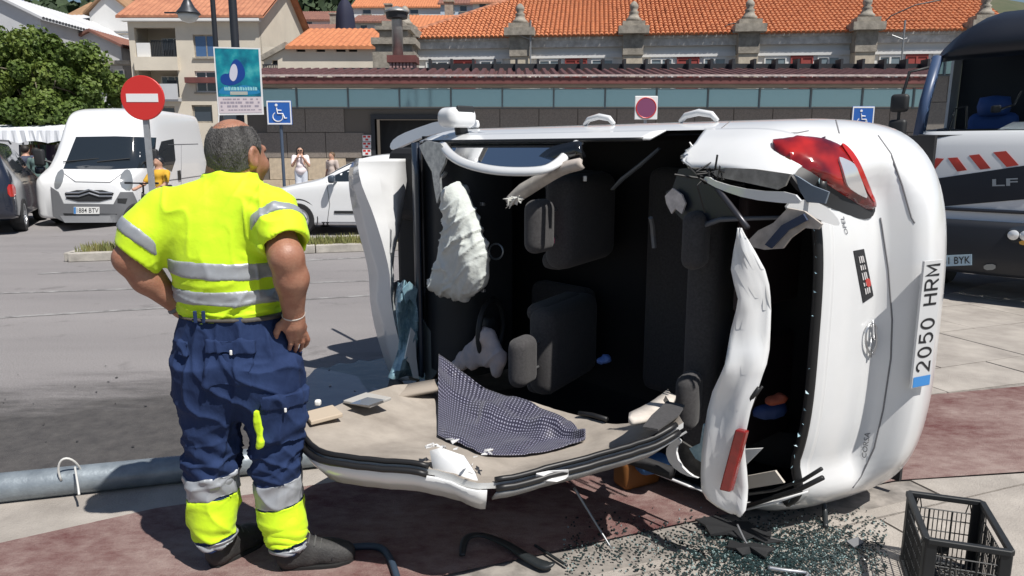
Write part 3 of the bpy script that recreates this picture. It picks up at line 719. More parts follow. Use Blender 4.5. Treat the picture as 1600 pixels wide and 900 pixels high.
# ---- stone chimney with steel flue ----------------------------------------------------------------
Yc = 31; ch = thing('stone_chimney', 'weathered stone chimney stack rising above the market roof', 'chimney', (D(618, 90, Yc).x, Yc, 0))
m = MB()
for k, (a, b, y0, y1) in enumerate(((586, 650, 118, 82), (590, 646, 82, 72), (584, 652, 72, 62), (596, 640, 62, 50), (590, 645, 50, 44), (600, 634, 44, 36))):
    R = rect(a, y1, b, y0, Yc); m.box2((R[0], Yc - .5 - (.12 if k in (2, 4) else 0), R[1] - (5 if k == 0 else 0)), (R[2], Yc + 1, R[3]))
obj('stack', m, M_STONE, ch)
m = MB(); R = rect(606, 40, 634, 54, Yc); m.lathe([(.12, 0), (.3, .06), (.34, .2), (.25, .34), (.1, .4)], (R[0] + .2, Yc - .2, R[1]), 10); obj('cap_stone', m, M_STONE, ch, smooth=True)
Yf = 27; fl = thing('steel_flue', 'round steel flue pipe with conical cowl on red metal base', 'flue', (D(620, 100, Yf).x, Yf, 0))
M_GALV = mat('galvanised', (.42, .42, .41), .45, metal=.7, var=.15, vscale=6)
x = D(621, 60, Yf).x; z = lambda py: D(800, py, Yf).z
m = MB(); m.lathe([(.19, z(92)), (.19, z(32)), (.2, z(30))], (x, Yf, 0), 14); obj('pipe', m, M_GALV, fl, smooth=True)
m = MB(); m.lathe([(.22, z(30)), (.36, z(29)), (.40, z(19)), (.34, z(17))], (x, Yf, 0), 14); obj('cowl', m, M_RAIL, fl)
m = MB(); m.lathe([(.44, z(20)), (.40, z(17)), (.24, z(13)), (.06, z(10))], (x, Yf, 0), 14); obj('cowl_cap', m, M_GALV, fl, smooth=True)
m = MB(); bx = D(631, 108, Yf).x
for k in range(7):
    a = bx - .42 + k * .12; m.box2((a, Yf - .5, z(121) - .6), (a + .07, Yf - .42, z(100))); 
m.box2((bx - .42, Yf - .42, z(121) - .6), (bx + .42, Yf + .3, z(99))); obj('base', m, mat('pink_sheet', (.42, .26, .25), .6), fl)
m = MB(); m.box2((bx - .5, Yf - .55, z(100)), (bx + .5, Yf + .4, z(89))); obj('collar', m, M_METALR, fl)

# ---- cream low building behind (left of the hall) --------------------------------------------------
Yq = 40; R = rect(412, 73, 612, 130, Yq); R = (R[0], 0, R[2], R[3])
b1 = thing('cream_warehouse', 'low cream building with orange tile roof and small eave vents', 'building', ((R[0] + R[2]) / 2, Yq, 0))
hs = [rect(a, 77, b, 81, Yq) for a, b in ((463, 477), (494, 508), (525, 540), (545, 558))] + [rect(425, 94, 434, 101, Yq)]
obj('wall', wall_holes(R, hs, Yq, .3), M_CREAM, b1); back_box(b1, R, Yq, 9, M_CREAM)
for h in hs: m = MB(); m.box2((h[0], Yq + .2, h[1]), (h[2], Yq + .25, h[3])); obj('vent', m, M_DARKW, b1)
gable_roof(b1, D(455, 70, Yq).x, R[2], Yq, Yq + 9, R[3], D(500, 45, Yq + 4.5).z, 'x', M_TILE, .25)
m = MB(); p, q = D(408, 95, Yq - .2), D(446, 74, Yq - .2); m.prism([p, q, q + V((0, 0, .28)), p + V((0, 0, .28))], (0, .5, 0)); obj('parapet', m, M_STONE, b1)
railing(b1, D(412, 100, Yq).x, D(436, 100, Yq).x, D(800, 110, Yq).z, D(800, 101, Yq).z, Yq - .25, 9)

# ---- apartment block -------------------------------------------------------------------------------
Ya = 46; R = rect(206, 26, 408, 200, Ya); R = (R[0], 0, R[2], R[3])
ap = thing('apartment_block', 'cream three-storey apartment block with recessed balconies behind the van', 'building', ((R[0] + R[2]) / 2, Ya, 0))
bal = [rect(211, 43, 275, 90, Ya), rect(211, 105, 279, 152, Ya)]
win = [rect(302, 54, 341, 90, Ya), rect(305, 111, 338, 144, Ya)]
gf = [rect(222, 166, 274, 200, Ya), rect(300, 164, 332, 192, Ya), rect(345, 164, 372, 192, Ya)]
obj('wall', wall_holes(R, bal + win + gf, Ya, .35), M_CREAM, ap); back_box(ap, R, Ya, 11, M_CREAM)
for k, h in enumerate(bal):
    m = MB(); m.box2((h[0], Ya + .35, h[1] - .12), (h[2], Ya + 1.8, h[1])); obj('balcony_floor', m, M_CREAM, ap)
    wz = (h[0] + .8, h[1] + .1, h[2] - .5, h[3] - .35); window(ap, wz, Ya + 1.6, M_WHITE, M_GLASS, .1, 2, .07, False)
    railing(ap, h[0] + (.9 if k == 0 else 1.9), h[2], h[1], h[1] + 1.0, Ya + .05, 16)
m = MB(); h = bal[0]; m.box2((h[0] + .05, Ya + .02, h[1]), (h[0] + .85, Ya + .1, h[1] + .85)); obj('balcony_screen', m, M_WHITE, ap)
m = MB(); m.box2((bal[1][0] + 1.5, Ya - .5, bal[1][1] - .15), (bal[1][2] + .1, Ya - .42, bal[1][1] + .75)); m.box2((bal[1][0] + 1.5, Ya - .419, bal[1][1] - .25), (bal[1][2] + .1, Ya - .002, bal[1][1] - .05)); obj('balcony_parapet', m, M_GREYW, ap)
m = MB(); m.box2((bal[0][0] - .05, Ya - .25, bal[0][1] - .75), (bal[0][2] + .1, Ya - .002, bal[0][1] + .02)); obj('balcony_parapet', m, M_CREAM, ap)
window(ap, win[0], Ya, M_STONE, M_BLUEG, .12, 1, .08); window(ap, win[1], Ya, M_WHITE, M_GLASS, .12, 1, .08)
m = MB(); m.box2((win[1][0] - .45, Ya - .45, (win[1][1] + win[1][3]) / 2 - .1), (win[1][2] + .4, Ya - .01, (win[1][1] + win[1][3]) / 2 + .22)); obj('awning', m, M_METALR, ap)
for h in gf: window(ap, h, Ya, M_STONE, M_GLASS, .15, 0, .1, False)
gable_roof(ap, R[0], R[2], Ya, Ya + 11, R[3], R[3] + 3.1, 'x', M_TILE2, .45)
m = MB()
for xx in (R[0], R[2] - .3): m = MB(); m.prism([(xx, Ya, R[3]), (xx, Ya + 11, R[3]), (xx, Ya + 5.5, R[3] + 3.0)], (.3, 0, 0)); obj('gable_wall', m, M_CREAM, ap)
m = MB(); c = D(352, 3, Ya + 3); m.box((c.x, Ya + 2.6, R[3] + 1.6), (1.1, .2, .9), Matrix.Rotation(-.5, 3, 'X')); obj('skylight', m, M_GREYW, ap)
m = MB(); m.box2((R[0] - .2, Ya - .45, R[3] - .3), (R[2] + .2, Ya - .01, R[3] - .12)); obj('eave', m, M_WHITE, ap)

# ---- white gabled house, old house, grey hall on the left -------------------------------------------
Yh = 50
def house(name, label, px0, px1, pye, pyr, Y, depth, wallm, roofm, axis='y', holes=(), mull=1, glass=None, chim=False, frame=None):
    R = rect(px0, pye, px1, 230, Y); R = (R[0], 0, R[2], D(800, pye, Y).z); zr = D(800, pyr, Y if axis == 'y' else Y + depth / 2).z
    t = thing(name, label, 'house', ((R[0] + R[2]) / 2, Y, 0)); hs = [rect(*h, Y) for h in holes]
    mw = wall_holes(R, hs, Y, .3)
    if axis == 'y': mw.prism([(R[0], Y, R[3]), (R[2], Y, R[3]), ((R[0] + R[2]) / 2, Y, zr - .05)], (0, .3, 0))
    else: 
        for xx in (R[0], R[2] - .3): mw.prism([(xx, Y, R[3]), (xx, Y + depth, R[3]), (xx, Y + depth / 2, zr - .05)], (.3, 0, 0))
    obj('wall', mw, wallm, t); back_box(t, R, Y, depth, wallm)
    gable_roof(t, R[0], R[2], Y, Y + depth, R[3], zr, axis, roofm, .3)
    for h in hs: window(t, h, Y, frame or M_WHITE, glass or M_GLASS, .12, mull, .07, True)
    if chim: m = MB(); c = R[0] + (R[2] - R[0]) * .7; m.box2((c, Y + depth * .5, R[3]), (c + .7, Y + depth * .5 + .7, zr + 1.1)); m.box2((c - .1, Y + depth * .5 - .1, zr + 1.1), (c + .8, Y + depth * .5 + .8, zr + 1.25)); obj('chimney', m, M_STONE, t)
    return t
house('white_house', 'tall white gabled house rising behind the old cottage', 150, 214, 20, -14, 54, 10, M_WHITE, M_TILE4, 'y', [(196, 10, 208, 22), (178, 48, 207, 52)], 0, M_BLUEG)
house('old_cottage', 'old grey cottage with reddish gable roof and pale shutters behind the tree', 108, 196, 72, 46, 48, 9, M_GREYW, M_TILE3, 'y', [(176, 108, 194, 146), (128, 108, 146, 146)], 1, M_GLASS)
m = MB(); R = rect(100, 96, 210, 102, 47.8); m.box2((R[0], 47.2, R[1]), (R[2], 47.98, R[3]))
cot = [o for o in bpy.data.objects if o.name == 'old_cottage'][0]; obj('cornice', m, M_STONE, cot)
house('brown_roof_house', 'house with weathered brown tile roof above the cottage', 96, 168, 38, 4, 62, 12, M_CREAM, M_TILE4, 'x', [(155, 42, 171, 60)], 0)
house('grey_gable_hall', 'wide grey gabled hall with dark ribbon window at the street end', -60, 74, 28, -12, 44, 12, M_GREYW, M_GREYW, 'y', [(-50, 50, 70, 80)], 4)
house('grey_rear_wing', 'plain pale wing joined behind the grey gabled hall', 60, 112, 36, 24, 52, 10, M_GREYW, M_GREYW, 'x', [(84, 56, 98, 74)], 0)
# ---- hillside houses --------------------------------------------------------------------------------
hill_specs = [
    ('hillside_house', 'hillside house with long red-brown roof and white gutter', 378, 532, 31, 18, 92, 10, M_WHITE, M_TILE3, 'x', [(392, 33, 408, 40), (430, 33, 448, 40), (470, 33, 488, 40)]),
    ('hillside_house', 'white hillside terrace with blue-grey shed roofs', 378, 450, 48, 38, 78, 8, M_WHITE, mat('slate', (.12, .14, .18), .6, var=.2), 'x', [(388, 51, 402, 60), (412, 51, 426, 60)]),
    ('hillside_house', 'pink-walled house with faded tiles below the terrace', 384, 462, 70, 58, 66, 8, mat('pink_render', (.62, .44, .37), .85, var=.1), M_TILE2, 'x', [(392, 73, 406, 84)]),
    ('hillside_house', 'pale hillside house beside the dark pointed canopy', 452, 530, 46, 38, 84, 8, mat('pale_blue_render', (.56, .60, .66), .85), M_TILE3, 'x', [(462, 49, 476, 58), (494, 49, 508, 58)]),
    ('hillside_house', 'long orange-roofed house highest on the slope above the chimney', 556, 690, 11, -8, 96, 12, M_WHITE, M_TILE, 'x', [(566, 14, 580, 22), (600, 14, 614, 22), (640, 14, 654, 22)]),
    ('hillside_house', 'white hillside house under the long orange roof', 556, 612, 34, 24, 82, 8, M_GREYW, M_TILE3, 'x', [(562, 38, 574, 46), (586, 38, 598, 46)]),
    ('hillside_house', 'house with bright orange hipped tiles beside the flue', 636, 712, 44, 24, 62, 9, M_WHITE, M_TILE, 'x', [(652, 46, 664, 54)]),
    ('hillside_house', 'blue-white house tucked against the hall roof hip', 690, 742, 6, -6, 88, 9, mat('pale_blue_render2', (.50, .58, .68), .85), M_TILE3, 'x', [(698, 8, 710, 18), (718, 8, 730, 18)]),
    ('hillside_house', 'narrow white house with dark windows at the top of the hall hip', 740, 800, 4, -10, 80, 9, M_WHITE, M_TILE2, 'x', [(748, 5, 760, 15)]),
]
for sp_ in hill_specs:
    h = house(sp_[0], sp_[1], *sp_[2:11], holes=sp_[11], mull=0, chim=(sp_[2] % 4 == 0)); h['group'] = 'houses on the hillside'
# dark folded canopy seen above the roofs
Yd = 58; c = D(540, 44, Yd); dk = MB(); prof = [(-.2, 1.0), (0.1, .92), (.35, .88), (.6, .78), (.8, .55), (.92, .3), (1.0, .05)]
H_ = D(540, -4, Yd).z - c.z; W_ = (D(556, 20, Yd).x - D(525, 20, Yd).x) / 2
rows_ = [[(c.x + W_ * r * cos(a) * (1 + .08 * cos(4 * a)), Yd + W_ * r * sin(a) * (1 + .08 * cos(4 * a)), c.z + H_ * t) for a in np.linspace(0, 2 * pi, 17)[:-1]] for t, r in prof]
dk.grid(rows_, closed=True); o = obj('folded_canopy', dk, mat('navy_cloth', (.015, .018, .045), .8), smooth=True); tag(o, 'dark navy pointed folded canopy sticking up above the roofs', 'canopy')
m = MB(); m.tube([(c.x, Yd, 0), (c.x, Yd, c.z)], .08, 6); obj('pole', m, M_RAIL, o)
# ---- hill -------------------------------------------------------------------------------------------
def hill_h(x, y):
    t = max(0, (y - 56) / 150); return 36 * t ** .8 * (1 + .25 * noise.noise(V((x * .01, y * .01, 3)))) + 3 * noise.noise(V((x * .05, y * .05, 1))) * min(1, t * 4) - .6
rows_ = [[(x, y, hill_h(x, y)) for x in np.linspace(-260, 260, 70)] for y in np.concatenate([np.linspace(50, 120, 24), np.linspace(130, 420, 24)])]
m = MB(); m.grid(rows_); struct('hill', m, mat('hill_scrub', (.055, .075, .035), .95, col2=(.10, .095, .055), vscale=.12, bump=1., bscale=.6), smooth=True)
M_WOOD = mat('wood_foliage', (.045, .075, .028), .8, col2=(.02, .038, .016), vscale=.35)
fm = MB(); random.seed(4)
for _ in range(1500):
    y = random.uniform(112, 240); x = random.uniform(-.62, .05) * y
    z = hill_h(x, y); r = random.uniform(1.2, 3.0)
    for _k in range(26):
        d = V((random.gauss(0, 1), random.gauss(0, 1), random.gauss(0, .9))).normalized() * r * random.uniform(.55, 1)
        c = V((x, y, z + r * 1.1)) + d; u = V((random.gauss(0, 1), random.gauss(0, 1), random.gauss(0, 1))).normalized(); v_ = u.orthogonal().normalized(); s_ = r * .36
        fm.add([c + u * s_, c + v_ * s_, c - u * s_, c - v_ * s_], [(0, 1, 2, 3)])
o = obj('hillside_wood', fm, M_WOOD); tag(o, 'dark green wood covering the distant hillside', 'wood', kind='stuff')
# ================================================================== vehicles
def crom(P, n):                                                          # Catmull-Rom through rows of numbers
    P = np.array(P, float); out = []
    for i in range(len(P) - 1):
        p0, p1, p2, p3 = P[max(i - 1, 0)], P[i], P[i + 1], P[min(i + 2, len(P) - 1)]
        for k in range(n):
            t = k / n; out.append(.5 * (2 * p1 + (p2 - p0) * t + (2 * p0 - 5 * p1 + 4 * p2 - p3) * t * t + (3 * p1 - p0 - 3 * p2 + p3) * t**3))
    out.append(P[-1]); return np.array(out)
class Frame:
    def __init__(s, loc, heading): s.o = V(loc); h = V((heading[0], heading[1], 0)).normalized(); s.f = h; s.l = V((-h.y, h.x, 0))
    def __call__(s, x, y, z): return s.o + s.f * x + s.l * y + V((0, 0, z))
def shell(fr, st, nx=5, ns=4):
    """st: stations (x, zb, zm, zbelt, ztop, w, wbelt, wtop); returns a closed body surface in world space"""
    S_ = crom(st, nx); rows = []
    for x, zb, zm, zl, zt, w, wl, wt in S_:
        sec = [(0, zb), (w * .7, zb), (w * .96, zb + .03), (w, zb + .14), (w * 1.005, zm), (wl, zl), (wl - (wl - wt) * .5, zl + (zt - zl) * .5), (wt, zt - min(.13, (zt - zl) * .3)), (wt * .84, zt - .025), (wt * .5, zt), (0, zt + .012)]
        half = crom(sec, ns); full = list(half) + [(-y, z) for y, z in half[::-1][1:-1]]
        rows.append([fr(x, y, z) for y, z in full])
    m = MB(); m.grid(rows, closed=True); n = len(rows[0])
    m.f += [tuple(range(n))[::-1], tuple(len(m.v) - n + j for j in range(n))]; m.m += [0, 0]
    return m
M_TYRE = mat('tyre', (.022, .022, .024), .85, bump=.2, bscale=60)
M_RIM = mat('alloy', (.55, .56, .58), .3, metal=.85)
M_CARW = mat('white_car_paint', (.80, .81, .82), .35, coat=.7)
M_CGLASS = mat('car_glass', (.018, .024, .03), .05, spec=1.)
M_BLKP = mat('black_plastic', (.022, .023, .025), .55)
M_GRYP2 = mat('grey_plastic', (.15, .155, .165), .6)
M_LAMP = mat('head_lamp', (.75, .77, .78), .12, metal=.3, spec=.9)
M_PLATE = mat('plate_white', (.82, .82, .80), .4)
M_INK = mat('plate_ink', (.012, .012, .014), .5)
M_PBLUE = mat('plate_blue', (.05, .25, .62), .4)
def wheel(par, fr, x, y, r, wd, spokes=5, side=1):
    C = fr(x, y, r); ax = fr.l * side; R = Matrix((fr.f, ax, V((0, 0, 1)))).transposed()
    m = MB(); h = wd / 2; m.lathe([(r * .66, -h), (r * .93, -h), (r, -h * .6), (r, h * .6), (r * .94, h), (r * .68, h), (r * .66, h * .6), (r * .64, h * .2)], C, 28, 'y', rot=R); w_ = obj('wheel', m, M_TYRE, par, smooth=False, auto=40)
    m = MB(); m.lathe([(r * .66, h * .2), (r * .665, h * .95), (r * .6, h * .9), (r * .58, h * .35), (r * .1, h * .3)], C, 28, 'y', rot=R); obj('rim', m, M_RIM, w_, auto=40)
    m = MB()
    for k in range(spokes):
        a = 2 * pi * k / spokes + .3
        for da in (-.16, .16):
            p = V((cos(a + da) * r * .14, h * .75, sin(a + da) * r * .14)); q = V((cos(a + da * 1.7) * r * .6, h * .62, sin(a + da * 1.7) * r * .6))
            m.tube([C + R @ p, C + R @ q], [r * .055, r * .06], 6)
    m.lathe([(r * .17, h * .35), (r * .17, h * .8), (r * .1, h * .86), (.005, h * .87)], C, 14, 'y', rot=R); obj('spokes', m, M_RIM, w_, auto=40)
    m = MB(); m.lathe([(r * .3, -h * .2), (r * .57, -h * .2), (r * .57, h * .28), (r * .3, h * .28)], C, 20, 'y', rot=R); obj('brake_disc', m, M_GRYP2, w_)
    return w_
def arch(par, fr, bv, x, y, r, side=1):
    """dark wheel housing ring let into the body side"""
    m = MB(); rows = []
    for a in np.linspace(-.35, pi + .35, 22):
        rows.append([fr(x + cos(a) * rr, y + side * off, .32 + sin(a) * rr) for rr, off in ((r * .2, -.10), (r * 1.0, -.10), (r * 1.04, .012), (r * 1.10, .014))])
    m.grid(rows); return obj('wheel_arch', m, M_BLKP, par)
def plate(par, text, fn, eu=True, name='number_plate', m_=None, strokes=False):
    """fn(u, v, h): plate coordinates (0..1, 0..1) and height above the surface"""
    m = MB(); m.add([fn(u, v, h) for h in (-.004, .006) for u, v in ((0, 0), (1, 0), (1, 1), (0, 1))], [(3, 2, 1, 0), (4, 5, 6, 7), (0, 1, 5, 4), (1, 2, 6, 5), (2, 3, 7, 6), (3, 0, 4, 7)])
    p = obj(name, m, m_ or M_PLATE, par)
    if eu: m = MB(); m.add([fn(u, v, .0075) for u, v in ((.006, .04), (.088, .04), (.088, .96), (.006, .96))], [(0, 1, 2, 3)]); obj('country_band', m, M_PBLUE, p)
    o = obj('characters', stroke_text(text, lambda u, v: fn(.125 + u * .845, .16 + v * .68, .0078)), M_INK, p) if strokes else obj('characters', letters(text, lambda u, v: fn(.12 + u * .845, .17 + v * .66, .0078), bold=.004), M_INK, p); o['kind'] = 'stuff'
    return p

# ---- white van ------------------------------------------------------------------------------------
vf = Frame((-9.02, 15.55, 0), (.10, -1))
van_st = [(0.0, .20, .45, .64, .80, .72, .70, .62), (-.05, .17, .50, .78, .98, .86, .84, .74), (-.22, .18, .60, .92, 1.10, .97, .95, .84), (-.55, .27, .65, 1.02, 1.23, 1.0, .98, .88), (-.82, .27, .68, 1.10, 1.40, 1.01, 1.0, .86), (-1.15, .27, .7, 1.18, 1.92, 1.015, 1.01, .80),
          (-1.42, .27, .72, 1.25, 2.28, 1.02, 1.01, .79), (-1.75, .27, .72, 1.3, 2.46, 1.02, 1.015, .82), (-2.3, .27, .72, 1.3, 2.53, 1.02, 1.015, .86), (-3.6, .27, .72, 1.3, 2.54, 1.02, 1.015, .87), (-5.2, .27, .72, 1.3, 2.53, 1.02, 1.01, .86), (-5.4, .32, .72, 1.3, 2.48, .97, .97, .82)]
van = thing('delivery_van', 'white high-roof delivery van parked facing the road behind the no-entry sign', 'van', vf.o)
sm = shell(vf, van_st); bv = bvh_of(sm); obj('body', sm, M_CARW, van, auto=50)
def dpart(par, name, poly, m_, bv, h=.008, step=5, sm_=1, **k): 
    return obj(name, decal(bv, smoothpoly(poly, sm_) if sm_ else poly, h, step, **k), m_, par, auto=40)
ws = dpart(van, 'windscreen', [(119, 214), (180, 213), (244, 215), (240, 262), (170, 265), (99, 264)], M_CGLASS, bv, .006, 5, 0)
dpart(van, 'side_window', [(252, 221), (271, 217), (274, 250), (268, 268), (245, 256), (246, 240)], M_CGLASS, bv, .006, 4, 0)
g = dpart(van, 'grille', [(100, 297), (180, 297), (172, 315), (106, 315)], M_BLKP, bv, .012, 4)
m = MB()
for dy in (0, 5.5):
    pts = [bv.ray_cast(CAMP, ray(x, y + dy))[0] for x, y in ((104, 301), (124, 301), (140, 296), (156, 301), (176, 301))]; m.tube([p + vf.f * .02 for p in pts if p], .018, 6)
obj('chevron_badge', m, M_RIM, g)
for nm, P in (('headlight', [(84, 292), (88, 272), (98, 263), (101, 272), (97, 288), (90, 296)]), ('headlight', [(205, 268), (197, 264), (188, 274), (187, 290), (200, 299), (208, 292)])): dpart(van, nm, P, mat('van_lamp', (.34, .36, .37), .1, metal=.45, spec=1), bv, .01, 4)
dpart(van, 'bumper', [(80, 292), (92, 300), (100, 318), (178, 319), (188, 300), (206, 300), (214, 318), (212, 342), (180, 346), (100, 346), (84, 338)], M_GRYP2, bv, .03, 6, 0)
dpart(van, 'lower_intake', [(100, 333), (184, 334), (182, 340), (102, 340)], M_BLKP, bv, .034, 5, 0)
q = [bv.ray_cast(CAMP, ray(x, y))[0] for x, y in ((117, 334), (157, 334), (157, 323), (117, 323))]
if all(q):
    plate(van, '1884 BTV', lambda u, v_, h: q[0].lerp(q[1], u).lerp(q[3].lerp(q[2], u), v_) + vf.f * (.045 + h))
dpart(van, 'fog_lamp', [(184, 310), (198, 310), (196, 318), (184, 317)], M_BLKP, bv, .034, 4, 0)
for nm, P in (('door_handle', [(277, 267), (281, 266), (282, 281), (278, 282)]),): dpart(van, nm, P, M_BLKP, bv, .02, 3, 0)
m = MB()
for line in ([(98, 270), (118, 284), (172, 285), (190, 272)], [(283, 225), (283, 300)], [(262, 226), (345, 224)], [(240, 285), (345, 270)]):
    hp = [bv.ray_cast(CAMP, ray(a_[0] + (b_[0] - a_[0]) * t, a_[1] + (b_[1] - a_[1]) * t)) for a_, b_ in zip(line, line[1:]) for t in np.linspace(0, 1, 8)]; hp = [h[0] for h in hp if h[0]]
    if len(hp) > 1: m.tube(hp, .009, 5)
obj('door_seam', m, mat('seam', (.12, .12, .13), .7), van)
for s in (1, -1):
    wheel(van, vf, -.95, s * .90, .34, .22, 6, s); wheel(van, vf, -4.2, s * .90, .34, .22, 6, s); arch(van, vf, bv, -.95, s * 1.0, .36, s)
    m = MB(); m.rbox(vf(-.95, s * 1.19, 1.42), (.14, .2, .36), .04, Matrix.Rotation(math.atan2(vf.f.y, vf.f.x), 3, 'Z')); m.tube([vf(-1.0, s * .95, 1.3), vf(-.97, s * 1.12, 1.36)], .03, 6); obj('mirror', m, M_BLKP, van, auto=40)
m = MB(); m.tube([vf(-.70, -.6, 1.33), vf(-.80, .1, 1.40), ], .012, 5); m.tube([vf(-.70, .1, 1.33), vf(-.80, .75, 1.40)], .012, 5); obj('wiper', m, M_BLKP, van)

# ---- white hatchback --------------------------------------------------------------------------------
cf = Frame((-5.42, 14.75, 0), (-1, .05)); cf.o = V((-4.78, 14.8, 0))
car_st = [(0.0, .24, .42, .56, .66, .62, .60, .5), (-.08, .2, .45, .64, .76, .78, .76, .62), (-.35, .18, .5, .76, .88, .86, .84, .70), (-.8, .18, .55, .87, .98, .875, .86, .72), (-1.2, .18, .58, .92, 1.08, .88, .865, .70), (-1.6, .18, .6, .95, 1.3, .88, .865, .62), (-2.05, .18, .6, .97, 1.46, .88, .865, .58),
          (-2.6, .18, .6, .99, 1.51, .88, .865, .58), (-3.2, .18, .6, 1.01, 1.47, .88, .86, .57), (-3.8, .2, .6, 1.02, 1.30, .86, .83, .55), (-4.15, .26, .6, .98, 1.08, .78, .75, .52), (-4.25, .34, .6, .85, .92, .66, .64, .5)]
hb = thing('parked_hatchback', 'white hatchback parked beside the traffic island, its nose past the worker', 'car', cf.o)
sm = shell(cf, car_st); bv = bvh_of(sm); obj('body', sm, M_CARW, hb, auto=50)
P_ = lambda x, z, y=.86: project(cf(x, y, z))
dpart(hb, 'side_window', [P_(-1.33, 1.02), P_(-1.62, 1.17, .74), P_(-2.05, 1.36, .64), P_(-2.62, 1.43, .60), P_(-2.66, 1.05), P_(-1.7, 1.01)], M_CGLASS, bv, .006, 6)
dpart(hb, 'side_window', [P_(-2.74, 1.05), P_(-2.72, 1.42, .6), P_(-3.2, 1.38, .6), P_(-3.6, 1.24, .68), P_(-3.6, 1.09)], M_CGLASS, bv, .006, 6)
dpart(hb, 'windscreen', [P_(-1.18, 1.04, .55), P_(-1.62, 1.25, .63), P_(-2.0, 1.43, .52), P_(-1.95, 1.46, .1), P_(-1.5, 1.27, .1), P_(-1.12, 1.06, .1)], M_CGLASS, bv, .006, 5)
dpart(hb, 'headlight', [P_(-.12, .70, .72), P_(-.5, .80, .84), P_(-.62, .86, .84), P_(-.3, .80, .72)], M_LAMP, bv, .006, 4)
dpart(hb, 'rub_strip', [P_(-1.5, .47), P_(-2.7, .47), P_(-2.7, .42), P_(-1.5, .42)], M_BLKP, bv, .012, 6, 0)
dpart(hb, 'rub_strip', [P_(-2.76, .47), P_(-3.2, .47), P_(-3.2, .42), P_(-2.76, .42)], M_BLKP, bv, .012, 6, 0)
dpart(hb, 'sill', [P_(-1.25, .26), P_(-3.1, .26), P_(-3.1, .20), P_(-1.25, .20)], M_BLKP, bv, .008, 6, 0)
m = MB()
for line in ([P_(-1.38, 1.0), P_(-1.42, .6), P_(-1.36, .26)], [P_(-2.70, 1.03), P_(-2.70, .26)]):
    hp = []
    for a, b in zip(line, line[1:]): hp += [bv.ray_cast(CAMP, ray(a[0] + (b[0] - a[0]) * t, a[1] + (b[1] - a[1]) * t))[0] for t in np.linspace(0, 1, 6)]
    hp = [h for h in hp if h]; 
    if len(hp) > 1: m.tube(hp, .006, 5)
obj('door_seam', m, MATS['seam'], hb)
for s in (1, -1):
    for x in (-.82, -3.4): wheel(hb, cf, x, s * .80, .31, .2, 5, s); arch(hb, cf, bv, x, s * .87, .34, s)
    m = MB(); m.rbox(cf(-1.52, s * 1.0, 1.06), (.12, .18, .14), .04); m.tube([cf(-1.55, s * .84, 1.0), cf(-1.53, s * .95, 1.03)], .025, 6); obj('mirror', m, M_CARW if s < 0 else mat('mirror_dark', (.06, .08, .11), .3), hb, auto=40)
m = MB(); m.rbox(cf(-2.55, .885, .86), (.18, .03, .03), .012); obj('door_handle', m, M_CARW, hb)

# ---- dark estate car at the left edge ----------------------------------------------------------------
df = Frame((-10.15, 13.55, 0), (-.42, .91))
suv_st = [(0, .4, .6, .8, .95, .74, .72, .6), (.06, .32, .6, .92, 1.25, .86, .84, .66), (.2, .28, .62, 1.0, 1.55, .90, .88, .66), (.6, .26, .62, 1.05, 1.70, .91, .89, .65), (1.6, .26, .62, 1.05, 1.74, .915, .895, .65), (2.4, .26, .62, 1.04, 1.70, .915, .89, .64), (2.9, .26, .62, 1.02, 1.45, .91, .88, .66), (3.3, .26, .6, .98, 1.12, .90, .87, .72), (4.0, .28, .58, .86, .98, .88, .84, .7), (4.35, .34, .52, .7, .8, .7, .66, .55)]
M_NAVY = mat('dark_blue_paint', (.012, .016, .03), .25, coat=.8, spec=.6)
sv = thing('dark_estate_car', 'dark navy estate car standing beside the market stall', 'car', df.o)
sm = shell(df, suv_st); bv = bvh_of(sm); obj('body', sm, M_NAVY, sv, auto=50)
Q_ = lambda x, z, y=-.9: project(df(x, y, z))
dpart(sv, 'side_window', [Q_(.45, 1.12), Q_(.55, 1.55, -.74), Q_(1.5, 1.58, -.74), Q_(1.5, 1.12)], M_CGLASS, bv, .005, 4)
dpart(sv, 'side_window', [Q_(1.58, 1.12), Q_(1.58, 1.58, -.74), Q_(2.35, 1.54, -.74), Q_(2.85, 1.14)], M_CGLASS, bv, .005, 3)
dpart(sv, 'rear_window', [Q_(.1, 1.15, -.7), Q_(.18, 1.5, -.6), Q_(.18, 1.5, .1), Q_(.1, 1.15, .1)], M_CGLASS, bv, .005, 5)
M_REDL = mat('red_lamp', (.45, .02, .015), .12, spec=.9)
dpart(sv, 'tail_light', [Q_(.1, .72, -.8), Q_(.1, .95, -.8), Q_(.28, .95), Q_(.28, .72)], M_REDL, bv, .008, 3)
for s in (1, -1):
    for x in (.85, 3.45): wheel(sv, df, x, s * .82, .33, .22, 5, s); arch(sv, df, bv, x, s * .90, .36, s)
    m = MB(); m.tube([df(.6, s * .6, 1.72), df(.75, s * .6, 1.77), df(2.1, s * .6, 1.77), df(2.3, s * .6, 1.71)], .02, 6); obj('roof_rail', m, M_GRYP2, sv)
    m = MB(); m.rbox(df(2.75, s * 1.02, 1.15), (.15, .2, .17), .04, Matrix.Rotation(math.atan2(df.f.y, df.f.x), 3, 'Z')); obj('mirror', m, M_NAVY, sv, auto=40)
for x in (1.3, 2.3): m = MB(); m.tube([df(x, -.93, .95), df(x + .16, -.93, .95)], .014, 6); obj('door_handle', m, M_BLKP, sv)

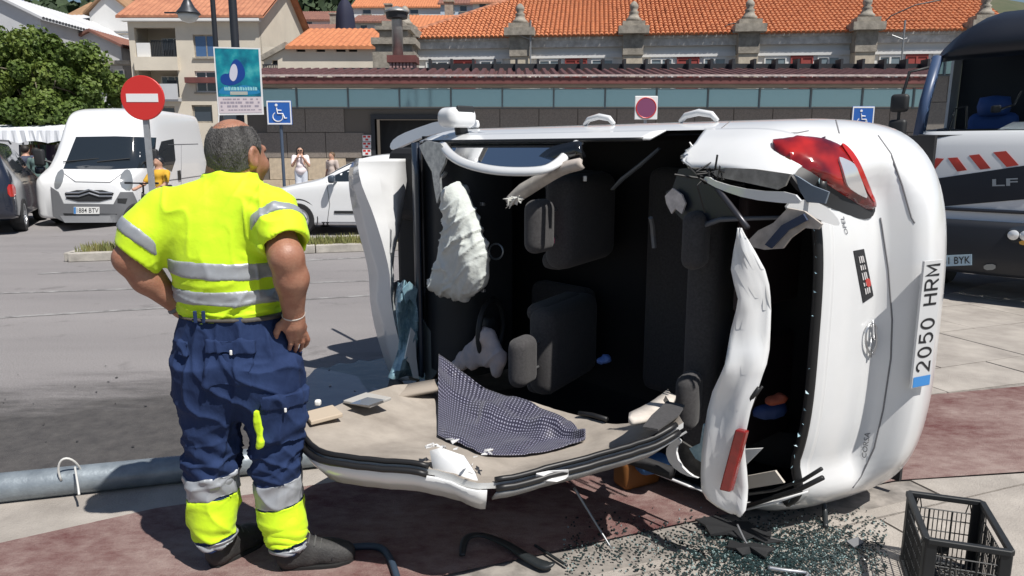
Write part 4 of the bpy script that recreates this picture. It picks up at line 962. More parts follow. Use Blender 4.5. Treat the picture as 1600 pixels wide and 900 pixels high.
# ---- truck ----------------------------------------------------------------------------------------------
psi = radians(43); tE = V((cos(psi), -sin(psi), 0)); tN = V((-sin(psi), -cos(psi), 0)); T0 = V((4.42, 8.35, 0))
tr = thing('truck', 'white and black truck cab with red warning stripes behind the wreck', 'truck', T0)
def TP(s, n, z): return T0 + tE * s + tN * n + V((0, 0, z))                   # s across the front, n out of the front, z up
WT = 2.15
def tgrid(secs, ss):                                                          # front surface: rows of (n, z), columns s with rounded ends
    rows = []
    for n, z in secs:
        r = []
        for s in ss:
            e = min(s, WT - s); rd = .22; k = 0 if e > rd else (rd - math.sqrt(max(0, rd * rd - (rd - e)**2)))
            r.append(TP(s, n - k + .06 * sin(pi * s / WT), z))
        rows.append(r)
    m = MB(); m.grid(rows); return m
ss = [0, .02, .06, .12, .2] + list(np.linspace(.3, WT - .3, 9)) + [WT - .2, WT - .12, WT - .06, WT - .02, WT]
M_TRW = mat('truck_white', (.72, .74, .76), .4, coat=.5)
M_TRB = mat('truck_dark', (.012, .015, .024), .4)
front_secs = [(-.05, .42), (.04, .46), (.07, .6), (.07, .82), (.03, .9), (.02, 1.0), (.02, 1.2), (.01, 1.45), (-.02, 1.64), (-.05, 1.75), (-.09, 1.8)]
fm_ = tgrid(front_secs, ss); fb = bvh_of(fm_); obj('front_panel', fm_, M_TRW, tr, smooth=True)
bmp = tgrid([(-.3, .28), (.0, .30), (.10, .35), (.115, .5), (.115, .80), (.09, .87), (-.05, .88)], ss); bb = bvh_of(bmp); bo = obj('bumper', bmp, mat('truck_bumper', (.014, .017, .024), .5), tr, smooth=True)
# cab box: sides, back, roof cap, pillars
m = MB()
for s in (0.012, WT - .012):
    for (n0, n1, z0, z1) in ((-.25, -1.95, .75, 1.8), (-1.45, -1.95, 1.8, 2.85)):
        m.add([TP(s, n0, z0), TP(s, n1, z0), TP(s, n1, z1), TP(s, n0, z1), TP(s + (.03 if s < 1 else -.03), n0, z0), TP(s + (.03 if s < 1 else -.03), n1, z0), TP(s + (.03 if s < 1 else -.03), n1, z1), TP(s + (.03 if s < 1 else -.03), n0, z1)], [(0, 1, 2, 3), (7, 6, 5, 4), (0, 3, 7, 4), (1, 5, 6, 2), (3, 2, 6, 7), (0, 4, 5, 1)])
obj('door', m, M_TRW, tr)
m = MB(); m.add([TP(.05, -1.9, .5), TP(WT - .05, -1.9, .5), TP(WT - .05, -1.9, 2.85), TP(.05, -1.9, 2.85)], [(0, 1, 2, 3)]); obj('back_wall', m, M_TRB, tr, solid=.05)
rc = []
for n, z, sh in ((-.52, 2.58, .0), (-.38, 2.64, .0), (-.40, 2.80, .02), (-.58, 2.98, .05), (-1.0, 3.12, .12), (-1.9, 3.18, .14), (-2.0, 2.6, .04)):
    row = []
    for s in ss:
        e = min(s, WT - s); k = max(0, .5 - e) ** 2 * .75; row.append(TP(sh + s * (WT - 2 * sh) / WT, n - k * .35, z - k * (1.5 if z > 2.7 else .1)))
    rc.append(row)
m = MB(); m.grid(rc); obj('roof_cap', m, M_TRB, tr, smooth=True)
for s, q in ((.03, .10), (WT - .03, WT - .10)):
    m = MB(); m.tube([TP(s, -.16, 1.76), TP(s, -.28, 2.15), TP((s + q) / 2, -.46, 2.62)], [.065, .06, .06], 8); obj('pillar', m, mat('pillar_blue', (.05, .085, .17), .4), tr, smooth=True)
m = MB(); m.grid([[TP(.06 + (WT - .12) * t, -.10 + .05 * sin(pi * t), 1.79) for t in np.linspace(0, 1, 9)], [TP(.12 + (WT - .24) * t, -.44 + .05 * sin(pi * t), 2.62) for t in np.linspace(0, 1, 9)]])
gl = mat('truck_glass', (.55, .62, .66), .02, trans=1.0, spec=.5, ior=1.12); obj('windscreen', m, gl, tr, smooth=True)
m = MB(); m.add([TP(.12, -.25, 1.7), TP(WT - .12, -.25, 1.7), TP(WT - .12, -.6, 1.8), TP(.12, -.6, 1.8), TP(.12, -.6, .9), TP(WT - .12, -.6, .9)], [(0, 1, 2, 3), (3, 2, 5, 4)]); obj('dashboard', m, M_BLKP, tr, solid=.02)
m = MB(); m.add([TP(.05, -.13, 1.76), TP(WT - .05, -.13, 1.76), TP(WT - .05, -.02, 1.745), TP(.05, -.02, 1.745)], [(0, 1, 2, 3)]); obj('scuttle', m, M_BLKP, tr, solid=.03)
for c, nm in ((.55, 'seat'), (1.6, 'seat')):
    m = MB(); m.rbox(TP(c, -1.25, 1.55), (.5, .2, .85), .09, Matrix.Rotation(-psi, 3, 'Z')); m.lathe([(.02, -.02), (.15, 0), (.17, .1), (.15, .2), (.02, .22)], TP(c, -1.2, 1.95), 12); obj(nm, m, mat('blue_seat', (.03, .09, .32), .7), tr, smooth=True)
m = MB(); rr = [TP(1.55 + .21 * cos(a), -.62 - .16 * sin(a), 1.88 + .13 * sin(a)) for a in np.linspace(0, 2 * pi, 21)[:-1]]; m.tube(rr, .016, 6, closed=True); m.tube([TP(1.55, -.62, 1.88), TP(1.55, -.5, 1.7)], .04, 6); obj('steering_wheel', m, M_BLKP, tr)
m = MB(); m.tube([TP(.30, -.3, 1.8), TP(.32, -.36, 2.04), TP(.42, -.42, 2.06), TP(.44, -.42, 1.82)], .014, 6); obj('grab_handle', m, M_BLKP, tr)
m = MB(); m.tube([TP(.9, -.45, 2.2), TP(.86, -.4, 2.06), TP(.74, -.4, 2.02)], .012, 6); m.rbox(TP(.70, -.4, 2.02), (.1, .05, .08), .02); obj('camera_mount', m, M_BLKP, tr)
m = MB(); m.prism([TP(.75, -.35, 1.80), TP(1.05, -.33, 1.80), TP(1.1, -.52, 1.87), TP(.85, -.55, 1.87)], (0, 0, .006)); obj('paper', m, M_PLATE, tr)
# mirrors on the near-left corner
m = MB(); m.tube([TP(.02, -.3, 2.5), TP(-.14, -.2, 2.46), TP(-.2, -.16, 2.1), TP(-.2, -.16, 1.5), TP(-.04, -.3, 1.45)], .018, 6); mo = obj('mirror_arm', m, M_BLKP, tr, smooth=True)
for z, h in ((1.73, .42), (2.12, .2)): m = MB(); m.rbox(TP(-.2, -.16, z), (.19, .10, h), .04, Matrix.Rotation(-psi, 3, 'Z')); obj('mirror', m, M_BLKP, tr, auto=40)
fpart = lambda nm, P, m_, h=.006, sm_=0, bv=fb, step=7: obj(nm, decal(bv, smoothpoly(P, sm_) if sm_ else P, h, step), m_, tr, auto=40)
fpart('black_grille', [(1456, 280), (1606, 258), (1606, 311), (1466, 323)], M_TRB, .006)
M_RSTR = mat('red_stripe', (.42, .045, .03), .45)
for P in ([(1458, 268), (1475, 248), (1463, 247), (1452, 262)], [(1481, 247), (1496, 246), (1511, 266), (1496, 268)], [(1514, 243), (1530, 241), (1548, 263), (1532, 265)], [(1552, 238), (1572, 236), (1592, 258), (1573, 261)]): fpart('warning_stripe', P, M_RSTR, .004)
def on(bv, px, py, up=.012):
    h = bv.ray_cast(CAMP, ray(px, py)); return (h[0] + tN * up) if h[0] else None
LQ = [on(fb, *p, .02) for p in ((1551, 291), (1591, 290), (1591, 278), (1551, 280))]
if all(LQ): obj('model_letters', letters('LF', lambda u, v_: LQ[0].lerp(LQ[1], u).lerp(LQ[3].lerp(LQ[2], u), v_), bold=.02), M_RIM, tr)
print('TRUCK', [tuple(round(k) for k in project(TP(s, .1, z))) for s in (0, .3, 1.07, 2.15) for z in (.35, .85)])
LQ2 = [on(bb, *p, .014) for p in ((1452, 417), (1519, 414), (1519, 397), (1452, 400))]
if all(LQ2): plate(tr, '8661 BYK', lambda u, v_, h: LQ2[0].lerp(LQ2[1], u).lerp(LQ2[3].lerp(LQ2[2], u), v_) + tN * h, m_=mat('plate_blueish', (.42, .58, .70), .4))
hl = fpart('headlight', [(1571, 361), (1590, 353), (1612, 354), (1612, 382), (1585, 381), (1573, 374)], mat('lamp_housing_grey', (.10, .11, .12), .1, metal=.6, spec=1), .012, 1, bb)
for cx_, cy_, rr_ in ((1584, 367, .05), (1603, 368, .05)):
    h_ = bb.ray_cast(CAMP, ray(cx_, cy_))[0]
    if h_: m = MB(); m.lathe([(.002, .03), (rr_ * .7, .026), (rr_, .012), (rr_, -.01), (.002, -.01)], h_ + tN * .016, 18, 'y', rot=Matrix((tE, tN, V((0, 0, 1)))).transposed()); obj('lens', m, M_LAMP, hl, auto=40)
fpart('indicator', [(1592, 376), (1612, 375), (1612, 382), (1594, 383)], mat('amber', (.75, .42, .10), .15), .016, 1, bb)
fpart('fog_lamp', [(1537, 413), (1556, 412), (1556, 421), (1538, 422)], mat('fog_grey', (.25, .27, .28), .2, metal=.4), .012, 1, bb)
m = MB()
for z, k in ((.98, 0),): m.tube([TP(s, .04 + .06 * sin(pi * s / WT), z) for s in np.linspace(.2, WT - .2, 10)], .02, 6)
obj('grille_bar', m, M_TRB, tr)
for s in (.2, WT - .2):
    C = TP(s, -1.0, .43); R = Matrix((tN, tE, V((0, 0, 1)))).transposed(); m = MB(); m.lathe([(.2, -.13), (.40, -.13), (.43, -.08), (.43, .08), (.40, .13), (.2, .13)], C, 24, 'y', rot=R); w_ = obj('wheel', m, M_TYRE, tr, auto=40); m = MB(); m.lathe([(.03, -.1), (.22, -.12), (.26, -.05), (.26, .05), (.22, .12), (.03, .1)], C, 20, 'y', rot=R); obj('rim', m, M_RIM, w_, auto=40)
m = MB(); m.box(TP(WT / 2, -3.6, 1.0), (2.0, 3.2, .25), Matrix.Rotation(-psi, 3, 'Z')); m.box(TP(WT / 2, -4.0, 1.2), (2.2, 3.6, .16), Matrix.Rotation(-psi, 3, 'Z')); m.box(TP(WT / 2, -1.1, .62), (1.5, 1.6, .2), Matrix.Rotation(-psi, 3, 'Z')); obj('chassis', m, M_TRB, tr)
for s in (.25, WT - .25): 
    C = TP(s, -4.6, .43); m = MB(); m.lathe([(.02, -.15), (.40, -.15), (.43, -.1), (.43, .1), (.40, .15), (.02, .15)], C, 24, 'y', rot=R); obj('wheel', m, M_TYRE, tr, auto=40)
# ================================================================== street furniture, tree, people at a distance
M_POST = mat('galv_post', (.42, .44, .46), .5, metal=.5, var=.12, vscale=8)
M_DPOLE = mat('dark_pole', (.02, .023, .03), .45)
M_SRED = mat('sign_red', (.62, .035, .03), .4); M_SWHITE = mat('sign_white', (.82, .82, .82), .4); M_SBLUE = mat('sign_blue', (.025, .12, .44), .4)
def post(par, px, py, Y, r, top, m_=M_POST, name='post'):
    p = D(px, py, Y); m = MB(); m.lathe([(r, 0.0), (r, top)], (p.x, Y, 0), 12); return obj(name, m, m_, par, auto=40)
# no-entry sign
Yn = 10.2; c = D(223, 153, Yn); r = (D(258, 153, Yn).x - D(190, 153, Yn).x) / 2
ns = thing('no_entry_sign', 'round red no-entry sign on a grey post in front of the white van', 'sign', (c.x, Yn, 0))
m = MB(); m.lathe([(r, -.012), (r, .006), (r * .985, .012), (.002, .012)][::-1], (c.x, Yn, c.z), 40, 'y'); 
m = MB(); m.lathe([(.002, -.014), (r * .98, -.014), (r, -.008), (r, .012), (.002, .012)], (c.x, Yn, c.z), 40, 'y'); obj('disc', m, M_SRED, ns)
m = MB(); m.box((c.x, Yn - .016, c.z), (r * 1.46, .004, r * .37)); obj('bar', m, M_SWHITE, ns)
m = MB(); m.box2((c.x - .035, Yn + .014, 0), (c.x + .035, Yn + .06, c.z + r * .6)); obj('post', m, M_POST, ns)
m = MB(); 
for dz in (-.15, .15): m.box((c.x, Yn + .036, c.z + dz), (.12, .055, .035))
obj('clamp', m, M_GRYP2, ns)
# disabled-parking signs
def disabled(px0, py0, px1, py1, Y, label, base_m=M_POST):
    a, b = D(px0, py1, Y), D(px1, py0, Y); cx, cz = (a.x + b.x) / 2, (a.z + b.z) / 2; w_, h_ = b.x - a.x, b.z - a.z
    t = thing('parking_sign', label, 'sign', (cx, Y, 0), 0)
    m = MB(); m.rbox((cx, Y, cz), (w_, .02, h_), .008, seg=1); obj('board', m, M_SBLUE, t)
    m = MB(); e = .03 * w_; q = .07 * w_
    for bx_ in (((-.5, .5 - .06), (.5, .5)), ((-.5, -.5), (.5, -.44)), ((-.5, -.44), (-.45, .44)), ((.45, -.44), (.5, .44))): m.box2((cx + bx_[0][0] * w_ * .97, Y - .0135, cz + bx_[0][1] * h_ * .97), (cx + bx_[1][0] * w_ * .97, Y - .011, cz + bx_[1][1] * h_ * .97))
    obj('border', m, M_SWHITE, t)
    S2 = lambda u, v_: V((cx + u * w_, Y - .014, cz + v_ * h_)); m = MB(); k = .022 * w_
    m.tube([S2(-.06 + .2 * cos(x), -.17 + .19 * sin(x)) for x in np.linspace(radians(125), radians(385), 16)], k, 5)
    m.tube([S2(-.1, .2), S2(-.06, -.04), S2(.14, -.04), S2(.22, -.24), S2(.30, -.22)], k * 1.2, 5); m.tube([S2(-.08, .1), S2(.1, .09)], k, 5)
    m.lathe([(.002, -.008), (.055 * w_, -.006), (.055 * w_, .004), (.002, .004)], S2(-.1, .31), 12, 'y'); obj('wheelchair_symbol', m, M_SWHITE, t)
    m = MB(); m.lathe([(.035, 0), (.035, cz + h_ * .3)], (cx, Y + .06, 0), 10); obj('post', m, base_m, t, auto=40)
    return t
disabled(418, 157, 455, 195, 16.2, 'blue wheelchair parking sign on a post beside the hatchback bonnet', mat('post_blue', (.06, .085, .13), .5))
disabled(1329, 166, 1367, 204, 16.5, 'blue wheelchair parking sign behind the overturned car by the truck')
# no-parking plate
Yp = 15; a, b = D(991, 187, Yp), D(1028, 150, Yp); cx, cz = (a.x + b.x) / 2, (a.z + b.z) / 2; t = thing('no_parking_plate', 'white square plate with a purple-red disc on a post behind the wreck', 'sign', (cx, Yp, 0))
m = MB(); m.rbox((cx, Yp, cz), (b.x - a.x, .02, b.z - a.z), .01, seg=1); obj('board', m, M_SWHITE, t)
m = MB(); m.lathe([(.002, -.006), (.185, -.006), (.185, .004), (.002, .004)], (cx, Yp - .012, cz), 30, 'y'); obj('disc', m, mat('purple_disc', (.22, .06, .14), .5), t)
m = MB(); m.tube([(cx + .195 * cos(a), Yp - .012, cz + .195 * sin(a)) for a in np.linspace(0, 2 * pi, 33)[:-1]], .012, 6, closed=True); obj('rim', m, M_SRED, t)
m = MB(); m.lathe([(.03, 0), (.03, cz)], (cx, Yp + .05, 0), 10); obj('post', m, M_POST, t, auto=40)
# lamp pole with the poster
Yl = 10.8; c = D(367, 60, Yl); lp = thing('lamp_pole', 'thick dark lamp pole carrying the blue poster board', 'pole', (c.x, Yl, 0))
m = MB(); m.lathe([(.075, 0), (.07, .4), (.058, .45), (.055, 4.6), (.05, 5.2)], (c.x, Yl, 0), 14); obj('shaft', m, M_DPOLE, lp, auto=40)
m = MB(); m.lathe([(.11, 0), (.11, .05), (.08, .4)], (c.x, Yl, 0), 14); obj('foot', m, M_DPOLE, lp, auto=40)
c2 = D(335, 40, 11.6); l2 = thing('lantern_pole', 'slim dark pole with a hanging street lantern beside the poster', 'street lamp', (c2.x, 11.6, 0))
m = MB(); m.lathe([(.05, 0), (.042, .6), (.035, 4.8), (.03, 5.2)], (c2.x, 11.6, 0), 12); obj('shaft', m, M_DPOLE, l2, auto=40)
lc = D(294, 22, 11.6); m = MB(); m.tube([(c2.x, 11.6, lc.z + .95), (c2.x - .12, 11.6, lc.z + 1.05), (lc.x, 11.6, lc.z + .9), (lc.x, 11.6, lc.z + .3)], .018, 6); m.tube([(c2.x, 11.6, lc.z + .5), (lc.x, 11.6, lc.z + .95)], .012, 6); obj('arm', m, M_DPOLE, l2)
m = MB(); m.lathe([(.02, .34), (.05, .3), (.05, .2), (.1, .1), (.17, .02), (.18, 0), (.15, 0)], (lc.x, 11.6, lc.z), 18); obj('lantern_hood', m, mat('lantern', (.06, .065, .075), .4, metal=.5), l2, smooth=True)
m = MB(); m.lathe([(.15, 0), (.14, -.05), (.09, -.1), (.02, -.125)], (lc.x, 11.6, lc.z - .002), 18); obj('lantern_glass', m, mat('frosted', (.62, .64, .62), .3), l2, smooth=True)
m = MB(); m.box((lc.x - .1, 11.6, lc.z + .02), (.5, .03, .02)); obj('lantern_yoke', m, M_DPOLE, l2)
# poster: a bird-like dark figure on a teal sea, pale caption block
PA, PB, PC_, PD_ = (333, 73), (406, 75), (412, 179), (341, 180)
YP = 10.62; pq = [D(x, y, YP) for x, y in (PD_, PC_, PB, PA)]
def PQ(u, v_, h=0): return pq[0].lerp(pq[1], u).lerp(pq[3].lerp(pq[2], u), v_) + V((0, -h, 0))
ps = thing('poster_board', 'teal event poster with a dark blue round figure in a white frame', 'poster', (pq[0].x, YP, pq[0].z))
def teal():
    m = bpy.data.materials.new('poster_print'); m.use_nodes = True; t = m.node_tree; b = t.nodes['Principled BSDF']; tc = t.nodes.new('ShaderNodeTexCoord')
    n = t.nodes.new('ShaderNodeTexNoise'); n.inputs['Scale'].default_value = 4.5; n.inputs['Detail'].default_value = 5; t.links.new(tc.outputs['Object'], n.inputs[0])
    r = t.nodes.new('ShaderNodeValToRGB'); e = r.color_ramp.elements; e[0].position = .33; e[0].color = (.005, .10, .19, 1); e[1].position = .72; e[1].color = (.10, .50, .50, 1); x = e.new(.55); x.color = (.01, .27, .34, 1)
    t.links.new(n.outputs[0], r.inputs[0]); t.links.new(r.outputs[0], b.inputs['Base Color']); b.inputs['Roughness'].default_value = .35; return m
m = MB(); m.add([PQ(u, v_, h) for h in (-.015, .0) for u, v_ in ((0, 0), (1, 0), (1, 1), (0, 1))], [(3, 2, 1, 0), (4, 5, 6, 7), (0, 1, 5, 4), (1, 2, 6, 5), (2, 3, 7, 6), (3, 0, 4, 7)]); obj('board', m, M_SWHITE, ps)
m = MB(); m.add([PQ(u, v_, .003) for u, v_ in ((.03, .275), (.97, .275), (.97, .98), (.03, .98))], [(0, 1, 2, 3)]); obj('print', m, teal(), ps)
def blob(pts, h, m_, nm, it=2): m = MB(); P = smoothpoly(pts, it); m.add([PQ(u, v_, h) for u, v_ in P], [tuple(range(len(P)))]); obj(nm, m, m_, ps)
blob([(.12, .46), (.1, .57), (.22, .62), (.3, .6), (.36, .76), (.46, .84), (.58, .79), (.66, .66), (.64, .55), (.5, .47), (.3, .43)], .0045, mat('print_blue', (.01, .055, .28), .4), 'printed_figure')
blob([(.30, .55), (.33, .68), (.40, .76), (.47, .75), (.50, .65), (.46, .54), (.38, .49)], .006, mat('print_pale', (.62, .62, .72), .4), 'printed_face')
blob([(.05, .36), (.2, .44), (.42, .40), (.6, .46), (.95, .38), (.95, .3), (.05, .3)], .0042, mat('print_wave', (.02, .22, .45), .4), 'printed_wave')
blob([(.30, .30), (.30, .35), (.68, .35), (.68, .30)], .0062, mat('print_sand', (.45, .47, .42), .4), 'printed_label', 0)
for (u0, u1, v0, v1, c_) in ((.18, .86, .365, .42, (.30, .62, .66)),):
    m = MB(); rnd = random.Random(3); x = u0
    while x < u1:
        w_ = rnd.uniform(.03, .07); m.add([PQ(u, v_, .0064) for u, v_ in ((x, v0), (x + w_ * .75, v0), (x + w_ * .75, v1 - rnd.uniform(0, .02)), (x, v1))], [(0, 1, 2, 3)]); x += w_
    obj('printed_title', m, mat('print_title', c_, .4), ps)
m = MB(); m.add([PQ(u, v_, .003) for u, v_ in ((.03, .03), (.97, .03), (.97, .268), (.03, .268))], [(0, 1, 2, 3)]); obj('caption_field', m, mat('print_pink', (.68, .60, .63), .5), ps)
m = MB(); rnd = random.Random(8)
for v_, hh in ((.235, .022), (.185, .03), (.13, .03), (.075, .016)):
    x = .07
    while x < .9:
        w_ = rnd.uniform(.04, .12); 
        if rnd.random() < .8: m.add([PQ(a, b, .0044) for a, b in ((x, v_ - hh / 2), (x + w_ * .8, v_ - hh / 2), (x + w_ * .8, v_ + hh / 2), (x, v_ + hh / 2))], [(0, 1, 2, 3)])
        x += w_
o = obj('caption_print', m, mat('print_grey', (.36, .32, .38), .5), ps); o['kind'] = 'stuff'
m = MB(); m.box2((pq[0].x + .15, YP + .02, pq[0].z + .3), (pq[1].x - .1, Yl + .0, pq[0].z + .34)); m.box2((pq[0].x + .15, YP + .02, pq[0].z + .75), (pq[1].x - .1, Yl, pq[0].z + .79)); obj('bracket', m, M_DPOLE, ps)
m = MB(); m.tube([PQ(.02, .02, .004), PQ(.0, -.12, .01), PQ(-.03, -.2, .01)], .008, 5); obj('loose_tie', m, M_SWHITE, ps)
# little hydrant plates on the wall
for k, py in enumerate((216, 227, 238)):
    c = D(573, py, YM - .05); m = MB(); m.box((c.x, YM - .03, c.z), (.27, .02, .2)); o = obj('hydrant_plate', m, M_SWHITE); tag(o, ['topmost', 'middle', 'lowest'][k] + ' of three small red and white plates on the wall by the doorway', 'sign', 'hydrant plates on the wall')
    m = MB(); 
    for sx, sz in ((-.07, .05), (.07, .05), (0, -.04)): m.box((c.x + sx, YM - .043, c.z + sz), (.09, .004, .06))
    obj('mark', m, M_SRED, o)

# ---- plane tree ------------------------------------------------------------------------------------------
def tree(name, label, base, h, crown_c, crown_r, seed, nleaf=26000, leaf=.062):
    random.seed(seed); t = thing(name, label, 'tree', base); b = V(base); cc = V(crown_c)
    m = MB(); trunk_top = b + V((0, 0, h * .42)); m.tube([b, b + V((.03, 0, h * .15)), b + V((-.02, .05, h * .3)), trunk_top], [.2, .16, .14, .12], 10); limbs = []
    for k in range(11):
        a = 2 * pi * k / 11 + random.uniform(-.3, .3); e = cc + V((cos(a) * crown_r[0] * random.uniform(.45, .85), sin(a) * crown_r[1] * random.uniform(.45, .85), random.uniform(-.45, .7) * crown_r[2]))
        mid = trunk_top.lerp(e, .5) + V((random.uniform(-.2, .2), random.uniform(-.2, .2), .2)); m.tube([trunk_top - V((0, 0, .15)), mid, e], [.075, .045, .015], 6); limbs.append((mid, e))
        for _ in range(3):
            s = mid.lerp(e, random.uniform(.1, .8)); e2 = s + V((random.gauss(0, .5), random.gauss(0, .5), random.gauss(.2, .4))); m.tube([s, s.lerp(e2, .5) + V((0, 0, .06)), e2], [.025, .016, .008], 5); limbs.append((s, e2))
    obj('trunk', m, mat('bark', (.16, .135, .10), .9, var=.4, vscale=12, bump=.6), t, smooth=True)
    clumps = []
    for _ in range(150):
        d = V((random.gauss(0, 1), random.gauss(0, 1), random.gauss(0, 1))).normalized(); k = random.uniform(.45, 1.0)
        clumps.append((cc + V((d.x * crown_r[0], d.y * crown_r[1], d.z * crown_r[2])) * k, random.uniform(.22, .48)))
    r = np.random.RandomState(seed); vs = []; n = nleaf; ci = r.randint(0, len(clumps), n)
    C = np.array([clumps[i][0] for i in ci]); R_ = np.array([clumps[i][1] for i in ci])
    d = r.normal(0, 1, (n, 3)); d /= np.linalg.norm(d, axis=1)[:, None]; P = C + d * (R_ * r.uniform(.3, 1.05, n) ** .5)[:, None]
    nn = d * .7 + r.normal(0, .6, (n, 3)) + np.array([0, 0, .35]); nn /= np.linalg.norm(nn, axis=1)[:, None]
    u = np.cross(nn, r.normal(0, 1, (n, 3))); u /= np.linalg.norm(u, axis=1)[:, None]; v_ = np.cross(nn, u); s = leaf * r.uniform(.6, 1.3, n)[:, None]
    verts = np.stack([P - u * s, P - v_ * s * .75 + nn * s * .15, P + u * s * 1.1, P + v_ * s * .75 + nn * s * .15], 1).reshape(-1, 3)
    o = npmesh('crown', verts, np.arange(4 * n).reshape(-1, 4), MATS['leaf'], t); o.data.polygons.foreach_set('use_smooth', [False] * n); o['kind'] = 'stuff'
    return t
def leaf_mat(name, a, b, y):
    m = mat(name, a, .55, col2=b, vscale=1.1, detail=3); t = m.node_tree; p = t.nodes['Principled BSDF']; p.inputs['Specular IOR Level'].default_value = .35
    r = [x for x in t.nodes if x.type == 'VALTORGB'][0]; e = r.color_ramp.elements.new(.5); e.color = y + (1,)
    tl = t.nodes.new('ShaderNodeBsdfTranslucent'); mx = t.nodes.new('ShaderNodeMixShader'); mx.inputs[0].default_value = .25; t.links.new(r.outputs[0], tl.inputs[0]); t.links.new(p.outputs[0], mx.inputs[1]); t.links.new(tl.outputs[0], mx.inputs[2])
    t.links.new(mx.outputs[0], [x for x in t.nodes if x.type == 'OUTPUT_MATERIAL'][0].inputs[0]); return m
leaf_mat('leaf', (.22, .27, .06), (.07, .12, .028), (.13, .19, .04))
Yt = 21.5
cA = D(55, 140, Yt); tree('leafy_street_tree', 'broad leafy green tree standing behind the market stall', (cA.x, Yt, 0), 5.6, (cA.x, Yt, cA.z), (2.15, 1.8, 1.45), 5, 52000)
cA = D(-75, 110, Yt + 1); tree('leafy_street_tree', 'second leafy tree at the outer end of the market stall', (cA.x, Yt + 1, 0), 5.6, (cA.x, Yt + 1, cA.z), (1.7, 1.6, 1.5), 9, 16000)

# ---- market stall --------------------------------------------------------------------------------------
Ys = 19.2; xa, xb = D(-60, 212, Ys).x, D(121, 212, Ys).x; z1, z0 = D(60, 204, Ys).z, D(60, 224, Ys).z
st = thing('market_stall', 'market stall with white canvas canopy and scalloped valance', 'stall', ((xa + xb) / 2, Ys, 0))
m = MB(); n = 40; top = [(xa + (xb - xa) * k / n, Ys - .02 * sin(k * 2.1), z1) for k in range(n + 1)]; bot = [(xa + (xb - xa) * k / n, Ys - .05 - .03 * sin(k * 1.7), z0 + (.06 * abs(sin(k * pi / 10)))) for k in range(n + 1)]
m.grid([top, bot]); m.grid([top, [(p[0], Ys + 2.6, z1 + .35) for p in top]]); obj('canopy', m, mat('canvas_white', (.70, .72, .76), .9), st, solid=.01)
m = MB()
for x_ in (xa + .2, (xa + xb) / 2, xb - .15):
    for y_ in (Ys + .1, Ys + 2.5): m.tube([(x_, y_, 0), (x_, y_, z1)], .025, 6)
obj('frame', m, M_POST, st)
m = MB(); m.box2((xa, Ys + 1.0, .0), (xb - .3, Ys + 2.2, .8)); obj('counter', m, mat('stall_cloth', (.07, .05, .06), .9, var=.5, vscale=3), st)
random.seed(31); cols = [(.06, .08, .14), (.32, .30, .18), (.16, .06, .05), (.05, .09, .08), (.25, .2, .16), (.08, .06, .10), (.30, .16, .05), (.02, .02, .03), (.03, .03, .035)]
for k in range(9):
    x_ = xa + 1.0 + (xb - xa - 1.2) * k / 9; w_ = random.uniform(.24, .38); h_ = random.uniform(.5, .85); zt = z0 - .03; y_ = Ys + .7 + random.uniform(-.1, .5)
    rows_ = [[(x_ + w_ * (u - .5) * (1 + .4 * v_) , y_ + .05 * sin(u * 9 + k), zt - h_ * v_) for u in np.linspace(0, 1, 6)] for v_ in np.linspace(0, 1, 5)]
    m = MB(); m.grid(rows_); o = obj('hanging_garment', m, mat('garment%d' % (k % 9), cols[k % 9], .9), solid=.03); tag(o, ['navy', 'olive yellow', 'maroon', 'dark green', 'tan', 'dull purple', 'orange', 'black', 'charcoal'][k] + ' garment hanging on the rail under the stall canopy', 'garment', 'garments on the stall rail')

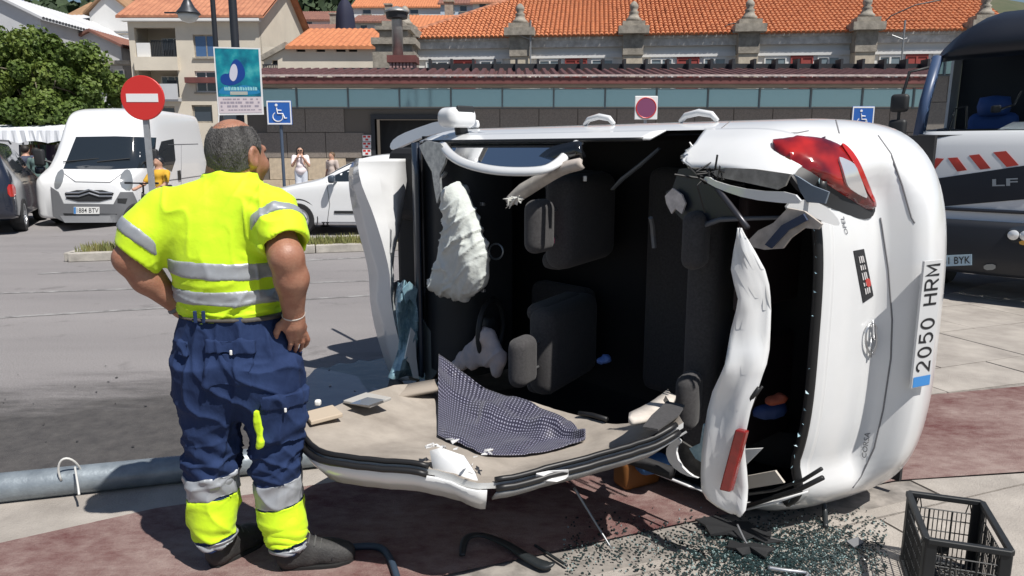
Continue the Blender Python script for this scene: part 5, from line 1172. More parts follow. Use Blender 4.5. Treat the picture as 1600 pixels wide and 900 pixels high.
# ---- people in the distance -----------------------------------------------------------------------------
M_SKIN = mat('skin', (.50, .29, .205), .5, sss=.08, var=.1, vscale=14)
M_HAIRD = mat('dark_hair', (.018, .014, .012), .6)
def far_person(name_label, base, face, h=1.65, top=(.6, .6, .6), legs=(.05, .06, .1), skin_legs=False, hair=M_HAIRD, arms='down', long_hair=False, res=.022, glasses=False, group=None, helmet=None):
    b = V(base); f = V((face[0], face[1], 0)).normalized(); l = V((-f.y, f.x, 0)); s = h / 1.7
    P = lambda x, y, z: b + (f * x + l * y + V((0, 0, z))) * s
    t = thing('person', name_label, 'person', b, 0, group)
    lo = b - V((.55, .55, .02)); hi = b + V((.55, .55, h + .06))
    if arms == 'face': A = [((0, sg * .19, 1.40), (.10, sg * .24, 1.14), (.24, sg * .07, 1.40), (.2, sg * .04, 1.47)) for sg in (1, -1)]
    elif arms == 'bars': A = [((0, sg * .19, 1.38), (.16, sg * .27, 1.15), (.42, sg * .26, 1.06), (.48, sg * .26, 1.05)) for sg in (1, -1)]
    else: A = [((0, sg * .19, 1.40), (-.02, sg * .25, 1.12), (.08, sg * .24, .88), (.1, sg * .23, .8)) for sg in (1, -1)]
    F = Field(lo, hi, res); F.ell(P(.015, 0, 1.585), (.095 * s, .078 * s, .115 * s), k=.02); F.cone(P(0, 0, 1.40), P(.005, 0, 1.53), .055 * s, .05 * s, .03); F.ell(P(.105, 0, 1.575), (.02, .014, .022), k=.02)
    F.cone(P(0, 0, 1.0), P(0, 0, 1.36), .125 * s, .13 * s, .05)
    for a in A: F.chain([P(*q) for q in a], [.05 * s, .042 * s, .033 * s, .036 * s], .02)
    for sg in (1, -1): F.chain([P(0, sg * .09, .95), P(.02, sg * .1, .5), P(-.01, sg * .1, .09)], [.085 * s, .058 * s, .04 * s], .03); F.cone(P(-.03, sg * .1, .04), P(.14, sg * .12, .035), .038 * s, .032 * s, .02)
    v_, q = snet(F); npmesh('body', v_, q, M_SKIN, t)
    F = Field(lo, hi, res)
    for z, ra in ((.98, .15), (1.15, .14), (1.33, .155)): F.ell(P(0, 0, z), (.125 * s, .19 * s if abs(f.y) > .7 else .13 * s, .14 * s), k=.06)
    F.cone(P(0, -.12, 1.36), P(0, .12, 1.36), .085 * s, .085 * s, .05); F.cone(P(0, -.05, 1.0), P(0, .05, 1.0), .14 * s, .14 * s, .05)
    for a in A: F.cone(P(*a[0]), P(*[a[0][i] + (a[1][i] - a[0][i]) * .75 for i in range(3)]), .068 * s, .06 * s, .03)
    v_, q = snet(F); npmesh('shirt', v_, q, mat('top_%.2f_%.2f_%.2f' % top, top, .85), t)
    F = Field(lo, hi, res)
    for sg in (1, -1): F.chain([P(0, sg * .09, .95), P(.02, sg * .1, .56), P(-.01, sg * .1, .13 if not skin_legs else .5)], [.11 * s, .085 * s, .065 * s], .04)
    v_, q = snet(F); npmesh('trousers' if not skin_legs else 'shorts', v_, q, mat('leg_%.2f_%.2f_%.2f' % legs, legs, .85), t)
    F = Field(lo, hi, res * .8); F.ell(P(-.012, 0, 1.615), (.106 * s, .09 * s, .105 * s), k=.0); F.ell(P(.10, 0, 1.55), (.085 * s, .075 * s, .085 * s), k=.0, cut=True)
    if long_hair:
        F.ell(P(-.055, 0, 1.50), (.075 * s, .095 * s, .15 * s), k=.03)
        for sg in (1, -1): F.cone(P(.01, sg * .085, 1.58), P(.015, sg * .10, 1.42), .03, .025, .02)
    v_, q = snet(F); npmesh('hair' if not helmet else 'helmet', v_, q, helmet or hair, t)
    if glasses:
        m = MB()
        for sg in (1, -1): m.rbox(P(.10, sg * .034, 1.595), (.05, .05, .035), .012)
        obj('sunglasses', m, M_INK, t)
    F = Field(lo, hi, res * .8)
    for sg in (1, -1): F.cone(P(-.05, sg * .1, .045), P(.15, sg * .12, .035), .046 * s, .04 * s, .02)
    v_, q = snet(F); npmesh('shoes', v_, q, M_BLKP, t)
    return t
p = D(470, 260, 22.3); far_person('woman in white top with dark wavy hair and sunglasses by the market wall', (p.x, 22.3, 0), (.25, -1), 1.66, (.80, .72, .74), (.62, .66, .74), arms='face', long_hair=True, glasses=True)
p = D(519, 260, 22.0); far_person('brown-haired person behind the hatchback, only the head showing', (p.x, 22.0, 0), (-.6, -1), 1.50, (.5, .42, .38), (.1, .1, .12), hair=mat('brown_hair', (.12, .07, .035), .6))
for k, (px_, Y, top, h_, lab, sk) in enumerate(((58, 18.6, (.10, .16, .15), 1.62, 'bare-legged shopper in dark shorts beside the white van front', True), (95, 19.0, (.025, .02, .025), 1.7, 'shopper in black with red bag standing close to the van headlight', False), (41, 18.9, (.05, .06, .10), 1.68, 'shopper in dark blue seen between estate car and hanging clothes', False))):
    p = D(px_, 250, Y); far_person(lab, (p.x, Y, 0), (random.uniform(-.4, .4), 1), h_, top, (.03, .035, .05), sk)

# ---- cyclist and bicycle ----------------------------------------------------------------------------------
Yb = 12.9; bw = G(212, 371); fr_b = Frame((D(214, 330, Yb).x, Yb, 0), (-.28, -1))
M_BIKE = mat('bike_black', (.015, .016, .02), .4)
bk = thing('bicycle', 'black bicycle with flat handlebar held in front of the van', 'bicycle', fr_b.o)
def bwheel(x, nm):
    C = fr_b(x, 0, .34); m = MB(); ring = lambda r: [C + fr_b.f * (cos(a) * r) + V((0, 0, sin(a) * r)) for a in np.linspace(0, 2 * pi, 29)[:-1]]
    m.tube(ring(.325), .022, 8, closed=True); w_ = obj('wheel', m, M_TYRE, bk, smooth=True); m = MB(); m.tube(ring(.298), .01, 6, closed=True); obj('rim', m, M_RIM, w_); m = MB()
    for k in range(16): a = 2 * pi * k / 16; m.tube([C, C + fr_b.f * (cos(a) * .295) + V((0, 0, sin(a) * .295))], .0022, 3)
    m.lathe([(.002, -.05), (.025, -.05), (.025, .05), (.002, .05)], C, 8, 'y', rot=Matrix((fr_b.f, fr_b.l, V((0, 0, 1)))).transposed()); obj('spokes', m, M_RIM, w_)
bwheel(0, 'f'); bwheel(-1.05, 'r')
B_ = lambda x, z, y=0: fr_b(x, y, z)
m = MB(); m.tube([B_(-.18, .86), B_(-.15, .74)], .022, 8); m.tube([B_(-.15, .74), B_(-.58, .30)], .019, 8); m.tube([B_(-.17, .82), B_(-.72, .78)], .016, 8); m.tube([B_(-.75, .84), B_(-.58, .30)], .017, 8); m.tube([B_(-.58, .30), B_(-1.05, .34)], .011, 6); m.tube([B_(-.73, .76), B_(-1.05, .34)], .01, 6); obj('frame', m, M_BIKE, bk, smooth=True)
m = MB()
for y in (.05, -.05): m.tube([B_(-.14, .72, y), B_(-.06, .55, y), B_(0, .34, y)], [.016, .014, .011], 8)
m.tube([B_(-.14, .72, .05), B_(-.14, .72, -.05)], .018, 6); obj('fork', m, M_RIM, bk, smooth=True)
m = MB(); m.tube([B_(-.19, .86), B_(-.2, .98), B_(-.12, 1.02)], .016, 8); m.tube([B_(-.18, 1.02, .32), B_(-.12, 1.02, .12), B_(-.12, 1.02, -.12), B_(-.18, 1.02, -.32)], .013, 8); hbk = obj('handlebar', m, M_BIKE, bk, smooth=True)
for y in (.28, -.28): m = MB(); m.tube([B_(-.165, 1.02, y - .07), B_(-.165, 1.02, y + .07)], .019, 8); obj('grip', m, M_BLKP, hbk)
m = MB(); m.rbox(B_(-.78, .93), (.12, .26, .06), .025, Matrix.Rotation(.1, 3, 'Z')); m.tube([B_(-.75, .82), B_(-.77, .92)], .013, 6); obj('saddle', m, M_BLKP, bk)
m = MB(); m.tube([B_(-.58, .30, .1), B_(-.58, .30, -.1)], .02, 8); m.tube([B_(-.58, .30, .08), B_(-.52, .15, .08)], .009, 6); m.tube([B_(-.58, .30, -.08), B_(-.64, .45, -.08)], .009, 6); m.box(B_(-.52, .15, .13), (.09, .08, .02)); m.box(B_(-.64, .45, -.13), (.09, .08, .02)); obj('crank', m, M_GRYP2, bk)
far_person('cyclist in yellow shirt with dark helmet leaning over a bicycle', fr_b(-.62, 0, 0), (fr_b.f.x, fr_b.f.y), 1.46, (.62, .36, .03), (.03, .04, .07), True, arms='bars', helmet=M_BIKE, res=.02)
# ================================================================== the overturned car (lies on its left side)
th = radians(48); cF = V((-cos(th), sin(th), 0)); cU = V((-sin(th), -cos(th), 0)); cL = V((0, 0, -1)); cO = V((2.12, 3.31, 0))
HW = .875
def CP(x, y, z): return cO + cF * x + cU * z + V((0, 0, HW - y))
CR = Matrix((cF, cL, cU)).transposed()                                   # car axes -> world
def Cz(px, py, z): return onplane(px, py, CP(0, 0, z), cU)
def Cx(px, py, x): return onplane(px, py, CP(x, 0, 0), cF)
def Ct(px, py, x, z, n): return onplane(px, py, CP(x, 0, z), (cF * n[0] + cL * n[1] + cU * n[2]))
wk = thing('overturned_car', 'wrecked white hatchback lying on its side with the roof cut open', 'car', CP(1.5, .875, .8))
def dirt_paint():
    m = mat('wreck_paint', (.80, .81, .82), .28, coat=.8, col2=(.74, .75, .755), vscale=2.2, detail=8); return m
M_WP = dirt_paint()
M_INT = mat('black_interior', (.010, .010, .012), .75)
M_INT2 = mat('charcoal_fabric', (.052, .050, .052), .95, var=.25, vscale=90, sheen=.1)
M_RUB = mat('door_seal', (.012, .012, .013), .45)
M_BEI = mat('headliner', (.42, .375, .325), .95, col2=(.25, .22, .19), vscale=4.5, detail=9, bump=.12, bscale=200)
M_TORN = mat('torn_metal', (.42, .43, .44), .4, metal=.6, col2=(.75, .75, .73), vscale=30)
M_BGL = mat('blue_tint_glass', (.03, .07, .13), .05, spec=1.)
M_SHARD = mat('pale_glass_shard', (.42, .60, .66), .15, spec=.8, col2=(.16, .28, .36), vscale=20)
# ---- painted outer shell: right side, rear corner, bumper, tailgate, left side ----------------------------
zs = [.22, .26, .32, .40, .50, .575, .61, .635, .655, .675, .70, .74, .80, .87, .93, .965]
RX = dict(zip(zs, [.15, .085, .038, .012, .0, .003, .014, .065, .135, .172, .182, .184, .188, .196, .21, .225]))
WZ = dict(zip(zs, [.78, .82, .85, .865, .872, .873, .873, .872, .871, .870, .868, .866, .862, .852, .836, .824]))
for z_ in np.arange(.98, 1.261, .02):
    z_ = round(float(z_), 3); RX[z_] = .225 + (z_ - .965) * .55; WZ[z_] = .824 - (z_ - .965) * .42 - max(0, z_ - 1.05) ** 2 * 2.6
def shell_pt(t, z, off=0.):
    """t in [-1, 1] round the rear (0 = middle of the tailgate), beyond that forward along the sides"""
    w_ = WZ[z] - off; a = abs(t); sg = -1 if t < 0 else 1; rx = RX[z]
    smooth_rx = .02 + .13 * max(0, (z - .45)) / .5 if z > .45 else RX[z]
    if a <= 1:
        ang = a * pi / 2; n = 2 / 3.3; y = w_ * sin(ang) ** n; x_ = .58 * (1 - cos(ang) ** n) if a < 1 else .58
        k = min(1, max(0, (y / w_ - .62) / .22)); k = k * k * (3 - 2 * k); r = rx * (1 - k) + smooth_rx * k
        return CP(r + off + x_ * (1 - (r - 0) * .3), sg * y, z)
    x_ = .58 + (a - 1); return CP(x_ + smooth_rx * .7, sg * w_, z)
ts = [-1 - k for k in np.linspace(2.15, .06, 18)] + list(-np.linspace(1, 0, 26)) + list(np.linspace(0, 1, 26)[1:]) + [1 + k for k in np.linspace(.06, 1.9, 14)]
m = MB(); m.grid([[shell_pt(t, z) for t in ts] for z in zs]); shell_v, shell_f = list(m.v), list(m.f)
body = obj('body_shell', m, M_WP, wk, smooth=True)
m = MB(); m.grid([[shell_pt(t, z, .022) for t in ts] for z in zs]); obj('inner_lining', m, M_INT, wk, smooth=True)
m = MB(); m.grid([[CP(x, y, .235) for y in np.linspace(-.80, .80, 8)] for x in np.linspace(.16, 2.9, 8)]); m.grid([[CP(2.9, y, z) for y in np.linspace(-.82, .82, 5)] for z in (.2, .6, 1.0)]); obj('floor_pan', m, M_INT, wk, solid=.03)
m = MB(); m.rbox(CP(3.2, .0, .55), (.65, 1.35, .6), .1, CR); m.rbox(CP(3.25, -.5, .78), (.45, .5, .3), .08, CR); m.rbox(CP(3.3, .45, .75), (.5, .5, .3), .08, CR); obj('engine_bay', m, M_INT, wk)
zq = [.965] + [z_ for z_ in sorted(RX) if z_ > .97]
qt = list(-np.linspace(.40, 1, 46)) + [-1 - k for k in np.linspace(.012, .42, 30)]
ext = MB(); ext.grid([[shell_pt(t, z) for t in qt] for z in zq])
cmb = MB(); cmb.add(shell_v, shell_f); cmb.add(ext.v, ext.f); sbv = bvh_of(cmb)
QP = [(1062, 247), (1085, 226), (1100, 205), (1105, 150), (1330, 150), (1330, 232), (1290, 250), (1250, 262), (1239, 277), (1180, 268), (1105, 273), (1070, 257)]
def trimmed(src, P, nm, m_):
    m = MB(); m.v = list(src.v)
    for f in src.f:
        c = sum((V(src.v[i]) for i in f), V((0, 0, 0))) / 4; x, y = project(c)
        if inpoly(x, y, P): m.f.append(f); m.m.append(0)
    used = sorted({i for f in m.f for i in f}); mp = {o: n for n, o in enumerate(used)}; m.v = [m.v[i] for i in used]; m.f = [tuple(mp[i] for i in f) for f in m.f]
    return obj(nm, m, m_, wk, smooth=True, solid=.010)
rows_ = []
tt = -np.linspace(.40, 1.42, 400)
for z in zq:
    ok = [t for t in tt if inpoly(*project(shell_pt(t, z)), QP)]
    if len(ok) > 12: rows_.append([shell_pt(t, z) for t in np.linspace(ok[0], ok[-1], 40)])
qm = MB(); qm.grid(rows_); obj('quarter_panel', qm, M_WP, wk, smooth=True, solid=.010)
tg = MB(); tg.grid([[shell_pt(t, z) for t in np.linspace(-.60, .60, 40)] for z in (.965, .98, 1.0, 1.02)]); obj('tailgate_edge', tg, M_WP, wk, smooth=True, solid=.006)
cmb = MB(); cmb.add(shell_v, shell_f); cmb.add(ext.v, ext.f); cmb.add(tg.v, tg.f); sbv = bvh_of(cmb)
lt = [1 + k for k in np.linspace(.40, .0, 10)] + list(np.linspace(1, .62, 14)); lq = MB(); lq.grid([[shell_pt(t, z) for t in lt] for z in (.965, .98, 1.02, 1.06, 1.1)]); obj('quarter_panel', lq, M_WP, wk, smooth=True, solid=.012)
def spart(nm, P, m_, h=.006, sm_=1, step=8, par=None, bulge=0., back=.004, relax=0): return obj(nm, decal(sbv, smoothpoly(P, sm_) if sm_ else P, h, step, back, bulge=bulge, relax=relax), m_, par or wk, auto=45)
# ---- tail light ----------------------------------------------------------------------------------------------
def lamp_mat():
    m = bpy.data.materials.new('tail_lamp_red'); m.use_nodes = True; t = m.node_tree; b = t.nodes['Principled BSDF']
    tc = t.nodes.new('ShaderNodeTexCoord'); n = t.nodes.new('ShaderNodeTexNoise'); n.inputs['Scale'].default_value = 9; n.inputs['Detail'].default_value = 2; r = t.nodes.new('ShaderNodeValToRGB')
    r.color_ramp.elements[0].position = .35; r.color_ramp.elements[0].color = (.10, .003, .006, 1); r.color_ramp.elements[1].position = .7; r.color_ramp.elements[1].color = (.45, .018, .012, 1)
    t.links.new(tc.outputs['Object'], n.inputs[0]); t.links.new(n.outputs[0], r.inputs[0]); t.links.new(r.outputs[0], b.inputs['Base Color']); b.inputs['Roughness'].default_value = .12; b.inputs['Coat Weight'].default_value = 1; b.inputs['Coat Roughness'].default_value = .02; return m
M_TL = lamp_mat()
spart('lamp_housing', [(1200, 238), (1235, 268), (1245, 300), (1290, 322), (1345, 345), (1368, 352), (1372, 330), (1362, 290), (1300, 240), (1240, 225)], M_BLKP, .006, 1, 8, back=.02, relax=8)
tl = spart('tail_light', [(1189, 230), (1200, 222), (1230, 215), (1265, 213), (1300, 219), (1328, 236), (1346, 262), (1358, 292), (1368, 318), (1372, 336), (1362, 335), (1335, 318), (1310, 300), (1280, 282), (1255, 264), (1230, 252), (1205, 242)], M_TL, .016, 1, 7, bulge=.008, back=.02, relax=10)
spart('reversing_lamp', [(1302, 250), (1326, 258), (1338, 285), (1346, 312), (1336, 306), (1314, 290), (1308, 268)], mat('clear_lens', (.85, .85, .86), .14, metal=.6, spec=1), .030, 0, 6, tl, relax=1)
0 and spart('amber_segment', [(1255, 240), (1268, 236), (1284, 252), (1287, 268), (1272, 260)], mat('amber_segment', (.42, .035, .012), .12, coat=1), .030, 1, 6, tl, relax=4)
spart('lens_line', [(1300, 224), (1318, 232), (1338, 262), (1352, 300), (1360, 326), (1355, 320), (1344, 296), (1330, 264), (1312, 238)], mat('lens_bright', (.50, .022, .016), .1, coat=1), .0285, 1, 6, tl, relax=6)
# ---- bumper details: panel seams, plate, emblem, badge, sticker ------------------------------------------------
def seam(nm, lines, r=.0035, m_=None):
    m = MB()
    for line in lines:
        hp = []
        for a, b in zip(line, line[1:]):
            for t in np.linspace(0, 1, 8)[:-1]:
                h = sbv.ray_cast(CAMP, ray(a[0] + (b[0] - a[0]) * t, a[1] + (b[1] - a[1]) * t))[0]
                if h: hp.append(h)
        if len(hp) > 2: m.tube(hp, r, 5)
    if m.f: return obj(nm, m, m_ or mat('wreck_seam', (.20, .20, .21), .7), wk, smooth=True)
seam('panel_seam', [[(1306, 188), (1312, 212)], [(1372, 212), (1392, 240), (1410, 290), (1424, 340), (1430, 350)], [(1141, 190), (1128, 200), (1112, 218), (1090, 240), (1071, 254)], [(1208, 204), (1216, 208), (1246, 208), (1266, 204)], [(1376, 340), (1388, 420), (1394, 500), (1392, 560), (1380, 640), (1366, 700), (1345, 745), (1330, 765)]])
def quad_on(bv, Q, nrm_off=0.):
    pts = []
    for q in Q:
        h = bv.ray_cast(CAMP, ray(*q)); pts.append(h[0] if h[0] else None)
    return pts
def surf_map(Q):                                                         # Q: 4 pixel corners (u0v0, u1v0, u1v1, u0v1) -> point on shell
    def f(u, v_, h=0.):
        x = (Q[0][0] * (1 - u) + Q[1][0] * u) * (1 - v_) + (Q[3][0] * (1 - u) + Q[2][0] * u) * v_; y = (Q[0][1] * (1 - u) + Q[1][1] * u) * (1 - v_) + (Q[3][1] * (1 - u) + Q[2][1] * u) * v_
        hit, n, i, d_ = sbv.ray_cast(CAMP, ray(x, y))
        if hit is None: return onplane(x, y, CP(0, 0, .5), cF) - cF * h
        if n.dot(ray(x, y)) > 0: n = -n
        return hit + n * h
    return f
# number plate: flat, reads from the ground upwards
PLQ = [(1446, 603), (1455, 408), (1433, 408), (1423, 600)]
ph_ = sbv.ray_cast(CAMP, ray(1439, 505)); pn = ph_[1] if ph_[1].dot(CAMP - ph_[0]) > 0 else -ph_[1]; pn = -cF * .95 + cU * .29; pn.z = 0; pn.normalize(); pal = V((0, 0, 1)); pac = pn.cross(pal); pac = pac if pac.dot(cU) > 0 else -pac
PLQ = [ph_[0] + pal * a_ + pac * b_ for a_, b_ in ((-.26, -.055), (.26, -.055), (.26, .055), (-.26, .055))]
print('PLATE', [tuple(round(c, 2) for c in p) for p in PLQ], (PLQ[1] - PLQ[0]).length, (PLQ[3] - PLQ[0]).length)
plate(wk, '2050 HRM', lambda u, v_, h: PLQ[0].lerp(PLQ[1], u).lerp(PLQ[3].lerp(PLQ[2], u), v_) + pn * (.022 + h), m_=mat('plate_grey', (.60, .61, .62), .4), strokes=True)
f_ = surf_map([(1348, 552), (1348, 504), (1369, 504), (1369, 552)])
m = MB(); m.tube([f_(.5 + .5 * cos(a), .5 + .5 * sin(a), .012) for a in np.linspace(0, 2 * pi, 33)[:-1]], .005, 6, closed=True); m.tube([f_(-.1, .42, .012), f_(.55, .38, .014), f_(.45, .62, .014), f_(1.1, .58, .012)], .0045, 6); obj('round_emblem', m, M_RIM, wk, smooth=True)
f_ = surf_map([(1353, 716), (1360, 676), (1351, 674), (1346, 714)]); obj('model_badge', letters('CORSA', lambda u, v_: f_(u, v_, .0022)), M_GRYP2, wk)
f_ = surf_map([(1325, 366), (1318, 338), (1312, 338), (1320, 366)]); obj('maker_badge', letters('OPEL', lambda u, v_: f_(u, v_, .0022)), M_GRYP2, wk)
st_ = spart('sticker', [(1333, 392), (1349, 389), (1364, 462), (1348, 473)], mat('sticker_black', (.02, .02, .022), .5), .003, 0, 6)
f_ = surf_map([(1350, 465), (1337, 395), (1348, 393), (1361, 460)]); m = MB(); rnd = random.Random(5)
for (u0, u1) in ((.06, .2), (.24, .33), (.38, .55), (.6, .72), (.76, .92)):
    for v0 in (.15, .42, .68): m.add([f_(u, v_, .0052) for u, v_ in ((u0, v0), (u1, v0 + rnd.uniform(-.04, .04)), (u1 - .02, v0 + rnd.uniform(.1, .2)), (u0, v0 + .14))], [(0, 1, 2, 3)])
o = obj('sticker_print', m, mat('sticker_print', (.62, .60, .60), .5), st_); o['kind'] = 'stuff'
spart('sticker_dot', [(1350, 436), (1357, 434), (1360, 446), (1353, 449)], mat('sticker_red', (.5, .06, .05), .5), .0056, 1, 4, st_)
m = MB(); m.lathe([(.002, 0), (.035, 0), (.042, .03), (.042, .13), (.03, .14)], CP(.12, .48, .16), 14, 'z', rot=CR @ Matrix.Rotation(pi / 2, 3, 'Y')); obj('exhaust_tip', m, mat('exhaust', (.18, .18, .19), .35, metal=.9), wk, smooth=True)
# rubber round the rear window and torn upper edge of the tailgate
m = MB(); m.tube([shell_pt(t, 1.02) + cU * .010 for t in np.linspace(-.46, .60, 30)], [.020] * 30, 8, flat=1.0); obj('rear_window_seal', m, M_RUB, wk, smooth=True)
m = MB(); rnd = random.Random(9)
for t in np.linspace(-.55, .55, 26):
    p = shell_pt(t, 1.02) + cU * .028; s = rnd.uniform(.006, .018); d = V((rnd.gauss(0, 1), rnd.gauss(0, 1), rnd.gauss(0, 1))).normalized(); e = d.orthogonal().normalized(); m.add([p + d * s, p + e * s, p - d * s + cU * .004], [(0, 1, 2)])
o = obj('window_shards', m, M_SHARD, wk); o['kind'] = 'stuff'
# ---- quarter panels carrying the window pillars (right = uppermost, left = on the ground) ----------------------
def tp(nm, P, plane, m_, thick=.01, sm_=0, par=None, bow=0.):
    """sheet piece traced on a plane of the car, given real thickness"""
    P = smoothpoly(P, sm_) if sm_ else P; pts = [plane(*p) for p in P]; n = (pts[1] - pts[0]).cross(pts[2] - pts[0])
    if n.length < 1e-9: n = cU
    c = sum(pts, V((0, 0, 0))) / len(pts); ctr = V((sum(p[0] for p in P) / len(P), sum(p[1] for p in P) / len(P)))
    vs, es, fs = [V(p) for p in P], [(i, (i + 1) % len(P)) for i in range(len(P))], []
    vv, ee, ff, *_ = delaunay_2d_cdt(vs, es, [], 1, 1e-4)
    m = MB(); m.add([plane(v_.x, v_.y) for v_ in vv], [tuple(f) for f in ff]); return obj(nm, m, m_, par or wk, solid=thick)
pz = lambda z: (lambda x, y: Cz(x, y, z)); pxx = lambda v_: (lambda x, y: Cx(x, y, v_))
tp('pillar_flange', [(1104, 274), (1125, 286), (1180, 298), (1240, 300), (1256, 318), (1230, 318), (1170, 311), (1125, 296), (1100, 282)], pz(1.235), M_WP, .012, 1)
tp('pillar_trim', [(1112, 268), (1135, 262), (1180, 264), (1236, 272), (1228, 290), (1216, 296), (1170, 286), (1120, 276)], pz(1.215), mat('pillar_inner', (.26, .25, .23), .8, var=.3, vscale=20), .012)
tp('pillar_gusset', [(1240, 272), (1252, 300), (1262, 316), (1290, 318), (1296, 300), (1270, 290), (1248, 276)], pz(1.12), mat('gusset_blue', (.16, .20, .25), .5), .012)
# broken plastic at the tailgate corner
tp('torn_trim', [(1168, 378), (1186, 360), (1210, 348), (1232, 325), (1258, 330), (1285, 350), (1280, 358), (1258, 356), (1236, 372), (1224, 388), (1196, 390), (1178, 386)], pz(1.19), mat('torn_beige', (.58, .52, .47), .8, col2=(.35, .31, .28), vscale=16), .014)
tp('torn_trim_core', [(1196, 382), (1222, 352), (1256, 334), (1262, 344), (1232, 360), (1206, 388)], pz(1.215), mat('torn_blue', (.03, .045, .09), .7), .012)
tp('tailgate_corner', [(1226, 320), (1250, 310), (1284, 318), (1306, 338), (1312, 352), (1300, 352), (1262, 336), (1232, 332)], lambda x, y: Ct(x, y, .26, 1.08, (-.75, 0, .66)), M_WP, .02, 1)
tp('quarter_trim', [(1041, 300), (1052, 294), (1062, 264), (1080, 262), (1108, 280), (1166, 344), (1130, 342), (1104, 350), (1088, 364), (1066, 342), (1048, 322)], pz(1.1), mat('dark_blue_trim', (.012, .018, .03), .35, spec=.8), .012)
tp('torn_tip', [(1040, 306), (1052, 294), (1066, 304), (1072, 318), (1066, 334), (1056, 326), (1050, 334), (1042, 318)], pz(1.13), mat('torn_white', (.62, .57, .55), .8, var=.2, vscale=30), .01)
m = MB(); m.tube([Cz(1087, 364, 1.12), Cz(1100, 352, 1.12), Cz(1125, 343, 1.12), Cz(1180, 341, 1.10), Cz(1222, 340, 1.08)], [.012, .012, .011, .009, .008], 8); obj('bent_rail', m, mat('bent_rail', (.10, .11, .13), .4), wk, smooth=True)
m = MB(); m.tube([Cz(1112, 284, 1.22), Cz(1130, 306, 1.24), Cz(1150, 332, 1.26), Cz(1168, 356, 1.30)], .011, 8); obj('gas_strut', m, mat('strut', (.07, .07, .08), .35, metal=.5), wk, smooth=True)
m = MB(); rnd = random.Random(12)
for _ in range(16):
    a = Cz(1108 + rnd.gauss(0, 10), 276 + rnd.gauss(0, 6), 1.22); m.tube([a, a + V((rnd.gauss(0, .03), rnd.gauss(0, .02), rnd.gauss(-.02, .03))), a + V((rnd.gauss(0, .05), rnd.gauss(0, .03), rnd.gauss(-.03, .04)))], .004, 4)
o = obj('frayed_wires', m, M_RUB, wk); o['kind'] = 'stuff'
m = MB(); rnd = random.Random(6); cr = [(1080, 226), (1066, 244), (1071, 255), (1084, 262), (1098, 274)]
for a, b in zip(cr, cr[1:]):
    for t in np.linspace(0, 1, 6)[:-1]:
        x, y = a[0] + (b[0] - a[0]) * t, a[1] + (b[1] - a[1]) * t; q = [Cz(x + rnd.uniform(-5, 5), y + rnd.uniform(-4, 4), 1.16 + rnd.uniform(-.02, .02)) for _ in range(3)]; m.add(q, [(0, 1, 2)])
o = obj('torn_edge', m, M_TORN, wk, solid=.004); o['kind'] = 'stuff'
# ---- torn spoiler / roof-end strip --------------------------------------------------------------------------------
rows_px = [(356, 1153, 1159), (372, 1150, 1168), (392, 1146, 1180), (420, 1143, 1195), (445, 1148, 1202), (465, 1154, 1204), (485, 1150, 1205), (515, 1142, 1204), (545, 1137, 1202), (566, 1134, 1198), (584, 1126, 1192), (610, 1114, 1184), (640, 1106, 1173), (672, 1101, 1166), (705, 1098, 1164), (735, 1096, 1167), (760, 1097, 1169), (780, 1104, 1168), (793, 1122, 1166), (802, 1140, 1158)]
rows_ = []
for i, (y, L_, R_) in enumerate(rows_px):
    low = min(1, max(0, (y - 560) / 40)); nrm = (-.62 * (1 - low) - .18 * low, .0 + .25 * low * 0, .78 + .2 * low)
    row = []
    for u in np.linspace(0, 1, 9):
        p = Ct(L_ + (R_ - L_) * u, y, .40, 1.39, nrm); bl = .004 * sin(pi * u) + .010 * sin(y * .045 + u * 3) + .005 * sin(y * .11 - u * 5) + .028 * abs(noise.noise(V((u * 2.2, y * .022, 4)))) + .010 * abs(noise.noise(V((u * 5, y * .05, 8)))) + .02 * max(0, 1 - abs(y - 572) / 14) * (1 - .3 * u)
        row.append(p + cU * bl - cF * bl * .5)
    rows_.append(row)
m = MB(); m.grid(rows_); spo = obj('torn_spoiler', m, M_WP, wk, smooth=True, solid=.007)
m = MB(); q = [Ct(x, y, .36, 1.43, (-.4, 0, .9)) for x, y in ((1150, 672), (1163, 674), (1138, 769), (1124, 766))]
q = [Ct(x, y, .36, 1.44, (-.3, 0, .95)) for x, y in ((1148, 671), (1165, 675), (1140, 770), (1123, 766))]; m.prism(q, -cU * .03); obj('brake_light_strip', m, mat('brake_red', (.24, .012, .010), .25, coat=.6, var=.2, vscale=25), wk, bevel=.006)
m = MB(); pts = [Ct(x, y, .33, 1.38, (-.3, 0, .95)) for x, y in ((1186, 606), (1176, 620), (1168, 640), (1160, 668), (1150, 690))]; m.tube(pts, .009, 6); m.tube([p + V((.012, 0, .006)) for p in pts[:4]], .005, 5); obj('loose_cable', m, M_RUB, wk, smooth=True)
for nm, P, zz, mm in (('glass_scrap', [(1078, 700), (1095, 692), (1100, 662), (1110, 680), (1112, 706), (1098, 722), (1088, 716)], 1.37, M_SHARD), ('plastic_scrap', [(1160, 702), (1192, 700), (1166, 726), (1158, 722)], 1.25, M_PLATE), ('beige_tray', [(1164, 744), (1212, 735), (1226, 754), (1166, 764)], 1.12, mat('beige_tray', (.50, .46, .40), .8))): tp(nm, P, pz(zz), mm, .012)
m = MB(); m.tube([Cz(x, y, 1.12) for x, y in ((1162, 792), (1200, 780), (1250, 764), (1286, 746))], .010, 8); m.tube([Cz(x, y, 1.05) for x, y in ((1166, 772), (1210, 766), (1255, 750), (1284, 732))], .008, 8); sl_ = obj('hatch_sill_seal', m, M_RUB, wk, smooth=True)
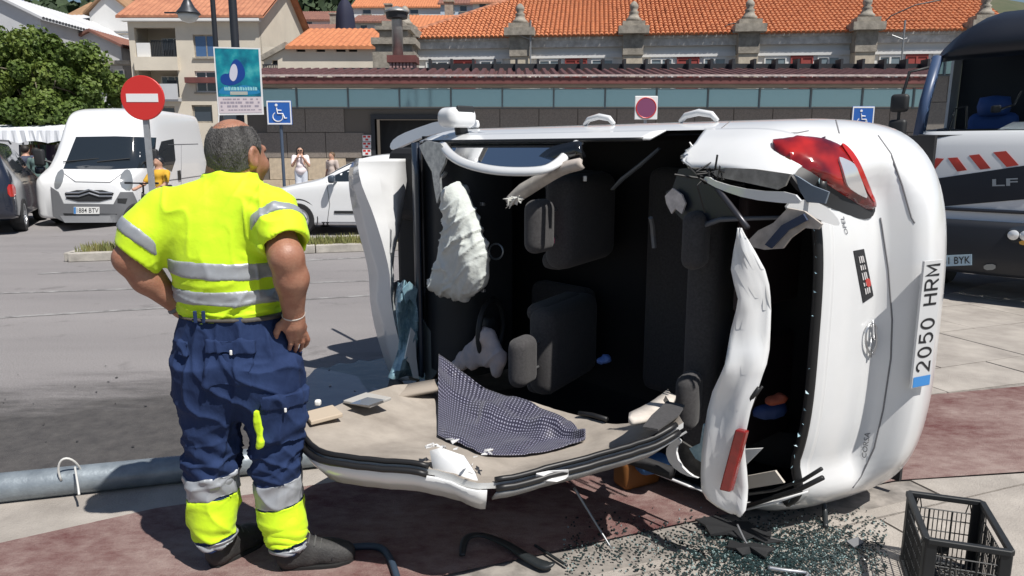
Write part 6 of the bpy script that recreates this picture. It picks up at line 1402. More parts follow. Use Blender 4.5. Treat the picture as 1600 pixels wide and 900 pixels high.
m = MB(); m.tube([Cz(x, y, 1.1) for x, y in ((1164, 796), (1205, 786), (1262, 768))], [.014, .016, .006], 8, flat=.5); obj('hatch_sill', m, M_WP, wk, smooth=True)
tp('wheelarch_shell', [(1040, 704), (1050, 690), (1060, 684), (1066, 690), (1056, 700), (1062, 724), (1080, 742), (1096, 748), (1070, 742), (1048, 726)], pz(1.33), M_WP, .012, 1)
tp('wheelarch_liner', [(1052, 702), (1064, 688), (1096, 708), (1098, 748), (1076, 740), (1060, 722)], pz(1.28), mat('grimy_liner', (.06, .058, .055), .8, var=.5, vscale=25), .012)
# ---- upper (right) doors: frame, glass, mirror, handles ------------------------------------------------------------
wn = (0, -.89, .46)
pw_ = lambda off=0.: (lambda x, y: Ct(x, y, 2.0, 1.15 + off, (0, -.90, .436)))
def side_plane(px, py, off=0.):                                           # right-hand window plane: through belt (y -.83, z .95) and rail (y -.60, z 1.38)
    n = cL * -.43 + cU * .23; n.normalize(); return onplane(px, py, CP(2, -.83, .95) + n * off, n)
frame_px = [(700, 214), (690, 222), (702, 240), (724, 254), (760, 264), (800, 268), (846, 266), (872, 254), (892, 234), (905, 222)]
m = MB(); m.tube([side_plane(x, y) for x, y in crom(frame_px, 4)], [.028] * (9 * 4 + 1), 10, flat=.55); obj('door_frame', m, M_WP, wk, smooth=True)
gl2 = bpy.data.materials.new('side_glass'); gl2.use_nodes = True; t_ = gl2.node_tree; t_.nodes.clear(); o_ = t_.nodes.new('ShaderNodeOutputMaterial'); tr_ = t_.nodes.new('ShaderNodeBsdfTransparent'); tr_.inputs[0].default_value = (.86, .92, .94, 1); gs = t_.nodes.new('ShaderNodeBsdfGlossy'); gs.inputs['Roughness'].default_value = .03; lw = t_.nodes.new('ShaderNodeFresnel'); lw.inputs[0].default_value = 1.5; mx = t_.nodes.new('ShaderNodeMixShader')
t_.links.new(lw.outputs[0], mx.inputs[0]); t_.links.new(tr_.outputs[0], mx.inputs[1]); t_.links.new(gs.outputs[0], mx.inputs[2]); t_.links.new(mx.outputs[0], o_.inputs[0])
P = [(700, 214), (708, 238), (730, 252), (762, 259), (800, 262), (846, 260), (870, 248), (888, 232), (900, 214), (800, 208), (720, 206)]
m = MB(); m.add([side_plane(x, y, -.004) for x, y in P], [tuple(range(len(P)))]); obj('side_glass', m, gl2, wk)
m = MB(); m.grid([[shell_pt(-1 - k, z) for k in np.linspace(.36, 2.15, 24)] for z in (.965, .98, 1.0, 1.02, 1.04, 1.06)]); obj('door_shoulder', m, M_WP, wk, smooth=True, solid=.008)
m = MB(); m.tube([shell_pt(-1 - k, 1.06) for k in np.linspace(.40, 2.1, 20)], .010, 8); obj('belt_moulding', m, M_RUB, wk, smooth=True)
F_ = Field(CP(2.55, -1.0, .95) - V((.3, .3, .3)), CP(2.55, -1.0, .95) + V((.3, .3, .3)), .008)
F_.rbox(CP(2.57, -.925, .985), (.085, .060, .105), .05, CR, .01); v_, q = snet(F_, smooth=2); mi = npmesh('door_mirror', v_, q, M_WP, wk)
m = MB(); m.rbox(CP(2.50, -.955, .975), (.02, .075, .13), .010, CR); obj('mirror_glass', m, M_BLKP, mi); m = MB(); m.tube([CP(2.58, -.83, .94), CP(2.58, -.93, .96)], .04, 8); obj('mirror_foot', m, M_BLKP, mi)
for x0_ in (1.60, .99): m = MB(); m.tube([CP(x0_ + dx, -.868 - dy, .80) for dx, dy in ((-.10, 0), (-.07, .028), (0, .04), (.07, .028), (.10, 0))], [.012, .015, .016, .015, .012], 8); obj('door_handle', m, M_WP, wk, smooth=True)
# upper front wing and torn pillar
tp('front_wing', [(610, 228), (618, 216), (640, 205), (690, 188), (745, 185), (748, 196), (744, 200), (700, 206), (664, 214), (640, 224), (614, 236)], lambda x, y: Ct(x, y, 2.9, .93, (.15, -.25, .95)), M_WP, .02, 1)
tp('torn_pillar', [(656, 228), (668, 220), (690, 224), (700, 238), (696, 256), (688, 272), (690, 300), (684, 318), (680, 296), (676, 268), (664, 246)], pz(1.12), M_TORN, .014)
m = MB(); m.tube([Cz(687 + 10 * cos(a), 266 + 11 * sin(a), 1.06) for a in np.linspace(.3, 5.4, 14)], .012, 6); obj('bent_hinge', m, M_TORN, wk)
# ---- crumpled bonnet and wing at the front -----------------------------------------------------------------------------
hood_rows = [(248, 558, 562, 641), (262, 547, 560, 639), (290, 546, 566, 634), (325, 551, 580, 629), (360, 560, 592, 624), (395, 570, 602, 616), (430, 577, 609, 614), (470, 579, 611, 617), (510, 586, 618, 630), (545, 596, 627, 646), (575, 606, 634, 655), (594, 614, 640, 660)]
rows_ = []
for y, a, b, c_ in hood_rows:
    hh = max(0, (400 - y) / 150) * .10; A, B, C_ = Cx(a, y, 3.36 + hh), Cx(b, y, 3.08 + hh), Cx(c_, y, 3.12 + hh if y < 420 else 3.25)
    rows_.append([A, A.lerp(B, .5) + cF * (.02 * sin(y * .07)), B, B.lerp(C_, .35) - cF * (.02 + .015 * sin(y * .09)), B.lerp(C_, .7) + cF * .02 * sin(y * .05), C_])
def grow(rows):                                                            # refine a coarse sheet
    R_ = crom([[k for p in r for k in p] for r in rows], 2); return [[V(x[3 * i:3 * i + 3]) for i in range(len(x) // 3)] for x in R_]
m = MB(); m.grid(grow(rows_)); obj('crumpled_bonnet', m, M_WP, wk, auto=25, solid=.008)
rows_ = []
for y, a, c_ in ((440, 622, 640), (470, 618, 650), (500, 620, 656), (530, 624, 662), (560, 618, 664), (590, 606, 664)):
    rows_.append([Cx(a + (c_ - a) * u, y + 3 * sin(u * 9), 2.98 + .07 * sin(u * 7 + y * .06)) for u in np.linspace(0, 1, 9)])
m = MB(); m.grid(grow(rows_)); obj('crumpled_wing', m, M_SHARD, wk, auto=20, solid=.006)
tp('splintered_edge', [(632, 560), (642, 512), (648, 520), (650, 560), (654, 592), (646, 590), (640, 568)], pxx(2.92), M_WP, .01)
tp('splintered_edge', [(628, 452), (640, 440), (652, 452), (648, 478), (640, 466), (634, 474)], pxx(2.92), M_SHARD, .01)
# cowl, dash, firewall side
m = MB(); m.grid([[CP(x, y, z) for y in np.linspace(-.74, .70, 10)] for x, z in ((2.98, .62), (2.97, .9), (2.9, 1.0), (2.75, 1.02), (2.6, .98), (2.52, .88), (2.5, .6))]); obj('dashboard', m, mat('dash', (.016, .018, .022), .6), wk, smooth=True)
m = MB(); m.grid([[CP(x, y, z) for y in np.linspace(-.78, .76, 8)] for x, z in ((3.02, .95), (2.96, 1.04), (2.88, 1.06))]); obj('windscreen_cowl', m, mat('cowl_blue', (.02, .03, .05), .3, spec=.7), wk, smooth=True, solid=.02)
tp('kick_panel', [(646, 470), (660, 500), (684, 530), (692, 560), (680, 590), (664, 598), (652, 560)], pz(1.0), mat('grey_panel', (.12, .135, .14), .7), .012, 1)
# ---- airbags ------------------------------------------------------------------------------------------------------------
M_BAG = mat('airbag_cloth', (.76, .76, .72), .9, col2=(.66, .66, .62), vscale=14, bump=.25, bscale=35)
def bag(nm, blobs, z, depth, m_, amp=.018, f=24, seed=2):
    pts = [(Cz(x, y, z), r / 1156 * 4.4) for x, y, r in blobs]; lo = V([min(p[0][i] for p in pts) - .3 for i in range(3)]); hi = V([max(p[0][i] for p in pts) + .3 for i in range(3)])
    F_ = Field(lo, hi, .009)
    for p, r in pts: F_.ell(p, (r, r, depth), Matrix((cF, cL, cU)).transposed(), .05)
    v_, q = snet(F_, smooth=1); n = vnormals(v_, q); a = fold(v_, f, amp, 6, seed, (1, 1, .45)) + fold(v_, f * 2.6, amp * .6, 6, seed + 1, (1, 1, .5)); v_ = v_ + n * (-np.abs(a) * 1.4 + amp * .6 + crease(v_, [(.4, .3, 1), (-.6, .3, 1), (.9, 0, .5), (.1, .2, 1)], 19, amp * 1.1, seed + 5, 2.4, .9))[:, None]
    return npmesh(nm, v_, q, m_, wk)
bag('passenger_airbag', [(712, 304, 14), (716, 324, 24), (720, 350, 33), (726, 378, 38), (716, 392, 38), (738, 405, 28), (735, 428, 30), (706, 428, 30), (696, 440, 22), (720, 446, 22), (712, 412, 30)], 1.10, .075, M_BAG, .017, 13)
bag('driver_airbag', [(706, 584, 8), (712, 574, 10), (722, 564, 13), (733, 555, 14), (744, 546, 14), (754, 535, 13), (762, 524, 11), (768, 536, 12), (774, 550, 12), (780, 564, 11), (750, 556, 13), (762, 560, 12), (738, 566, 11), (776, 580, 8)], 1.02, .028, mat('soiled_airbag', (.68, .56, .52), .9, col2=(.42, .40, .44), vscale=7), .012, 26, 7)
m = MB(); m.tube([CP(2.36 - .08 * sin(a), .36 + .185 * cos(a), .90 + .17 * sin(a)) for a in np.linspace(0, 2 * pi, 29)[:-1]], .019, 8, closed=True); m.tube([CP(2.36, .36, .90), CP(2.6, .36, .78)], .03, 8); m.rbox(CP(2.38, .36, .9), (.06, .16, .1), .03, CR); obj('steering_wheel', m, M_BLKP, wk, smooth=True)
m = MB(); m.tube([Cz(775 + 11 * cos(a), 393 + 12 * sin(a), .98) for a in np.linspace(0, 2 * pi, 21)[:-1]], .006, 6, closed=True); obj('vent_ring', m, mat('vent_ring', (.32, .36, .40), .3, metal=.7), wk, smooth=True)
# ---- seats ----------------------------------------------------------------------------------------------------------------
def seat(x, y, lean=.32, nm='front_seat', wide=.50, pink=False):
    R2 = CR @ Matrix.Rotation(-lean, 3, 'Y'); base = V((x, y, .42))
    up = V((-sin(lean), 0, cos(lean))); at = lambda d, dy=0, dx=0: CP(*(base + up * d + V((dx * cos(lean), dy, dx * sin(lean)))))
    m = MB(); m.rbox(at(.34), (.17, wide, .64), .075, R2, 4); m.rbox(at(.36, wide * .42, .05), (.14, .10, .5), .045, R2, 3); m.rbox(at(.36, -wide * .42, .05), (.14, .10, .5), .045, R2, 3)
    s_ = obj(nm, m, M_INT2, wk, smooth=True); m = MB(); m.rbox(CP(x + .27, y, .38), (.5, wide, .17), .07, CR, 3); obj('cushion', m, M_INT2, s_, smooth=True)
    F_ = Field(at(.80) - V((.3, .3, .3)), at(.80) + V((.3, .3, .3)), .009); F_.rbox(at(.815, 0, .01), (.055, .135, .095), .052, R2, .01); v_, q = snet(F_, smooth=2); npmesh('headrest', v_, q, M_INT2, s_)
    for dy in (-.07, .07): m = MB(); m.tube([at(.62, dy), at(.76, dy)], .007, 8); obj('headrest_post', m, M_RIM, s_, smooth=True)
    if pink: m = MB(); m.tube([at(.71, -.075), at(.705, .0), at(.71, .07)], .009, 6); m.rbox(at(.70, .085), (.02, .035, .05), .008, R2); obj('pink_ribbon', m, mat('pink', (.70, .20, .32), .7), s_)
    return s_
seat(1.86, -.36, .30, pink=True); seat(1.98, .37, .30)
def rear_seat():
    lean = .35; R2 = CR @ Matrix.Rotation(-lean, 3, 'Y'); base = V((1.02, 0, .42)); up = V((-sin(lean), 0, cos(lean))); at = lambda d, dy=0: CP(*(base + up * d + V((0, dy, 0))))
    m = MB(); m.rbox(at(.30), (.15, 1.28, .62), .07, R2, 3); s_ = obj('rear_seat', m, M_INT2, wk, smooth=True); m = MB(); m.rbox(CP(1.3, 0, .38), (.5, 1.28, .16), .06, CR, 3); obj('cushion', m, M_INT2, s_, smooth=True)
    for dy in (-.36, .36): m = MB(); m.rbox(at(.72, dy), (.10, .25, .17), .045, R2, 3); obj('headrest', m, M_INT2, s_, smooth=True)
    m = MB(); m.tube([CP(1.13, -.42, .95), CP(1.14, -.38, .92), CP(1.15, -.33, .90), CP(1.14, -.27, .90)], .012, 6); obj('grab_strap', m, M_GRYP2, s_)
rear_seat()
m = MB(); m.rbox(CP(.52, 0, .30), (.6, 1.4, .08), .03, CR); obj('boot_floor', m, M_INT, wk)
m = MB(); m.rbox(CP(.62, -.3, .75), (.05, .5, .5), .02, CR); m.rbox(CP(.62, .35, .75), (.05, .5, .5), .02, CR); obj('seat_back_panel', m, mat('maroon_dark', (.022, .012, .013), .8), wk)
for P, mm, nm, zz in (([(1180, 632), (1200, 622), (1224, 630), (1232, 650), (1204, 664), (1184, 656)], mat('blue_bag', (.012, .035, .13), .7), 'blue_bag', .95), ([(1198, 622), (1212, 616), (1226, 626), (1214, 634)], mat('orange_scrap', (.25, .05, .02), .7), 'orange_scrap', 1.0), ([(936, 556), (944, 546), (950, 560), (948, 576), (938, 574)], mat('blue_tag', (.08, .16, .42), .6), 'blue_tag', .9)):
    c = sum((Cz(x, y, zz) for x, y in P), V((0, 0, 0))) / len(P); w_ = (Cz(P[2][0], P[2][1], zz) - Cz(P[0][0], P[0][1], zz)).length * .5; F_ = Field(c - V((.2, .2, .2)), c + V((.2, .2, .2)), .008); F_.ell(c, (w_, .035, w_ * .45), None, .02); F_.ell(c + V((w_ * .5, 0, .015)), (w_ * .5, .03, w_ * .4), None, .02); F_.ell(c + V((-w_ * .6, .01, -.01)), (w_ * .45, .03, w_ * .3), None, .02); v_, q = snet(F_, smooth=0); v_ = v_ + vnormals(v_, q) * (fold(v_, 60, .012, 5, 4) + crease(v_, [(1, .2, .6), (-.7, .4, 1)], 60, .012, 3))[:, None]
    o = npmesh(nm, v_, q, mm, None, V(c)); o.location = c; tag(o, {'blue_bag': 'crumpled blue bag lying in the wrecked car boot', 'orange_scrap': 'small orange scrap lying on the blue bag in the boot', 'blue_tag': 'small blue tag hanging inside the dark car cabin'}[nm], {'blue_bag': 'bag', 'orange_scrap': 'scrap', 'blue_tag': 'tag'}[nm])
m = MB(); m.tube([Cz(957, 296, .95), Cz(972, 280, .95), Cz(1000, 258, .95), Cz(1030, 232, .95)], [.016, .022, .020, .014], 6, flat=.4); obj('seat_belt', m, mat('belt_grey', (.10, .115, .13), .6), wk, smooth=True)
m = MB(); m.rbox(Cz(914, 279, .9), (.022, .02, .03), .004); obj('belt_stud', m, M_RIM, wk)
# cut centre pillar hanging in from the top
def ribbon(nm, pts, wd, plane, m_, thick=.02):
    pts = crom(pts, 4); L_, R_ = [], []
    for i, p in enumerate(pts):
        a = pts[max(i - 1, 0)]; b = pts[min(i + 1, len(pts) - 1)]; d = (b - a) / (np.linalg.norm(b - a) + 1e-9); n = np.array([-d[1], d[0]]); w_ = wd if not hasattr(wd, '__len__') else np.interp(i / (len(pts) - 1), np.linspace(0, 1, len(wd)), wd)
        L_.append(plane(*(p + n * w_ / 2))); R_.append(plane(*(p - n * w_ / 2)))
    m = MB(); m.grid([L_, [l.lerp(r, .5) + cU * .012 for l, r in zip(L_, R_)], R_]); return obj(nm, m, m_, wk, smooth=True, solid=thick)
ribbon('pillar_cover', [(796, 316), (820, 298), (850, 280), (880, 264), (910, 256)], [12, 22, 20, 18, 16], pz(1.22), mat('pillar_beige', (.46, .41, .37), .85, var=.15, vscale=20))
ribbon('cut_pillar', [(836, 282), (850, 262), (872, 246), (910, 234)], [10, 30, 34, 26], pz(1.16), mat('gloss_black', (.010, .011, .013), .12, spec=.8), .03)
m = MB(); rnd = random.Random(2); c0 = [(792, 316), (800, 322), (812, 306), (806, 298)]
for _ in range(10): 
    q = [Cz(802 + rnd.gauss(0, 7), 312 + rnd.gauss(0, 6), 1.25 + rnd.uniform(-.03, .03)) for _k in range(3)]; m.add(q, [(0, 1, 2)])
o = obj('splinters', m, mat('splinter_beige', (.6, .57, .53), .85), wk, solid=.004); o['kind'] = 'stuff'
m = MB()
for y in (-.42, .1): m.rbox(CP(2.34, y, .98), (.03, .02, .02), .004, CR)
obj('stalk', m, M_RIM, wk)
# ---- roof cut off and folded down -------------------------------------------------------------------------------------------
inner = [(690, 600, .36), (730, 605, .36), (800, 620, .36), (870, 640, .37), (930, 656, .40), (975, 662, .44), (1008, 652, .50), (1030, 636, .55), (1040, 618, .60)]
outer = [(470, 662, .50), (478, 690, .50), (510, 712, .50), (580, 722, .50), (650, 728, .50), (700, 738, .49), (745, 756, .47), (790, 752, .47), (850, 736, .48), (920, 718, .50), (985, 700, .53), (1030, 684, .56), (1068, 660, .60)]
def resample(P, n):
    P = np.array(P, float); s = np.concatenate([[0], np.cumsum(np.linalg.norm(np.diff(P[:, :2], axis=0), axis=1))]); s /= s[-1]; return np.stack([np.interp(np.linspace(0, 1, n), s, P[:, k]) for k in range(3)], 1)
NI, NO = resample(crom(inner, 4), 49), resample(crom(outer, 4), 49)
front_curve = [(690, 600, .33), (620, 612, .40), (545, 626, .44), (470, 662, .40)]
rows_ = []
for i in range(49):
    A = G(NI[i][0], NI[i][1], NI[i][2]); B = G(NO[i][0], NO[i][1], NO[i][2]); u = i / 48; row = []
    for v_ in np.linspace(0, 1, 21):
        p = A.lerp(B, v_); arch_ = sin(pi * v_); p = p + V((0, 0, -.05 * arch_ * (sin(pi * min(1, max(0, u))) ** .5)))
        if u < .12: p = p + V((0, 0, .06 * arch_ * (1 - u / .12)))
        p = p + V((0, 0, .010 * noise.noise(V((u * 9, v_ * 4, 2))) + .004 * noise.noise(V((u * 30, v_ * 14, 5)))))
        row.append(p)
    rows_.append(row)
roof = MB(); roof.grid(rows_); rbv = bvh_of(roof); rl = obj('roof_lining', roof, M_BEI, wk, smooth=True)
m = MB(); m.grid([[p - V((0, 0, .022 + .02 * sin(pi * j / 20))) for j, p in enumerate(r)] for r in rows_]); m.grid([[r[-1] for r in rows_], [r[-1] - V((0, 0, .022)) for r in rows_]]); m.grid([[r[0] for r in rows_], [r[0] - V((0, 0, .022)) for r in rows_]]); m.grid([rows_[0], [p - V((0, 0, .022)) for p in rows_[0]]]); m.grid([rows_[-1], [p - V((0, 0, .022)) for p in rows_[-1]]]); rs_ = obj('cut_roof_skin', m, mat('roof_skin', (.55, .555, .55), .4, var=.15, vscale=5), wk, smooth=True)
edge = [r[-1] for r in rows_]
def along(i0, i1, dz=0, out=0., inw=0.): 
    R_ = []
    for i in range(i0, i1 + 1): e = edge[i]; t = (edge[min(i + 1, 48)] - edge[max(i - 1, 0)]).normalized(); n = V((t.y, -t.x, 0)); R_.append(e + n * out + V((0, 0, dz)))
    return R_
iA = int(np.argmax(NO[:, 0] > 668)); iB = int(np.argmax(NO[:, 0] > 770))
for i0, i1 in ((1, iA), (iB, 47)):
    m = MB(); m.tube(along(i0, i1, .010, .0), .011, 8); obj('door_seal', m, M_RUB, wk, smooth=True)
    m = MB(); m.tube(along(i0, i1, -.014, .018), .012, 8); obj('door_seal', m, M_RUB, wk, smooth=True)
m = MB(); A_ = along(0, iB - 1, -.02, .02); B_2 = along(0, iB - 1, -.12, -.05); m.grid([A_, [a.lerp(b, .4) + V((0, 0, -.01)) for a, b in zip(A_, B_2)], B_2]); obj('roof_rail_skin', m, M_WP, wk, smooth=True, solid=.008)
m = MB(); A_ = along(iB, 48, -.03, .02); B_2 = along(iB, 48, -.085, -.05); m.grid([A_, B_2]); obj('roof_rail_skin', m, mat('dull_skin', (.24, .245, .25), .5, var=.3, vscale=9), wk, smooth=True, solid=.008)
# cut pillar stub with torn white paint
P3 = lambda x, y, z: G(x, y, z)
m = MB(); m.grid([[P3(672, 705, .54), P3(690, 700, .55), P3(725, 712, .54)], [P3(676, 728, .50), P3(705, 725, .51), P3(742, 738, .49)], [P3(682, 752, .45), P3(712, 754, .45), P3(750, 760, .44)], [P3(684, 762, .42), P3(720, 766, .42), P3(756, 768, .42)]]); obj('pillar_stub', m, M_WP, wk, smooth=True, solid=.012)
m = MB(); rnd = random.Random(44)
for (cx_, cy_, n_, sx, sy, z_) in ((688, 698, 7, 16, 3, .55), (708, 690, 4, 8, 3, .55), (756, 706, 5, 7, 6, .53), (735, 725, 4, 6, 8, .51)):
    for _ in range(n_):
        c = (cx_ + rnd.gauss(0, sx), cy_ + rnd.gauss(0, sy)); q = [P3(c[0] + rnd.uniform(-8, 8), c[1] + rnd.uniform(-4, 4), z_ + rnd.uniform(-.015, .015)) for _k in range(3)]; m.add(q, [(0, 1, 2)])
o = obj('torn_paint', m, mat('torn_paint', (.72, .72, .72), .5), wk, solid=.004); o['kind'] = 'stuff'
m = MB(); m.grid([[P3(x, y, .485) for x, y in ((838, 740), (858, 736), (888, 734))], [P3(x, y, .46) for x, y in ((836, 748), (862, 747), (888, 743))], [P3(x, y, .45) for x, y in ((846, 752), (870, 753), (884, 748))]]); obj('torn_flake', m, MATS['torn_paint'], wk, solid=.006)
# sun visors, vanity mirror, grab handles, courtesy parts on the lining
def lay(nm, P, h, th_, m_, par=wk, sm_=0):
    P = smoothpoly(P, sm_) if sm_ else P; pts = []
    hz = [q.z for q in (rbv.ray_cast(CAMP, ray(x, y))[0] for x, y in P) if q]; zz = (max(hz) if hz else .45) + h
    pts = [G(x, y, zz) for x, y in P]
    m = MB(); m.prism(pts, (0, 0, th_)); return obj(nm, m, m_, par, bevel=.004)
lay('sun_visor', [(474, 650), (520, 638), (536, 652), (486, 665)], .004, .018, mat('visor_beige', (.48, .40, .31), .9))
v2 = lay('sun_visor', [(536, 630), (572, 617), (612, 625), (578, 638)], .004, .014, mat('visor_grey', (.40, .39, .37), .8)); lay('vanity_mirror', [(546, 631), (574, 621), (602, 625), (576, 634)], .027, .002, mat('mirror', (.75, .76, .78), .06, metal=.9), v2)
ribbon('header_trim', [(606, 620), (640, 610), (684, 602)], [12, 15, 15], lambda x, y: G(x, y, .44), mat('trim_taupe', (.30, .26, .22), .85), .02)
for P in ([(905, 652), (925, 655), (948, 662)],): m = MB(); m.tube([(rbv.ray_cast(CAMP, ray(x, y))[0] or G(x, y, .36)) + V((0, 0, .02)) for x, y in P], .012, 6); obj('grab_handle', m, M_RUB, wk, smooth=True)
m = MB(); m.rbox((rbv.ray_cast(CAMP, ray(497, 634))[0] or G(497, 634, .42)) + V((0, 0, .015)), (.03, .03, .03), .01); obj('visor_clip', m, M_PLATE, wk)
ribbon('rear_header', [(985, 655), (1012, 646), (1036, 632), (1050, 616)], [14, 22, 24, 16], lambda x, y: G(x, y, .57), mat('header_pale', (.58, .53, .48), .85, var=.15, vscale=15), .02)
tp('header_tear', [(1004, 668), (1018, 650), (1042, 628), (1070, 634), (1060, 650), (1028, 672)], lambda x, y: G(x, y, .60), M_INT2, .008)
# ---- polka-dot cloth thrown over the lining -----------------------------------------------------------------------------------
def dots():
    m = bpy.data.materials.new('dotted_cloth'); m.use_nodes = True; t = m.node_tree; b = t.nodes['Principled BSDF']; uv = t.nodes.new('ShaderNodeUVMap'); v_ = t.nodes.new('ShaderNodeTexVoronoi'); v_.inputs['Scale'].default_value = 1; v_.inputs['Randomness'].default_value = 0
    t.links.new(uv.outputs[0], v_.inputs['Vector']); r = t.nodes.new('ShaderNodeValToRGB'); r.color_ramp.elements[0].position = .20; r.color_ramp.elements[1].position = .27; r.color_ramp.elements[0].color = (.32, .32, .42, 1); r.color_ramp.elements[1].color = (.014, .013, .036, 1)
    t.links.new(v_.outputs['Distance'], r.inputs[0]); t.links.new(r.outputs[0], b.inputs['Base Color']); b.inputs['Roughness'].default_value = .6; b.inputs['Sheen Weight'].default_value = .25; return m
topE = crom([(686, 584), (712, 592), (760, 612), (800, 626), (845, 642), (880, 656), (898, 674), (914, 690)], 4); botE = crom([(684, 684), (700, 692), (730, 703), (756, 714), (790, 716), (830, 714), (870, 706), (914, 692)], 4)
nu, nv = 60, 30; rows_ = []; uvs = []
for j in range(nv + 1):
    v_ = j / nv; row = []
    for i in range(nu + 1):
        u = i / nu; k = u * (len(topE) - 1); a = topE[int(k)] + (topE[min(int(k) + 1, len(topE) - 1)] - topE[int(k)]) * (k % 1); k = u * (len(botE) - 1); b = botE[int(k)] + (botE[min(int(k) + 1, len(botE) - 1)] - botE[int(k)]) * (k % 1)
        q = a + (b - a) * v_; hit = rbv.ray_cast(CAMP, ray(*q))[0]; base_ = hit if hit else G(q[0], q[1], .375)
        ridge = .032 * max(0, 1 - abs(v_ - .30 - .15 * u) * 6) + .028 * max(0, 1 - abs(v_ - .55 + .2 * u) * 5) * (u > .3) + .02 * sin(u * 17 + v_ * 5) * (1 - v_) ** .5 + .016 * noise.noise(V((u * 6, v_ * 5, 9))) + .008 * noise.noise(V((u * 16, v_ * 11, 2)))
        lift = .012 + max(0, ridge) + .10 * max(0, (1 - u * 3.5)) * (1 - v_) ** 2
        row.append(base_ + V((0, 0, lift)) + (CAMP - base_).normalized() * 0)
    rows_.append(row)
m = MB(); m.grid(rows_); me = m.mesh('dotted_cloth', dots(), True, V(rows_[15][30])); uvl = me.uv_layers.new(name='UVMap'); n = nu + 1
for pl in me.polygons:
    for li in pl.loop_indices: vi = me.loops[li].vertex_index; uvl.data[li].uv = ((vi % n) / nu * 62, (vi // n) / nv * 34)
o = bpy.data.objects.new('dotted_cloth', me); COL.objects.link(o); o.location = rows_[15][30]; tag(o, 'crumpled navy polka-dot cloth lying on the folded-down beige roof lining', 'cloth'); md = o.modifiers.new('solid', 'SOLIDIFY'); md.thickness = .003
# left side crushed on the ground: door frames, sill remains
m = MB(); m.tube([CP(2.5, .84, 1.0), CP(2.2, .74, 1.2), CP(1.9, .62, 1.36), CP(1.2, .60, 1.36), CP(.7, .62, 1.30)], .03, 8); m.tube([CP(1.55, .84, .95), CP(1.5, .62, 1.35)], .035, 8); obj('lower_door_frame', m, M_INT, wk, smooth=True)
for x_, z_ in ((.72, .30), (3.05, .30)):
    for y_ in (-.74, .70):
        m = MB(); m.lathe([(.02, -.09), (.27, -.09), (.30, -.05), (.30, .05), (.27, .09), (.02, .09)], CP(x_, y_, z_ - (.0 if x_ < 1 else .05)), 24, 'y', rot=CR); obj('wheel', m, M_TYRE, wk, auto=40)
# ================================================================== the worker
wkr = thing('person', 'worker in hi-vis yellow polo and navy reflective trousers, hands on hips, facing the wreck', 'person', G(400, 890))
lo, hi = V((-1.70, 2.22, 0.0)), V((-.48, 3.0, 1.80)); RES = .006
def rowsW(R, Y, b, dy=0.):                                                # pixel rows (y, left, right[, b]) -> loft rows, low to high
    out_ = []
    for r in sorted(R, key=lambda q: -q[0]):
        a, c = D(r[1], r[0], Y), D(r[2], r[0], Y); out_.append((a.z, (a.x + c.x) / 2, Y + (r[4] if len(r) > 4 else 0), (c.x - a.x) / 2, r[3] if len(r) > 3 else b))
    return out_
YT = 2.70
torso_rows = [(500, 286, 444, .150), (480, 284, 441, .155), (455, 280, 437, .162), (425, 273, 434, .168), (395, 264, 434, .165), (365, 255, 436, .155), (342, 250, 436, .14), (322, 252, 432, .122), (306, 272, 422, .105), (292, 296, 412, .092), (280, 314, 404, .08), (270, 324, 400, .07)]
FT = Field(lo, hi, RES); FT.loft(rowsW(torso_rows, YT, .15), .0, 0.)
FT.ell(D(300, 345, YT - .06), (.11, .07, .13), None, .05); FT.ell(D(385, 345, YT - .06), (.11, .07, .13), None, .05)      # shoulder blades
LS, LH = D(262, 335, 2.68), D(214, 402, 2.62); RS, RH = D(424, 335, 2.66), D(446, 384, 2.555)
FL = Field(lo, hi, RES); FL.chain([LS, LS.lerp(LH, .5) + V((-.012, -.01, .01)), LH], [.098, .092, .084], .02)
nL = (LH - LS).normalized(); 
FRs = Field(lo, hi, RES); FRs.chain([RS, RS.lerp(RH, .5) + V((.008, -.01, .006)), RH], [.098, .092, .083], .02); nR = (RH - RS).normalized()
LCUT = FL.plane(LH - nL * .0, (nL + V((-.25, 0, -.1))).normalized()); RCUT = FRs.plane(RH - nR * .0, (nR + V((0, 0, -.15))).normalized())
dL = np.maximum(FL.d, LCUT); dR = np.maximum(FRs.d, RCUT)
def smin(a, b, k): h = np.maximum(k - np.abs(a - b), 0) / k; return np.minimum(a, b) - h * h * k * .25
bottom = FT.plane(D(365, 492, YT), (.02, 0, -1)); dT = np.maximum(FT.d, bottom)
dS = smin(smin(dT, dL, .05), dR, .05)
